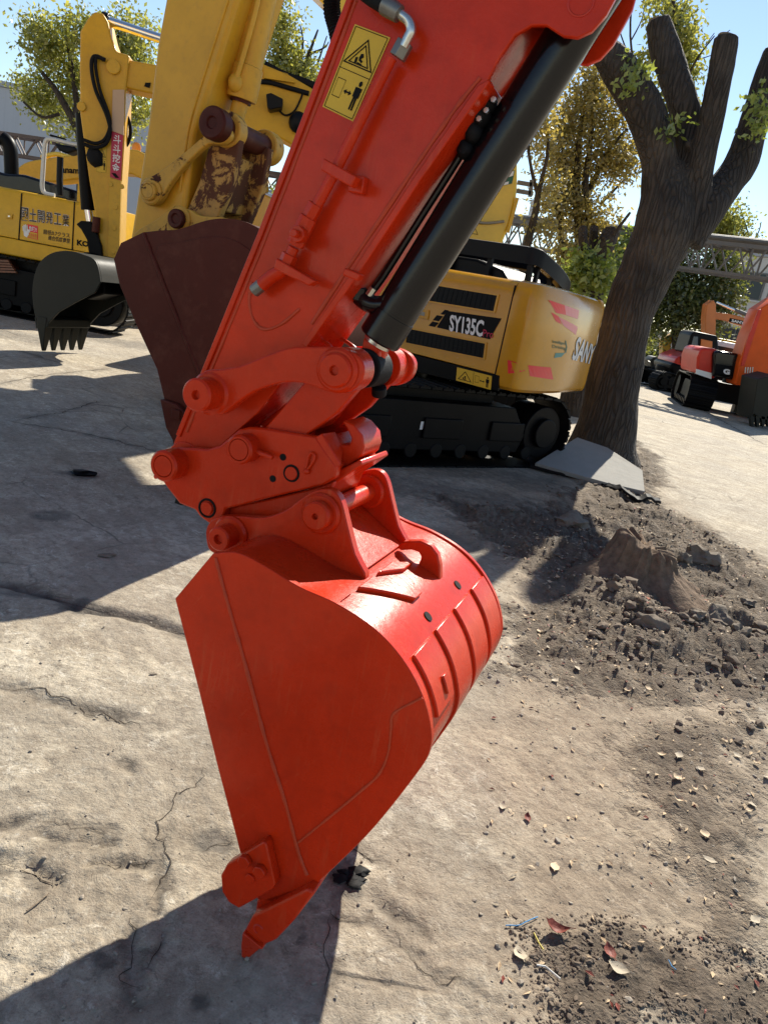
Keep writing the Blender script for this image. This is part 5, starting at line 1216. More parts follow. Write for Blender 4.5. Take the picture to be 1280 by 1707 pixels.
# cab, boom foot (mostly hidden)
mb = MB(); plan(mb, rounded([(-3.75, 1.0), (-2.45, 1.0), (-2.45, 1.95), (-3.75, 1.95)], .12), zbot, zbot + 1.15, .12); cab = mb.build('cab', 'black', sroot)
mb = MB(); mb.box((-3.6, .985, zbot + .45), (-2.6, 1.01, zbot + 1.02)); mb.box((-2.47, 1.1, zbot + .5), (-2.44, 1.85, zbot + 1.0)); mb.build('cab_window', 'glass', cab, bevel=.01)
mb = MB(); mb.box((-2.75, .42, z_h - .3), (-2.25, 1.3, z_h + .30)); mb.build('air_filter_housing', 'blackplastic', sroot, bevel=.05)
mb = MB(); mb.prism([(-2.9, zbot), (-2.5, zbot + .4), (-3.2, zbot + 1.2), (-4.6, zbot + 1.5), (-5.0, zbot + 1.3), (-4.7, zbot + .95), (-3.7, zbot + .6)], .5, .9); mb.build('boom', 'yellow_glossy', sroot, bevel=.02)
# crawler: points another way than the house
tc = S.loc(Vector((0.48 - .30, 9.3 - .25, 0))); ang = math.atan2(.643, .766) - S.rz
tq_ = Vector((math.cos(ang), math.sin(ang))) * -.72
undercarriage(sroot, 3.9, .80, 2.0, .5, ang, (tc.x + tq_.x, tc.y + tq_.y))
# blade-like step boxes and labels on the near track frame are tiny
Su = Rig((0.48 + .643 * 1.0 - .0, 9.3 - .766 * 1.0), (.766, .643))
mb = MB()
for q in ((703, 703, 10, 14), (846, 716, 8, 18), (603, 696, 9, 14)):
    v = Su.L(q[0], q[1], -.2); u = Su.L(q[0] + q[2], q[1] + q[3], -.2)
    P = [Su.O + Su.A * a + Su.W * -.19 + Vector((0, 0, z)) for a, z in ((v.x, v.z), (u.x, v.z), (u.x, u.z), (v.x, u.z))]
    MB().sheet([S.loc(p) for p in P]).build('frame_label', 'white', sroot, smooth=0, recalc=False)

# pale dusty tyre standing behind the orange arm
p = gnd(562, 640); tr = empty('tyre', (p.x, p.y + .3, 0), R(-35)); tag(tr, 'pale dusty tyre standing in the gap between orange arm and black cylinder', 'tyre')
mb = MB(); Rr = .52
rings = [[(rr_ * math.cos(t), w_, Rr + rr_ * math.sin(t)) for rr_, w_ in ((Rr * .55, -.10), (Rr * .9, -.14), (Rr * (1.0 if int(t * 30 / 6.2832 + .01) % 2 else .97), -.10), (Rr * (1.0 if int(t * 30 / 6.2832 + .01) % 2 else .97), .10), (Rr * .9, .14), (Rr * .55, .10))] for t in np.linspace(0, 2 * math.pi, 61)]
mb.loft(rings, False); mb.build('tread', 'palecloth', tr, smooth=50)
mb = MB(); mb.cyl((0, -.06, Rr), (0, .06, Rr), Rr * .56, 24); mb.cyl((0, -.09, Rr), (0, .09, Rr), Rr * .2, 18); mb.build('rim', 'dullsteel', tr, bevel=.01)

# ================================================================== YELLOW EXCAVATOR WITH SMALL BLACK BUCKET (left)
g0 = gnd(100, 590)
Bq = Rig(g0, (0.985, 0.17))
broot = Bq.root('excavator', 'yellow excavator with a pink-red lettered strip on its arm and small black five-toothed bucket', 'excavator')
W0, W1 = 0.15, 0.55
b_arm = [(158, 19), (147, 30), (134, 52), (133, 120), (134, 190), (149, 300), (163, 380), (173, 482), (195, 487), (199, 440), (203, 308), (208, 229), (210, 148), (216, 92), (195, 86), (186, 62), (180, 36), (172, 22)]
mb = MB(); mb.prism(Bq.P(b_arm, W0), W0, W1); barm = mb.build('arm', 'yellow', broot, bevel=.02)
# lighter plate edge running down the arm's right side and the lettered strip on it
mb = MB(); mb.slab(Bq.T([(189, 150), (208, 150), (207, 226), (187, 218)], W0 - .012), .02); mb.build('beige_tape', 'tape', barm, bevel=.002)
qs = Bq.T([(187, 219), (206, 223), (202, 301), (184, 295)], W0 - .014)
mb = MB(); f = quad_map(qs, .002); mb.mi = 0; mb.uvpoly(f, [(0, 0), (1, 0), (1, 1), (0, 1)]); f2 = quad_map(qs, .006); mb.mi = 1
for i, ch in enumerate('斗斗挖金'):
    t = text2d(ch, .012); V = [mb.bm.verts.new(f2(.16 + u * .68, .05 + i * .205 + (1 - v) * .185)) for u, v in t[0]]
    for fc in t[1]: mb.face([V[k] for k in fc])
mb.mi = 2; mb.uvpoly(f2, [(.1, .90), (.5, .88), (.85, .96), (.5, .98)])
mb.build('lettered_strip', ['crimson', 'white', 'ink'], barm, smooth=0, recalc=False)
warn_sticker(Bq.T([(163, 240), (179, 244), (178, 289), (161, 287)], W0), 'warning_sticker', barm, lift=.006)
mb = MB(); mb.prism(Bq.P([(183, 296), (203, 302), (199, 440), (194, 486), (179, 484), (181, 400)], W0), W0 - .02, W0 + .01); mb.build('arm_edge_plate', 'yellow_worn', barm, bevel=.004)
for q in ((185, 307), (204, 311), (191, 380), (188, 420), (193, 345)):
    v = Bq.L(q[0], q[1], W0 - .02); MB().cyl((v.x, v.y - .012, v.z), (v.x, v.y + .01, v.z), .03, 14).build('rivet', 'yellow_worn', barm, bevel=.003)
v = Bq.L(137, 178, W0); MB().cyl((v.x, W0 - .03, v.z), (v.x, W0 + .01, v.z), .055, 20).build('pin_boss', 'yellow_worn', barm, bevel=.01)
v = Bq.L(163, 380, W0); mb = MB(); mb.cyl((v.x, W0 - .08, v.z - .06), (v.x, W0 - .08, v.z + .13), .05, 14); mb.build('hose_coupling', 'rust', barm, bevel=.01)
v = Bq.L(160, 262, W0); mb = MB(); mb.blob(v, .11, 2, .3, (1, .6, 1.2)); mb.build('hose_coupling', 'rubber', barm)
# boom with top edge hoses and work lamp
b_boom = [(178, 96), (200, 97), (262, 108), (330, 96), (390, 92), (440, 106), (480, 122), (525, 150), (640, 260), (700, 360), (640, 380), (560, 290), (500, 248), (460, 226), (400, 212), (330, 190), (262, 158), (225, 150), (205, 145), (180, 126)]
mb = MB(); mb.prism(Bq.P(b_boom, W0 + .05), W0 + .05, W1 - .05 + .1); bboom = mb.build('boom', 'yellow', broot, bevel=.02)
v = Bq.L(190, 112, W0); MB().cyl((v.x, W0 - .04, v.z), (v.x, W1 + .1, v.z), .085, 20).build('boom_pin', 'yellow_worn', bboom, bevel=.01)
mb = MB(); mb.prism(Bq.P([(444, 158), (452, 156), (472, 166), (470, 180), (450, 184), (446, 180)], 0), -.05, .2); mb.build('work_lamp', 'blackplastic', bboom, bevel=.01)
MB().tube(Bq.T(cr([(462, 180), (475, 192), (490, 186), (500, 168), (506, 152)], 4), .17), .012, 6).build('lamp_cable', 'rubber', bboom)
MB().tube(Bq.T(cr([(441, 108), (455, 116), (480, 128), (505, 136), (530, 146)], 4), .25), .05, 8).build('hose', 'rubber', bboom)
MB().tube(Bq.T(cr([(434, 136), (452, 138), (480, 146), (515, 156)], 4), .18), .03, 8).build('hose', 'rubber', bboom)
mb = MB(); mb.prism(Bq.P([(440, 112), (470, 120), (492, 138), (440, 130)], .14), .14, .2); mb.build('lamp_bracket', 'yellow', bboom, bevel=.004)
v = Bq.L(497, 204, .12); mb = MB(); mb.ball(v, .12, 12, (1, .7, 1.1)); mb.build('work_lamp', 'blackplastic', bboom)
mb = MB(); mb.slab(Bq.T([(243, 138), (252, 138), (250, 147), (241, 144)], W0 + .05 - .004), .01); mb.build('label_plate', 'ink', bboom)
# arm cylinder on top of the boom
P0, P1 = Bq.L(170, 32, .35), Bq.L(285, 70, .35)
cy = empty('arm_cylinder', (0, 0, 0)); cy.parent = broot
MB().tube([P0, P1], .055, 16).build('rod', 'chrome', cy); MB().tube([P1, Bq.L(420, 112, .35)], .10, 20).build('barrel', 'yellow', cy)
MB().tube([P0, P0.lerp(P1, .1)], .09, 16).build('rod_eye', 'blackplastic', cy, bevel=.01)
# bucket cylinder on the front of the arm
cy = empty('bucket_cylinder', (0, 0, 0)); cy.parent = broot
MB().tube(Bq.T([(138, 190), (143, 290), (147, 350)], .33), .085, 16).build('barrel', 'black', cy); MB().tube(Bq.T([(146, 340), (152, 378)], .33), .05, 12).build('rod', 'chrome', cy)
# linkage
mb = MB(); mb.prism(Bq.P([(128, 374), (136, 368), (152, 369), (160, 382), (170, 410), (172, 436), (164, 442), (150, 430), (146, 400), (136, 382)], .1), .08, .62); mb.build('bucket_link', 'black', broot, bevel=.012)
# hoses looping beside the arm
for off, r in ((0, .024), (7, .021)):
    MB().tube(Bq.T(cr([(176 - off * .4, 100), (158 + off * .6, 94), (153 + off, 112), (160 + off, 150), (176 + off * .6, 186), (184, 215 - off), (178 - off * .3, 238 - off), (160, 246 - off), (140, 240 - off)], 6), W0 - .06), r, 8).build('hose', 'rubber', barm)
MB().tube(Bq.T(cr([(206, 185), (215, 200), (218, 220), (214, 238), (204, 250)], 5), W0 + .2), .022, 8).build('hose', 'rubber', barm)
# bucket: mouth towards the machine, turned a little on its tilting hitch
Bk = Rig(g0, (0.965, -0.26)); KM = Matrix.Rotation(Bk.rz - Bq.rz, 4, 'Z')
bs = [(150, 468), (163, 450), (150, 428), (120, 418), (90, 420), (66, 438), (56, 470), (55, 500), (60, 528)]
W_b0, W_b1 = -.35, .47
prof = cr(Bk.P([(168, 470), (160, 436), (138, 424), (112, 418), (84, 423), (64, 442), (55, 476), (56, 510), (62, 540)], W_b0), 5)
mouth = Bk.P([(80, 540), (98, 520), (130, 502), (158, 488)], W_b0)
mb = MB(); mb.prism(prof + mouth, W_b0, W_b0 + .03); mb.prism(prof + mouth, W_b1 - .03, W_b1)
cen_ = np.mean(np.array(prof), axis=0)
inn = [tuple(np.array(p) + (cen_ - np.array(p)) * .06) for p in prof]
mb.loft([[(p[0], W_b0 + .03, p[1]), (p[0], W_b1 - .03, p[1]), (q[0], W_b1 - .03, q[1]), (q[0], W_b0 + .03, q[1])] for p, q in zip(prof, inn)])
bbk = (mb.xf(KM) and mb).build('bucket', 'darksteel', broot, bevel=.004)
mb = MB(); mb.prism(Bk.P([(58, 528), (82, 532), (80, 546), (60, 548)], W_b0), W_b0, W_b1); mb.xf(KM); mb.build('cutting_lip', 'darksteel', bbk, bevel=.01)
mb = MB(); mb.prism(Bk.P([(112, 430), (150, 420), (178, 460), (180, 490), (150, 500), (120, 470)], .1), .05, .65); mb.xf(KM); mb.build('quick_hitch', 'black', bbk, bevel=.02)
for k in range(5):
    wc = W_b0 + .06 + k * (W_b1 - W_b0 - .12) / 4
    v0 = Bk.L(70, 536, W_b0); v1 = Bk.L(68, 585, W_b0)
    mb = MB(); mb.loft([[(v0.x - .07, wc - .07, v0.z + .06), (v0.x + .08, wc - .07, v0.z + .06), (v0.x + .08, wc + .07, v0.z + .06), (v0.x - .07, wc + .07, v0.z + .06)],
                        [(v0.x - .05, wc - .065, v0.z - .12), (v0.x + .06, wc - .065, v0.z - .12), (v0.x + .06, wc + .065, v0.z - .12), (v0.x - .05, wc + .065, v0.z - .12)],
                        [(v1.x - .012, wc - .03, v1.z), (v1.x + .012, wc - .03, v1.z), (v1.x + .012, wc + .03, v1.z), (v1.x - .012, wc + .03, v1.z)]])
    mb.xf(KM); mb.build('tooth', 'darksteel', bbk, bevel=.008)
# machine body: cab with amber beacon, house, crawlers; mostly behind the nearer arms
bx = Bq.L(470, 420, 0).x
mb = MB(); plan(mb, rounded([(bx + .1, -.35), (bx + 3.2, -.35), (bx + 3.4, .8), (bx + 3.2, 2.1), (bx + .1, 2.1)], .2), .95, 2.0, .12); mb.build('house', 'yellow', broot)
cabx = Bq.L(449, 300, .35).x
mb = MB(); pc = rounded([(cabx, 1.0), (cabx - .12, 1.9), (cabx + .22, 2.95), (cabx + 1.55, 2.95), (cabx + 1.6, 1.0)], [.02, .3, .3, .2, .02], 5); mb.prism(pc, .35, 1.35); cb_ = mb.build('cab', 'blackplastic', broot, bevel=.03)
mb = MB(); pw = rounded([(cabx + .18, 1.95), (cabx + .38, 2.8), (cabx + 1.35, 2.8), (cabx + 1.35, 1.5), (cabx + .2, 1.5)], .08, 4); mb.prism(pw, .325, .355); mb.build('cab_window', 'glass', cb_)
mb = MB(); mb.prism([(cabx + .2, 2.955), (cabx + 1.5, 2.955), (cabx + 1.5, 3.02), (cabx + .25, 3.02)], -.0+.38, 1.3); mb.build('cab_roof', 'yellow', cb_, bevel=.02)
mi = empty('wing_mirror', (0, 0, 0)); mi.parent = broot
mb = MB(); mb.prism(Bq.P([(432, 272), (447, 258), (450, 275), (444, 296), (431, 304), (428, 290)], .15), .1, .2); mb.build('mirror_housing', 'blackplastic', mi, bevel=.02)
MB().tube(Bq.T([(434, 300), (430, 330), (424, 370)], .15), .022, 8).build('mirror_arm', 'blackplastic', mi)
MB().tube(Bq.T([(432, 304), (431, 312)], .15), .05, 10).build('mirror_joint', 'blackplastic', mi)
mb = MB(); mb.prism(Bq.P([(382, 330), (438, 316), (438, 300), (446, 296), (452, 372), (384, 366)], .3), .3, .8); mb.build('side_cowl', 'yellow', broot, bevel=.02)
MB().tube(Bq.T(cr([(386, 356), (404, 340), (430, 316), (446, 304)], 3), .285), .018, 6).build('cowl_seam', 'ink', broot)
MB().tube(Bq.T(cr([(376, 370), (376, 345), (381, 333), (386, 345), (386, 372)], 4), .2), .022, 8).build('hand_rail', 'galv', broot)
undercarriage(broot, 3.9, .92, 2.3, .6, 0, (bx + 1.6, .9))

# ================================================================== YELLOW EXCAVATOR WITH LETTERED DOOR (far left)
gC = gnd(70, 548); Cq = Rig((gC.x, gC.y + .9), (1.0, .05))
croot = Cq.root('excavator', 'yellow excavator at the left edge with big black characters on its side door', 'excavator')
hp_ = [(-420, 245), (-5, 310), (40, 318), (131, 334), (146, 338), (146, 424), (131, 418), (-5, 398), (-420, 322)]
zt = Cq.L(80, 326, 0).z; zb = Cq.L(80, 408, 0).z
x1 = Cq.L(152, 380, 0).x
mb = MB(); prf = [(0, zb), (0, zt - .06), (.02, zt - .02), (.06, zt), (2.6, zt), (2.66, zt - .06), (2.66, zb)]
mb.loft([[(a, p[0], p[1]) for p in prf] for a in (x1 - 4.4, x1 + .3)]); ch = mb.build('house', 'yellow_deep', croot, bevel=.006)
mb = MB(); mb.box((x1 - 4.5, -.02, zb - .28), (x1 + .3, 2.68, zb - .01)); mb.build('deck', 'yellow_deep', croot, bevel=.02)
MB().box((x1 - 4.4, .1, zb - .45), (x1 + .2, 2.6, zb - .28)).build('deck_underside', 'black', croot)
def cq(px, w=-.006): return Cq.T(px, w)
for px in ([(36, 322), (38, 322), (33, 401), (31, 401)], [(124, 336), (126, 336), (122, 418), (120, 418)]):
    mb = MB(); mb.slab(cq(px, -.004), .006); mb.build('door_gap', 'ink', ch)
mb = MB(); mb.slab(cq([(33, 399.5), (123, 417.5), (123, 419), (33, 401)], -.004), .006); mb.build('door_gap', 'ink', ch)
mb = MB(); mb.slab(cq([(12, 356), (22, 357), (21, 365), (11, 364)], -.01), .012); l_ = mb.build('door_latch', 'yellow_worn', ch, bevel=.004); mb = MB(); mb.slab(cq([(14.5, 359), (18, 359.5), (17.5, 362), (14, 361.5)], -.016), .008); mb.build('latch_button', 'steel', l_)
mb = MB(); f = quad_map(cq([(36, 344), (118, 358.5), (118, 378), (36, 368)], 0), .012); fb_ = quad_map(cq([(36, 344), (118, 358.5), (118, 378), (36, 368)], 0), .006)
mb.mi = 0
for i, chx in enumerate('國土開発工業'):
    for ff, off, m_, ex in ((fb_, .03, 1, .004), (f, .007, 0, 0)):
        t = text2d(chx, off); mb.mi = m_
        V = [mb.bm.verts.new(ff(i / 6 + .005 - ex + u * (.143 + 2 * ex), .04 - ex * 4 + (1 - v) * (.92 + ex * 8))) for u, v in t[0]]
        for fc in t[1]: mb.face([V[k] for k in fc])
mb.build('door_lettering', ['brownink', 'white'], ch, smooth=0, recalc=False)
# danger sticker with open hand
mb = MB(); f = quad_map(cq([(38, 372), (64, 377), (64, 400), (38, 394)], 0), .006); f2 = quad_map(cq([(38, 372), (64, 377), (64, 400), (38, 394)], 0), .009); f3 = quad_map(cq([(38, 372), (64, 377), (64, 400), (38, 394)], 0), .012)
mb.mi = 0; mb.uvpoly(f, [(.32, .0), (1, .0), (1, .98), (.22, .98), (.45, .6)]); mb.mi = 2; mb.uvpoly(f2, [(.46, .53), (.96, .53), (.96, .93), (.32, .93), (.44, .7)])
mb.mi = 1; mb.uvpoly(f2, [(.08, .55), (.42, .52), (.42, .8), (.3, 1.0), (.12, .92)])
for k, (a, b, c_, d2) in enumerate(((.02, .22, .09, .58), (.09, .10, .17, .56), (.18, .05, .26, .55), (.28, .10, .35, .55), (.36, .38, .50, .62))): mb.uvpoly(f2, [(a, b), (c_ - .01, b), (c_ + .02, d2), (a + .03, d2)])
for txt, v0, v1, m_ in (('危険!!', .10, .44, 1), ('さわるな', .60, .88, 0)):
    t = text2d(txt, .02); mb.mi = m_; V = [mb.bm.verts.new(f3(.44 + u * .5, v0 + (1 - v) * (v1 - v0))) for u, v in t[0]]
    for fc in t[1]: mb.face([V[k] for k in fc])
mb.build('danger_sticker', ['redfilm', 'white', 'decal'], ch, smooth=0, recalc=False)
for txt, px in (('超低0.7クラス', [(73, 382), (117, 389), (117, 397), (73, 390)]), ('適合低燃費型', [(81, 392), (118, 398), (117, 406), (81, 400)])):
    mb = MB(); t = text2d(txt, .015)
    f = quad_map(cq(px, 0), .007); V = [mb.bm.verts.new(f(u, 1 - v)) for u, v in t[0]]
    for fc in t[1]: mb.face([V[k] for k in fc])
    mb.build('small_lettering', 'brownink', ch, smooth=0, recalc=False)
mb = MB(); t = text2d('KO', .05); f = quad_map(cq([(129, 399), (149, 403), (149, 412), (129, 409)], 0), .008)
V = [mb.bm.verts.new(f(u, 1 - v)) for u, v in t[0]]
for fc in t[1]: mb.face([V[k] for k in fc])
mb.build('maker_lettering', 'ink', ch, smooth=0, recalc=False)
# engine hood, exhaust, mirror, rail
mb = MB(); hp2 = rounded(Cq.P([(-200, 260), (-5, 284), (18, 292), (48, 293), (90, 306), (142, 322), (142, 342), (60, 326), (-5, 316), (-200, 290)], .5), .06, 3); mb.prism(hp2, .3, 2.2); mb.build('engine_hood', 'blackgloss', croot, bevel=.05, seg=3)
ex = MB(); ex.tube(Cq.T(cr([(20, 292), (19, 262), (17, 246), (12, 236), (5, 231)], 5), .8), .115, 18); ex.build('exhaust_stack', 'black', croot)
rl = MB(); rl.tube(Cq.T(cr([(140, 242), (120, 240), (88, 232), (78, 234), (75, 246), (72, 290), (71, 312), (76, 322), (92, 326)], 4), .1), .035, 8); rl.build('hand_rail', 'galv', croot)
MB().tube(Cq.T([(101, 262), (100, 300), (101, 326)], .05), .05, 8).build('mirror_post', 'blackplastic', croot)
mb = MB(); mb.prism(Cq.P([(94, 240), (128, 246), (134, 252), (116, 258), (102, 252)], .1), .0, .3); mb.build('mirror_housing', 'blackplastic', croot, bevel=.03)
mb = MB(); mb.slab(Cq.T([(88, 225), (112, 232), (110, 236), (86, 228)], .5), .08); mb.build('lamp_bar', 'black', croot)
mb = MB(); mb.box((x1 - .30, .1, zt - .05), (x1 - .08, .4, zt + .28)); mb.build('filler_box', 'yellow_deep', croot, bevel=.01)
undercarriage(croot, 4.4, .95, 2.4, .62, 0.0, (Cq.L(20, 500, 0).x - .2, 1.35))
mb = MB()
for k in range(5):
    q = [(-20, 432 + k * 4.5), (16 + k * 3, 434 + k * 4.5), (18 + k * 3, 437 + k * 4.5), (-20, 435.5 + k * 4.5)]
    mb.slab(Cq.T(q, -.12), .05)
mb.build('step_tread', 'rustpad', croot)
mb = MB(); mb.prism(Cq.P([(-20, 430), (15, 432), (30, 452), (28, 455), (-20, 452)], -.08), -.08, .3); mb.build('step_box', 'rust', croot)

# ================================================================== BOOM OF THE YELLOW EXCAVATOR BEHIND
Dq = Rig((at_y(120, 300, 17).x, 17.0), (1, 0))
droot = Dq.root('excavator', 'pale yellow excavator boom lettered in black, behind the lettered-door machine', 'excavator')
mb = MB(); mb.prism(cr(Dq.P([(27, 286), (32, 278), (45, 270), (70, 265), (140, 256), (230, 250), (330, 320), (300, 340), (220, 290), (140, 297), (90, 303), (45, 300), (30, 294)], 0), 3, True), 0, .55); db_ = mb.build('boom', 'yellow_worn', droot, bevel=.03)
mb = MB(); t = text2d('kanamoto', .03); f = quad_map(Dq.T([(97, 276), (153, 281), (153, 291), (97, 288)], 0), .012)
V = [mb.bm.verts.new(f(u, 1 - v)) for u, v in t[0]]
for fc in t[1]: mb.face([V[k] for k in fc])
mb.build('hire_lettering', 'ink', db_, smooth=0, recalc=False)
MB().tube(Dq.T(cr([(70, 262), (95, 257), (120, 262), (150, 254)], 4), .2), .05, 8).build('hose', 'yellow_bright', db_)
mb = MB(); plan(mb, rounded([(-1.0, .5), (3.6, .5), (3.6, 3.0), (-1.0, 3.0)], .2), 1.0, 2.1, .1); mb.build('house', 'yellow_worn', droot)
mb = MB(); plan(mb, rounded([(2.2, .55), (3.5, .55), (3.5, 1.6), (2.2, 1.6)], .15), 2.0, 3.05, .1); cbd = mb.build('cab', 'blackplastic', droot)
mb = MB(); plan(mb, rounded([(2.15, .5), (3.55, .5), (3.55, 1.65), (2.15, 1.65)], .15), 3.03, 3.12, .03); mb.build('cab_roof', 'yellow_deep', cbd)
v = Dq.L(228, 245, 1.0); mb = MB(); mb.cyl((v.x, 1.0, 3.1), (v.x, 1.0, v.z), .10, 14); mb.ball((v.x, 1.0, v.z), .10, 14); mb.build('amber_beacon', 'amber', cbd)
undercarriage(droot, 4.0, .92, 2.3, .6, 0, (1.2, 1.7))

# ================================================================== YELLOW BOOM BEHIND THE OCHRE MACHINE
Eq = Rig((at_y(800, 330, 12.8).x, 12.8), (1, 0))
eroot = Eq.root('excavator', 'bright yellow excavator boom with dark green sticker rising behind the black guard rail', 'excavator')
ep_ = [(700, 180), (760, 150), (830, 190), (858, 250), (862, 290), (860, 330), (851, 372), (838, 402), (815, 470), (740, 470), (750, 400), (770, 330), (740, 260), (690, 230)]
mb = MB(); mb.prism(cr(Eq.P(ep_, 0), 3, True), 0, .6); eb_ = mb.build('boom', 'yellow_bright', eroot, bevel=.05, seg=3)
ea_ = MB(); ea_px = [(470, -60), (380, -260), (380, -520), (1060, -520), (1060, -110), (900, -12), (846, 20), (826, 100), (795, 165), (700, 196), (640, 190), (600, 120), (575, 40)]
ea_.prism(Eq.P(ea_px, -1.2), -1.2, -.75); ea_ = ea_.build('shadow_plate', 'yellow_bright', eroot, bevel=.04, seg=3)  # unseen oversized plate, added to throw the broad shadow on the left ground
mb = MB(); c_ = np.mean(np.array(ea_px), axis=0); mb.prism(Eq.P([tuple(np.array(p) * .78 + c_ * .22) for p in ea_px], -1.23), -1.235, -1.19); mb.build('shadow_plate_facing', 'yellow_bright', ea_, bevel=.015)  # facing that dresses the added shadow caster
for q, r_ in (((720, 130), .16), ((640, -20), .13), ((860, -60), .13), ((760, 20), .09)):
    v = Eq.L(q[0], q[1], -1.2); MB().cyl((v.x, -1.32, v.z), (v.x, -.6, v.z), r_, 24).build('pin_boss', 'yellow_worn', ea_, bevel=.015); MB().cyl((v.x, -1.34, v.z), (v.x, -1.3, v.z), r_ * .6, 20).build('pin', 'dullsteel', ea_, bevel=.008)  # invented bosses and pins on the shadow caster
MB().tube(Eq.T([(690, 160), (735, 20), (790, -200)], -1.4), .10, 18).build('arm_cylinder', 'black', ea_)  # invented cylinder, dressing on the shadow caster
mb = MB(); mb.prism(Eq.P([(640, 60), (740, 60), (800, 180), (740, 240), (680, 220)], -.75), -.75, .3); mb.build('boom_head', 'yellow_bright', eroot, bevel=.03)  # block joining the boom to the added shadow caster
q = Eq.T([(832, 288), (858, 284), (853, 306), (828, 312)], 0); mb = MB(); f = quad_map(q, .006); f2 = quad_map(q, .01); mb.mi = 0; mb.uvpoly(f, [(0, 0), (1, 0), (1, 1), (0, 1)]); mb.mi = 1
mb.uvpoly(f2, [(.6, .05), (.95, .05), (.95, .4), (.6, .45)]); mb.uvpoly(f2, [(.3, .78), (.75, .78), (.75, .98), (.3, .98)]); mb.build('green_sticker', ['greenfilm', 'white'], eb_, smooth=0, recalc=False)
MB().tube(Eq.T(cr([(770, 355), (790, 368), (810, 372), (840, 369)], 5), -.03), .022, 8).build('grease_line', 'dullsteel', eb_)
mb = MB(); f = quad_map(Eq.T([(784, 376), (798, 378), (797, 392), (783, 390)], 0), .006); ring_poly(mb, f, [(.5, .05), (.98, .95), (.02, .95)], .22); mb.build('warning_triangle', 'ink', eb_, smooth=0, recalc=False)
MB().bar(Eq.L(846, 388, -.02), Eq.L(862, 330, -.02), .05).build('boom_edge', 'yellow_deep', eb_)
mb = MB(); mb.bar(Eq.L(860, 318, .3), Eq.L(884, 322, .3), .06); mb.bar(Eq.L(862, 304, .3), Eq.L(886, 308, .3), .06); mb.bar(Eq.L(883, 328, .3), Eq.L(886, 300, .3), .06); mb.build('lamp_bracket', 'girder_grey', eb_)
mb = MB(); plan(mb, rounded([(-3.6, -.8), (.1, -.8), (.1, 1.8), (-3.6, 1.8)], .2), 1.0, 1.95, .1); mb.build('house', 'yellow_bright', eroot)
mb = MB(); plan(mb, rounded([(-2.6, -.85), (-1.0, -.85), (-1.0, .0), (-2.6, .0)], .15), 1.95, 2.95, .1); mb.build('cab', 'blackplastic', eroot)
c0_, c1_ = Eq.L(742, 300, -.4), Eq.L(752, 262, -.4)
mb = MB(); mb.tube([Eq.L(700, 400, -.4), Eq.L(772, 245, -.4)], .14, 20); mb.build('boom_cylinder', 'dullsteel', eroot, bevel=.01)
undercarriage(eroot, 3.9, .9, 2.3, .6, 0, (-1.7, .5))

# ================================================================== MACHINES FAR RIGHT
def far_ex(name, lab, y, px0, pieces, A=(1, 0), und=None):
    q = Rig((at_y(px0, 620, y).x, y), A); r_ = q.root('excavator', lab, 'excavator')
    objs = {}
    for nm, mat, pts, w0, w1, par, bv in pieces:
        mb = MB(); mb.prism(q.P(pts, w0), w0, w1); objs[nm] = mb.build(nm.rstrip('_'), mat, objs[par] if par else r_, bevel=bv)
    if und: undercarriage(r_, *und)
    return q, r_, objs
# red compact machine
q1, r1, o1 = far_ex('red', 'red compact excavator with a dark rear, behind the black-nosed orange-red machine', 26.5, 1150, [
    ('house', 'redcar', [(1122, 606), (1128, 596), (1150, 588), (1168, 592), (1190, 600), (1190, 634), (1160, 630), (1124, 622)], 0, 2.0, None, .06),
    ('counterweight', 'black', [(1116, 612), (1121, 604), (1148, 612), (1149, 624), (1144, 632), (1120, 626)], -.05, 2.0, None, .08),
    ('cab', 'blackplastic', [(1142, 588), (1152, 556), (1158, 552), (1196, 560), (1199, 600), (1165, 594)], .2, 1.5, None, .06),
    ('cab_window', 'paleglass', [(1149, 585), (1156, 561), (1163, 561), (1162, 590)], .16, .21, 'cab', .01),
    ('cab_window_', 'orange', [(1168, 565), (1187, 569), (1186, 592), (1167, 590)], .16, .21, 'cab', .01),
    ('side_vent', 'ink', [(1134, 594), (1152, 598), (1152, 609), (1134, 605)], -.03, .02, 'house', 0.0)], und=(2.6, .62, 1.7, .42, R(20), (-.3, 1.0)))
# orange machine with lettered boom
q2, r2, o2 = far_ex('orange', 'orange excavator with white-lettered boom reaching left over the red compact one', 29.0, 1200, [
    ('arm', 'orange', [(1178, 507), (1189, 500), (1193, 508), (1193, 522), (1192, 560), (1175, 556), (1175, 530)], .4, .9, None, .02),
    ('boom', 'orange', [(1190, 520), (1215, 523), (1262, 535), (1262, 552), (1235, 544), (1210, 535), (1191, 532)], .45, .85, None, .02),
    ('boom_panel', 'ink', [(1216, 530), (1244, 536), (1242, 543), (1214, 536)], .44, .46, 'boom', 0)], und=(3.4, .85, 2.2, .55, 0, (2.6, .6)))
mb = MB(); t = text2d('SANY', .04); f = quad_map(q2.T([(1219, 532), (1240, 536.5), (1239, 541), (1218, 536.5)], .44), .015); V = [mb.bm.verts.new(f(u, 1 - v)) for u, v in t[0]]
for fc in t[1]: mb.face([V[k] for k in fc])
mb.build('boom_lettering', 'white', o2['boom'], smooth=0, recalc=False)
cy = empty('arm_cylinder', (0, 0, 0)); cy.parent = r2
MB().tube(q2.T([(1193, 504), (1226, 518)], .65), .045, 10).build('rod', 'chrome', cy); MB().tube(q2.T([(1224, 517), (1262, 532)], .65), .075, 12).build('barrel', 'girder_grey', cy)
mb = MB(); plan(mb, rounded([(1.4, -.4), (4.4, -.4), (4.4, 1.8), (1.4, 1.8)], .2), 1.0, 2.1, .1); mb.build('house', 'orange', r2)
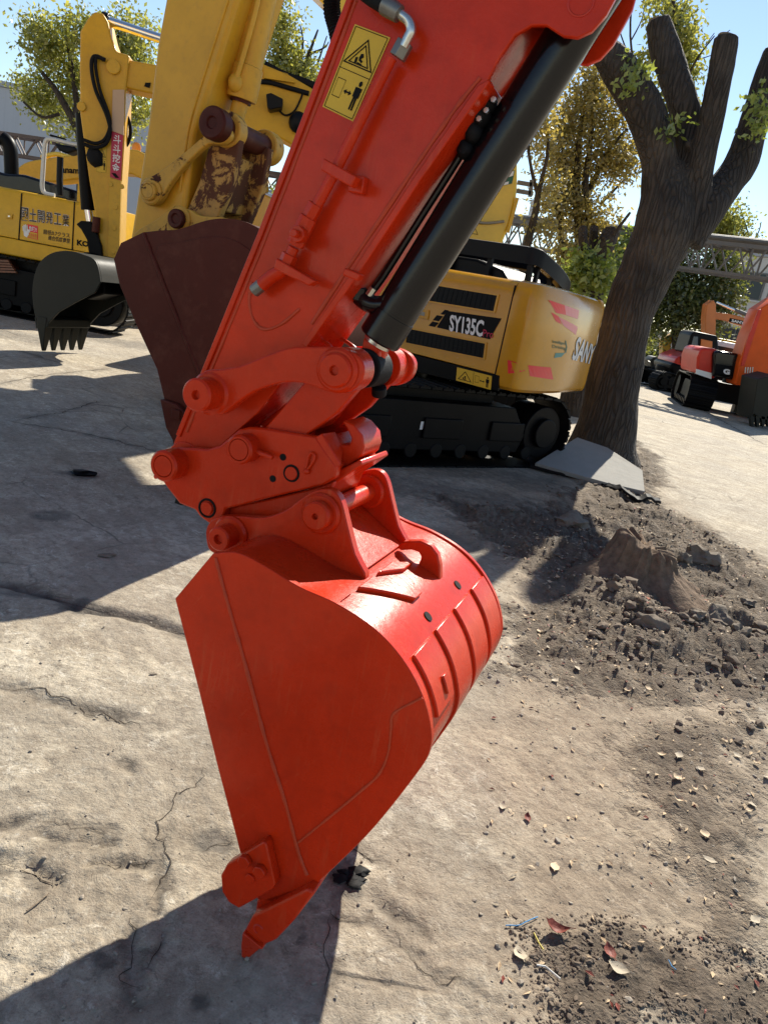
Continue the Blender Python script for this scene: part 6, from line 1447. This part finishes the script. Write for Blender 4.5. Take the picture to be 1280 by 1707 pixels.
# orange-red machine at the right edge
q3, r3, o3 = far_ex('front', 'orange-red excavator with a black engine nose, its crawler facing the camera at right', 21.5, 1190, [
    ('house', 'redcar', [(1162, 596), (1168, 582), (1176, 580), (1196, 582), (1192, 632), (1160, 622)], -.2, 1.2, None, .06),
    ('house_band', 'white', [(1160, 615), (1186, 622), (1185, 632), (1159, 623)], -.215, -.19, 'house', 0),
    ('engine_nose', 'blackgloss', [(1189, 590), (1194, 584), (1232, 590), (1233, 602), (1226, 634), (1188, 628)], -.35, 1.5, None, .06),
    ('grille', 'black', [(1193, 607), (1222, 611), (1221, 628), (1190, 624)], -.38, -.33, 'engine_nose', .02),
    ('boom', 'orangered', [(1264, 516), (1320, 480), (1340, 640), (1290, 645), (1225, 642), (1232, 604), (1246, 560)], -.6, .1, None, .03),
    ('boom_rib', 'redcar', [(1247, 560), (1252, 548), (1264, 516), (1270, 516), (1256, 560), (1240, 610), (1234, 610)], -.64, -.58, 'boom', .01),
    ('bucket', 'darksteel', [(1262, 632), (1290, 625), (1320, 640), (1320, 700), (1270, 700), (1256, 690), (1252, 700), (1258, 660)], -2.2, -1.2, None, .03)], und=None)
for k in range(4):
    mb = MB(); mb.prism(q3.P([(1250 + k * 9, 693), (1257 + k * 9, 695), (1256 + k * 9, 710), (1252 + k * 9, 712)], -2.2), -2.2, -2.05); mb.build('tooth', 'darksteel', o3['bucket'], bevel=.005)
for k in range(4):
    mb = MB(); mb.tube(q3.T([(1242 + k * 4, 612), (1241 + k * 4, 622)], -.61), .016, 6); mb.build('louver', 'galv', o3['boom'])
mb = MB(); f = quad_map(q3.T([(1205, 614), (1216, 616), (1215, 625), (1204, 623)], -.38), .02); t = text2d('G', .06); V = [mb.bm.verts.new(f(u, 1 - v)) for u, v in t[0]]
for fc in t[1]: mb.face([V[k] for k in fc])
mb.build('nose_badge', 'white', o3['engine_nose'], smooth=0, recalc=False)
gt = q3.loc(gnd(1178, 688))
undercarriage(r3, 3.0, .85, 2.5, .72, R(80), (gt.x + 1.3, gt.y + 1.5))
# distant yellow machine with small bucket
q4, r4, o4 = far_ex('yellow', 'tiny distant yellow excavator arm with round black bucket, seen right of the trunk', 33, 1105, [
    ('arm', 'yellow', [(1104, 566), (1112, 560), (1120, 564), (1114, 602), (1103, 604)], .2, .7, None, .02),
    ('boom', 'yellow', [(1112, 560), (1130, 552), (1160, 560), (1150, 572), (1120, 572)], .25, .65, None, .02),
    ('bucket', 'darksteel', [(1084, 600), (1090, 595), (1098, 596), (1110, 606), (1120, 614), (1100, 622), (1092, 620), (1084, 612)], 0, 1.0, None, .05)], und=(3.4, .85, 2.2, .55, 0, (2.8, .8)))
mb = MB(); plan(mb, rounded([(1.6, -.4), (4.2, -.4), (4.2, 1.8), (1.6, 1.8)], .2), 1.0, 2.1, .1); mb.build('house', 'yellow', r4)
# cab-over van shapes: white top of a parked vehicle behind
q5 = Rig((at_y(1228, 580, 32).x, 32), (1, 0)); r5 = q5.root('van', 'pale van roof and dark window behind the orange-red machine', 'van')
mb = MB(); plan(mb, rounded([(-1.0, 0), (2.8, 0), (2.8, 1.8), (-1.0, 1.8)], .2), .55, 2.0, .2); vb = mb.build('body', 'white', r5)
mb = MB(); mb.box((-.8, -.02, 1.25), (2.5, .03, 1.8)); mb.build('window', 'glass', vb, bevel=.02)
for x in (-.3, 2.0): MB().cyl((x, -.03, .33), (x, .2, .33), .33, 20).build('wheel', 'rubber', r5, bevel=.02)

# ================================================================== PERSON IN DARK CLOTHES
gP = gnd(1092, 628); pr_ = empty('person', (gP.x, gP.y, 0), R(190)); tag(pr_, 'distant person in dark clothes standing beside the big trunk', 'person')
def skin_body(name, joints, edges, mat, parent):
    me = bpy.data.meshes.new(name); me.from_pydata([j[0] for j in joints], edges, []); o = bpy.data.objects.new(name, me); COL.objects.link(o); o.parent = parent
    sk = o.modifiers.new('skin', 'SKIN'); sk.use_smooth_shade = True
    for v, j in zip(me.skin_vertices[0].data, joints): v.radius = j[1]
    me.skin_vertices[0].data[0].use_root = True
    sb = o.modifiers.new('sub', 'SUBSURF'); sb.levels = 1; sb.render_levels = 2; me.materials.append(M[mat]); return o
J = [((0, 0, .95), (.15, .11)), ((0, 0, 1.15), (.15, .10)), ((0, 0, 1.38), (.17, .11)), ((0, 0, 1.50), (.06, .06)), ((0, .0, 1.60), (.075, .09)), ((0, 0, 1.72), (.07, .085)),
     ((-.20, 0, 1.40), (.06, .06)), ((-.25, .02, 1.13), (.045, .045)), ((-.23, .10, .90), (.035, .035)), ((.20, 0, 1.40), (.06, .06)), ((.25, .02, 1.13), (.045, .045)), ((.23, .10, .90), (.035, .035)),
     ((-.10, 0, .85), (.09, .09)), ((-.11, .02, .48), (.06, .065)), ((-.11, -.02, .08), (.045, .05)), ((-.11, .12, .04), (.045, .035)), ((.10, 0, .85), (.09, .09)), ((.11, .04, .48), (.06, .065)), ((.12, .02, .08), (.045, .05)), ((.12, .16, .04), (.045, .035))]
Ed = [(0, 1), (1, 2), (2, 3), (3, 4), (4, 5), (2, 6), (6, 7), (7, 8), (2, 9), (9, 10), (10, 11), (0, 12), (12, 13), (13, 14), (14, 15), (0, 16), (16, 17), (17, 18), (18, 19)]
bd = skin_body('body', J, Ed, 'clothes', pr_)
mb = MB(); mb.ball((0, .07, 1.645), .075, 12, (.85, .6, 1.1)); mb.build('face', 'skin', pr_); mb = MB(); mb.ball((0, -.02, 1.70), .105, 12, (.9, 1.0, .8)); mb.build('hair', 'hair', pr_)
# ================================================================== TREES
def foliage(name, blobs, n, size, mat, parent, seed=0, cl=22, spread=.30, flat=.5):
    """leaf-sized faces gathered in small clumps through the crown's volume"""
    rg = np.random.default_rng(seed)
    vol = np.array([b[1][0] * b[1][1] * b[1][2] for b in blobs]) ** .8; pr = vol / vol.sum(); nc = max(4, n // cl)
    bi = rg.choice(len(blobs), nc, p=pr); u = rg.normal(size=(nc, 3)); u /= np.linalg.norm(u, axis=1)[:, None]
    rad = rg.random(nc) ** .45; rad = np.where(rg.random(nc) < .08, rad * 1.22, rad)
    C0 = np.array([b[0] for b in blobs])[bi]; RR = np.array([b[1] for b in blobs])[bi]
    cen = C0 + u * RR * rad[:, None]; tone_c = rg.random(nc) * .55
    cs = spread * (0.5 + rg.random(nc))
    k = rg.choice(nc, n, p=cs ** 1.5 / (cs ** 1.5).sum())
    p = cen[k] + rg.normal(size=(n, 3)) * cs[k][:, None] * .55
    a = rg.normal(size=(n, 3)); a /= np.linalg.norm(a, axis=1)[:, None]; b = rg.normal(size=(n, 3)); b -= a * (a * b).sum(1)[:, None]; b /= np.linalg.norm(b, axis=1)[:, None]
    L = size * (.6 + .8 * rg.random(n))[:, None]; wd = L * (.42 + .2 * rg.random(n))[:, None]
    V = np.stack([p - a * L, p - b * wd, p + a * L, p + b * wd], 1).reshape(-1, 3).astype(np.float32)
    me = bpy.data.meshes.new(name); me.vertices.add(4 * n); me.vertices.foreach_set('co', V.ravel())
    me.loops.add(4 * n); me.loops.foreach_set('vertex_index', np.arange(4 * n, dtype=np.int32)); me.polygons.add(n)
    me.polygons.foreach_set('loop_start', np.arange(0, 4 * n, 4, dtype=np.int32)); me.polygons.foreach_set('loop_total', np.full(n, 4, np.int32)); me.update(calc_edges=True)
    tn = np.clip(tone_c[k] + rg.random(n) * .5, 0, 1); at = me.attributes.new('tone', 'FLOAT', 'FACE'); at.data.foreach_set('value', tn.astype(np.float32))
    me.materials.append(M[mat]); o = bpy.data.objects.new(name, me); COL.objects.link(o); o.parent = parent; return o
def pblob(y, px, py, rx, ry, dz=.7):
    c = at_y(px, py, y + random.uniform(-.6, .6)); k = c.y / CF; return ((c.x, c.y, c.z), (rx * k, max(rx, ry) * k * dz, ry * k))
def ptube(mb, y, pts, seg=8, jy=.25):
    """limb: list of (px, py, width_px)"""
    P = []; yy = y
    for px, py, wpx in pts:
        P.append(tuple(at_y(px, py, yy)) + (wpx * yy / CF / 2,)); yy = y + random.uniform(-jy, jy)
    Q = cr(P, 4); mb.tube([q[:3] for q in Q], [max(q[3] * random.uniform(.93, 1.07), .006) for q in Q], seg)
def tree(name, label, y, base_px, limbs, blobs, n, size, leaf, seed, group=None, bark_m='bark_far', cl=22, spread=.3):
    b = at_y(base_px[0], base_px[1], y); root = empty(name, (b.x, y, 0)); tag(root, label, 'tree', group)
    mb = MB()
    g_ = [tuple((px, py, w_)) for px, py, w_ in limbs[0]]
    z0 = Vector((b.x, y, -.1)); P = [z0] + [at_y(px, py, y) for px, py, _ in g_]; r_ = [limbs[0][0][2] * y / CF / 2 * 1.15] + [w_ * y / CF / 2 for _, _, w_ in g_]
    mb.tube(P, r_, 10)
    for l_ in limbs[1:]: ptube(mb, y, l_)
    mb.xf(Matrix.Translation((-b.x, -y, 0))); mb.build('trunk', bark_m, root, smooth=50)
    bl = [pblob(y, *q) for q in blobs]; bl = [((c[0] - b.x, c[1] - y, c[2]), r_) for c, r_ in bl]
    if n: foliage('crown', bl, n, size, leaf, root, seed, cl, spread)
    return root
tree('broadleaf_tree', 'broad yellow-green tree in front of the grey wall at upper left', 24, (140, 420), [[(142, 330, 26), (140, 240, 22), (130, 180, 16)], [(138, 230, 14), (100, 160, 10), (70, 120, 6)], [(135, 200, 14), (170, 120, 10), (200, 60, 6)], [(130, 185, 10), (120, 110, 7), (110, 60, 4)], [(100, 190, 6), (70, 195, 4), (40, 170, 3)], [(150, 250, 12), (200, 190, 9), (235, 130, 6)]],
     [(100, 75, 55, 40), (55, 150, 34, 24), (150, 58, 45, 32), (215, 60, 45, 32), (228, 120, 40, 48), (120, 135, 46, 40), (225, 190, 32, 38), (85, 180, 42, 22), (120, 215, 26, 16), (60, 110, 24, 18), (190, 120, 40, 40)], 15000, .062, 'leaf_yg', 1, 'broadleaf trees behind the machines', cl=46, spread=.34)
tree('broadleaf_tree', 'yellow-green tree top between the yellow cylinder and orange-red arm', 23, (495, 420), [[(495, 330, 24), (495, 200, 18), (490, 140, 12)], [(492, 150, 8), (515, 90, 5), (530, 50, 2.5)], [(515, 90, 4), (540, 80, 2), (548, 70, 1.5)], [(500, 130, 5), (505, 70, 3), (500, 40, 1.6)], [(525, 120, 4), (535, 90, 2.5), (545, 60, 1.5)]],
     [(472, 45, 22, 26), (468, 95, 26, 28), (500, 115, 26, 20), (485, 140, 36, 22), (520, 135, 20, 10), (420, 338, 14, 12)], 6000, .060, 'leaf_yg', 2, 'broadleaf trees behind the machines', cl=42, spread=.30)
tree('bronze_tree', 'bronze-leaved tree with several dark stems behind the black guard rail', 20, (965, 520), [[(968, 440, 20), (966, 380, 18), (960, 320, 13), (963, 250, 9), (972, 180, 6)], [(966, 350, 12), (990, 300, 9), (1015, 250, 6), (1045, 215, 4)], [(985, 480, 16), (985, 390, 12), (975, 310, 10), (985, 230, 7), (990, 150, 4)], [(962, 320, 8), (940, 260, 6), (930, 200, 4)], [(945, 480, 12), (935, 390, 9), (925, 320, 6)], [(1000, 340, 5), (1040, 300, 3), (1050, 290, 2)]],
     [(948, 205, 34, 45), (978, 150, 24, 36), (1010, 200, 40, 48), (955, 280, 42, 40), (1025, 265, 38, 30), (930, 340, 36, 30), (985, 370, 36, 36), (960, 420, 36, 32), (1000, 130, 18, 28), (1040, 290, 24, 16), (920, 250, 20, 28)], 16000, .052, 'leaf_brown', 3, cl=44, spread=.30)
tree('slender_tree', 'slender dark forked tree with sparse leaves left of the bronze tree', 17, (872, 520), [[(876, 420, 13), (884, 385, 12), (893, 350, 11), (897, 318, 9)], [(896, 325, 8), (905, 290, 6.5), (913, 250, 5), (912, 200, 3)], [(896, 325, 7), (886, 285, 5), (880, 240, 4), (884, 190, 2.5)]],
     [(884, 240, 14, 26), (905, 210, 16, 26), (918, 330, 16, 28), (900, 385, 20, 12)], 1300, .048, 'leaf_brown', 4, cl=20, spread=.25)
tree('tall_sprouting_tree', 'tall thin yellow-green tree seen between the sawn limbs of the pollarded trunk', 18, (1042, 700), [[(1080, 520, 16), (1105, 400, 14), (1125, 260, 12), (1130, 140, 9), (1125, 40, 6), (1115, -60, 4)], [(1128, 180, 5), (1100, 120, 3), (1080, 60, 2)], [(1130, 160, 5), (1160, 100, 3), (1190, 60, 1.6)], [(1127, 230, 4), (1165, 205, 2.6), (1180, 190, 1.5)], [(1120, 60, 4), (1140, 10, 3)], [(1070, 240, 5), (1062, 150, 4), (1050, 60, 3), (1055, -20, 2)], [(1055, 110, 3), (1035, 60, 2), (1020, 0, 1.4)], [(1060, 150, 3), (1085, 90, 2), (1100, 40, 1.4)], [(1050, 70, 2.4), (1070, 30, 1.5), (1075, -10, 1.2)], [(1020, 60, 2), (1010, 20, 1.5), (1030, -20, 1.2)], [(1175, 75, 1.6), (1190, 55, 1.2)], [(1160, 100, 1.8), (1185, 92, 1.2), (1192, 85, 1)]],
     [(1112, 15, 30, 24), (1132, 70, 26, 36), (1140, 130, 22, 30), (1115, 180, 26, 24), (1140, 190, 20, 22), (1075, 100, 18, 12), (1120, 230, 24, 22), (1095, 5, 18, 12)], 5200, .055, 'leaf_yg', 5, cl=30, spread=.24)
tree('green_tree', 'dark green leafy tree beyond the pollarded trunk, under the grey pipe gantry', 33, (1130, 620), [[(1128, 580, 16), (1125, 520, 14), (1120, 450, 10)], [(1125, 540, 9), (1160, 480, 7), (1190, 420, 4)], [(1123, 520, 8), (1090, 460, 6), (1070, 420, 4)]],
     [(1120, 470, 44, 40), (1065, 500, 26, 50), (1175, 470, 44, 36), (1150, 520, 54, 36), (1215, 455, 34, 30), (1095, 545, 34, 30), (1185, 510, 40, 30), (1130, 430, 34, 24), (1200, 430, 30, 20)], 17000, .085, 'leaf_green', 6, cl=36, spread=.5)
tree('green_tree', 'pale sunlit green tree crown above the gantry, right of the pollarded trunk', 36, (1195, 620), [[(1195, 560, 12), (1196, 460, 10), (1196, 380, 7)], [(1196, 400, 5), (1225, 350, 3), (1240, 340, 2)], [(1240, 420, 3), (1262, 390, 2), (1268, 370, 1.3)], [(1250, 420, 3), (1245, 385, 2), (1232, 345, 1.2)]],
     [(1195, 350, 34, 22), (1215, 375, 34, 20), (1180, 385, 30, 24), (1240, 400, 20, 14), (1210, 400, 30, 16)], 4600, .08, 'leaf_yg', 7, cl=30, spread=.4)
tree('green_tree', 'bright yellow-green tree in the gap left of the pollarded trunk', 26, (1035, 620), [[(1035, 560, 14), (1036, 500, 12), (1038, 440, 8)], [(1036, 490, 7), (1020, 440, 5), (1010, 410, 3)]],
     [(1035, 430, 26, 28), (1020, 470, 22, 30), (1050, 410, 20, 22), (1030, 500, 24, 24), (1055, 450, 20, 30)], 5000, .065, 'leaf_bright', 8, cl=34, spread=.3)
# cut-back tree with thick stubs
tree('cut_back_tree', 'shorter cut-back tree with thick dark stubs and fresh shoots behind the ochre machine', 14.5, (985, 560), [[(985, 500, 40), (983, 460, 38), (985, 430, 34)], [(980, 440, 20), (972, 410, 15), (971, 380, 14)], [(985, 440, 20), (988, 405, 14), (990, 380, 13)], [(990, 445, 30), (1008, 410, 28), (1018, 388, 27)], [(1022, 392, 6), (1034, 375, 5), (1050, 354, 4)]],
     [(985, 455, 24, 18), (1000, 475, 20, 20), (962, 450, 14, 30), (1000, 435, 14, 12), (950, 480, 10, 16)], 1500, .06, 'leaf_bright', 9, cl=14, spread=.2)
# distant green strip of trees behind everything, far left and centre
for i, (px, py, rx, ry, y, lab) in enumerate(((40, 500, 60, 14, 30, 'low dark shrub beneath the grey wall, behind the lettered-door machine'), (430, 350, 40, 30, 27, 'green bush seen through the gap beside the yellow cab'), (1075, 590, 22, 26, 44, 'dark green bush far down the road beyond the person'))):
    c = at_y(px, py, y); r_ = empty('shrub', (c.x, y, 0)); tag(r_, lab, 'shrub'); mb = MB(); mb.tube([(0, 0, -.05), (.1, 0, c.z)], [.1, .04], 8); mb.build('stem', 'bark_far', r_)
    k = y / CF; foliage('leaves', [((0, 0, max(c.z, .6)), (rx * k, 1.0, max(ry * k, .5))), ((rx * k * .4, .3, max(c.z, .6) * .6), (rx * k * .7, .8, max(ry * k, .5)))], 1800, .10, 'leaf_green', r_, 30 + i, 20, .35)

# ---------------------------------------------------------------- big pollarded tree
TY = 9.9
bb = gnd(1000, 772); TY = bb.y + .15
tb = Vector((bb.x, TY, 0)); troot = empty('pollarded_tree', tb); tag(troot, 'big pollarded tree with four thick sawn-off limbs and a leaning furrowed trunk', 'tree')
mb = MB()
def limb(pts, seg=18, jy=0.0, dy=None):
    P = []
    for i, (px, py, wpx) in enumerate(pts):
        y = TY + (dy[i] if dy else 0); q = at_y(px, py, y); P.append(tuple(q - tb) + (wpx * y / CF / 2,))
    Q = cr(P, 6); rings = []; n = len(Q); prev = None
    for i, q in enumerate(Q):
        p = Vector(q[:3]); t = (Vector(Q[min(i + 1, n - 1)][:3]) - Vector(Q[max(i - 1, 0)][:3])).normalized()
        u = t.cross(Vector((0, 1, 0))).normalized() if prev is None else (prev - t * prev.dot(t)).normalized(); prev = u; v = t.cross(u); ring = []
        for k in range(seg):
            a = k * 2 * math.pi / seg; d = u * math.cos(a) + v * math.sin(a)
            rr_ = q[3] * (1 + .10 * noise.noise((p + d * .3) * 2.2) + .05 * noise.noise((p + d * .3) * 7)); ring.append(p + d * rr_)
        rings.append(ring)
    mb.loft(rings)
limb([(992, 800, 150), (1000, 765, 128), (1010, 715, 100), (1022, 640, 84), (1036, 570, 78), (1055, 500, 80), (1078, 450, 82), (1098, 405, 88), (1110, 360, 90), (1115, 320, 76), (1120, 288, 50), (1124, 268, 22)], 26)
limb([(1108, 345, 70), (1100, 300, 56), (1098, 270, 52), (1086, 225, 55), (1070, 180, 56), (1048, 138, 56), (1024, 105, 50), (1008, 86, 42), (1004, 80, 36)])
limb([(1128, 350, 64), (1146, 300, 46), (1148, 260, 44), (1146, 210, 45), (1136, 165, 44), (1122, 125, 44), (1107, 82, 43), (1098, 45, 37), (1095, 32, 33)], dy=[0, .1, .15, .2, .2, .25, .3, .3, .3])
limb([(1140, 370, 62), (1158, 315, 44), (1168, 275, 38), (1178, 230, 36), (1187, 190, 36), (1198, 135, 34), (1206, 90, 36), (1210, 66, 35), (1211, 60, 30)], dy=[0, -.05, -.1, -.1, -.15, -.2, -.2, -.2, -.2])
limb([(1138, 400, 66), (1164, 366, 60), (1192, 330, 54), (1215, 300, 50), (1234, 272, 48), (1250, 228, 44), (1262, 185, 42), (1276, 140, 40), (1292, 95, 38), (1296, 85, 34)], dy=[0, 0, .1, .2, .25, .3, .3, .3, .3, .3])
for a, b in (((940, 790), (985, 735)), ((1058, 785), (1020, 735)), ((1000, 800), (1005, 740))): limb([(a[0], a[1] - 4, 30), ((a[0] + b[0]) / 2, (a[1] + b[1]) / 2, 42), (b[0], b[1], 46)], 12, dy=[-.1, -.05, 0])
for px, py, r_, dy in ((1030, 620, .07, -.30), (1148, 240, .05, -.05)):
    mb.blob(at_y(px, py, TY + dy) - tb, r_, 2, .35, (1, .6, 1.25))
tk = mb.build('trunk', 'bark', troot, smooth=60)
rm = tk.modifiers.new('fuse', 'REMESH'); rm.mode = 'VOXEL'; rm.voxel_size = 0.028; rm.use_smooth_shade = True
for px, py, r_, a, dy in ((1007, 84, .12, (-.55, .0, .8), 0.0), (1096, 34, .10, (-.2, 0, 1), .3), (1211, 62, .10, (.1, 0, 1), -.2)):
    q = at_y(px, py, TY + dy) - tb; a = Vector(a).normalized(); MB().tube([q - a * .03, q + a * .02], [r_ * 1.05, r_], 16).build('sawn_end', 'cutwood', troot, bevel=.012)
sp = [(1062, 105, 20, 20), (1070, 130, 14, 12), (1046, 140, 12, 10), (1268, 190, 16, 34), (1250, 175, 8, 10), (1120, 215, 12, 14), (1030, 120, 7, 8)]
bl = []
for q in sp:
    c, r_ = pblob(TY - .2, *q); bl.append(((c[0] - tb.x, c[1] - TY, c[2]), r_))
foliage('shoots', bl, 420, .042, 'leaf_bright', troot, 41, 14, .11)['kind'] = 'stuff'
for a, b in (((1060, 150), (1066, 95)), ((1055, 140), (1045, 135)), ((1262, 230), (1270, 175)), ((1190, 66), (1216, 50))): MB().tube([at_y(*a, TY - .1) - tb, at_y((a[0] + b[0]) / 2 + 3, (a[1] + b[1]) / 2, TY - .2) - tb, at_y(*b, TY - .25) - tb], [.012, .008, .004], 6).build('shoot_stem', 'bark_far', troot)
troot_bark = [(1135, 410), (1120, 470)]

# ================================================================== PIPE GANTRY
def truss(name, label, A, B, h, wd, mat, npan, pipes=True, ends=(0.03, .97)):
    """box truss between two world points (top chord), square section"""
    A, B = Vector(A), Vector(B); d = (B - A); L_ = d.length; d.normalize(); s = Vector((-d.y, d.x, 0)).normalized() * wd / 2
    root = empty(name, (A.x, A.y, 0)); tag(root, label, 'gantry'); o = Vector((A.x, A.y, 0)); dn = Vector((0, 0, -h))
    def pc(nm, items, th, m_=mat):
        mb = MB()
        for p, q in items: mb.bar(p - o, q - o, th)
        return mb.build(nm, m_, root)
    for sd in (s, -s):
        pc('top_chord', [(A + sd, B + sd)], .11); pc('bottom_chord', [(A + sd + dn, B + sd + dn)], .08)
        it = []
        for k in range(npan):
            p, q, m_ = A + d * (L_ * k / npan), A + d * (L_ * (k + 1) / npan), A + d * (L_ * (k + .5) / npan)
            it += [(p + sd, m_ + sd + dn), (m_ + sd + dn, q + sd)]
            if k % 2 == 0: it.append((m_ + sd, m_ + sd + dn))
        pc('lattice', it, .045)
    for k in range(npan + 1): pc('cross_member', [(A + d * (L_ * k / npan) + s, A + d * (L_ * k / npan) - s)], .05)
    if pipes:
        for off, r_ in ((-.25, .06), (.02, .09), (.25, .05)):
            MB().tube([A - o + s * off * 2 + Vector((0, 0, .12 + r_)), B - o + s * off * 2 + Vector((0, 0, .12 + r_))], r_, 10).build('pipe', 'girder_grey', root)
    for k in ends:
        p = A + d * (L_ * k)
        for sd in (s, -s):
            mb = MB(); mb.bar(p + sd - o + Vector((0, 0, 0)), Vector((p.x + sd.x - o.x, p.y + sd.y - o.y, -.1)), .22); mb.build('post', mat, root)
    return root
zg = 4.7
a_, b_ = gnd(-60, 214, zg), gnd(500, 298, zg)
truss('pipe_gantry', 'rust-red lattice gantry crossing before the grey wall at left', a_, b_, .75, 1.0, 'girder', 14, False, (.97,))
zg = 4.6
a_, b_ = gnd(790, 364, zg), gnd(1340, 424, zg)
truss('pipe_gantry', 'grey pipe gantry on lattice girders spanning behind the pollarded tree', a_, b_, .8, .9, 'girder_grey', 14, True, (.97,))

# ================================================================== BUILDINGS
def building(name, label, A, B, depth, h, mat, wins=(), roof='roofmetal', parapet=.3):
    A, B = Vector((A[0], A[1], 0)), Vector((B[0], B[1], 0)); d = (B - A); L_ = d.length; rz = math.atan2(d.y, d.x)
    r_ = empty(name, A, rz); tag(r_, label, 'building'); mb = MB(); mb.box((0, 0, -.2), (L_, depth, h)); mb.build('wall', mat, r_, bevel=.02)
    mb = MB(); mb.box((-.15, -.15, h + .003), (L_ + .15, depth + .15, h + parapet)); mb.build('roof', roof, r_, bevel=.03)
    for x, z, w_, hh in wins:
        mb = MB(); t = .07
        for lo, hi in (((x - t, -.06, z - t), (x + w_ + t, .0, z)), ((x - t, -.06, z + hh), (x + w_ + t, .0, z + hh + t)), ((x - t, -.06, z), (x, .0, z + hh)), ((x + w_, -.06, z), (x + w_ + t, .0, z + hh)), ((x + w_ / 2 - .03, -.05, z), (x + w_ / 2 + .03, .0, z + hh))): mb.box(lo, hi)
        wf = mb.build('window', 'girder_grey', r_); mb = MB(); mb.box((x, -.02, z), (x + w_, .004, z + hh)); mb.build('pane', 'glass', wf)
        mb = MB(); mb.box((x - .2, -.16, z - .16), (x + w_ + .2, -.0, z - t - .002)); mb.build('sill', mat, r_)
    return r_
a_ = at_y(-160, 130, 46); b_ = at_y(262, 200, 46)
building('warehouse', 'plain grey-blue warehouse wall standing behind the left tree', a_, b_, 14, at_y(40, 152, 46).z, 'wall_grey')
a_ = at_y(1196, 500, 46); b_ = at_y(1420, 540, 40)
building('office_block', 'pale concrete building with dark windows at the right edge behind the trees', a_, b_, 12, at_y(1240, 428, 46).z, 'wall_pale', [(.9 + i * 2.6, z, 1.5, 1.3) for i in range(3) for z in (1.6, 4.6)])
a_ = at_y(860, 500, 120); b_ = at_y(905, 500, 120)
building('tower_block', 'faint pale tower block far away left of the slender tree', (a_.x, 120), (at_y(884, 400, 120).x, 120), 10, at_y(872, 322, 120).z, 'wall_grey', [(.35, z, .9, 1.2) for z in (8, 13, 18)])
a_ = at_y(385, 400, 40); b_ = at_y(520, 400, 40)
building('shed', 'low pale shed seen through the gap below the yellow boom', a_, b_, 8, at_y(420, 322, 40).z, 'wall_pale')
# yard wall closing the far side
for lab, a, b, y in (('long low pale yard wall behind the far right machines', 1040, 1400, 52), ('low pale yard wall behind the left machines', -200, 470, 44)):
    A = at_y(a, 500, y); B = at_y(b, 500, y); mb = MB(); mb.box((0, 0, -.1), (B.x - A.x, .3, 2.0)); mb.box((-.05, -.06, 2.003), (B.x - A.x + .05, .36, 2.12)); o = mb.build('yard_wall', 'wall_pale', None, bevel=.02); o.location = (A.x, y, 0); tag(o, lab, 'wall')
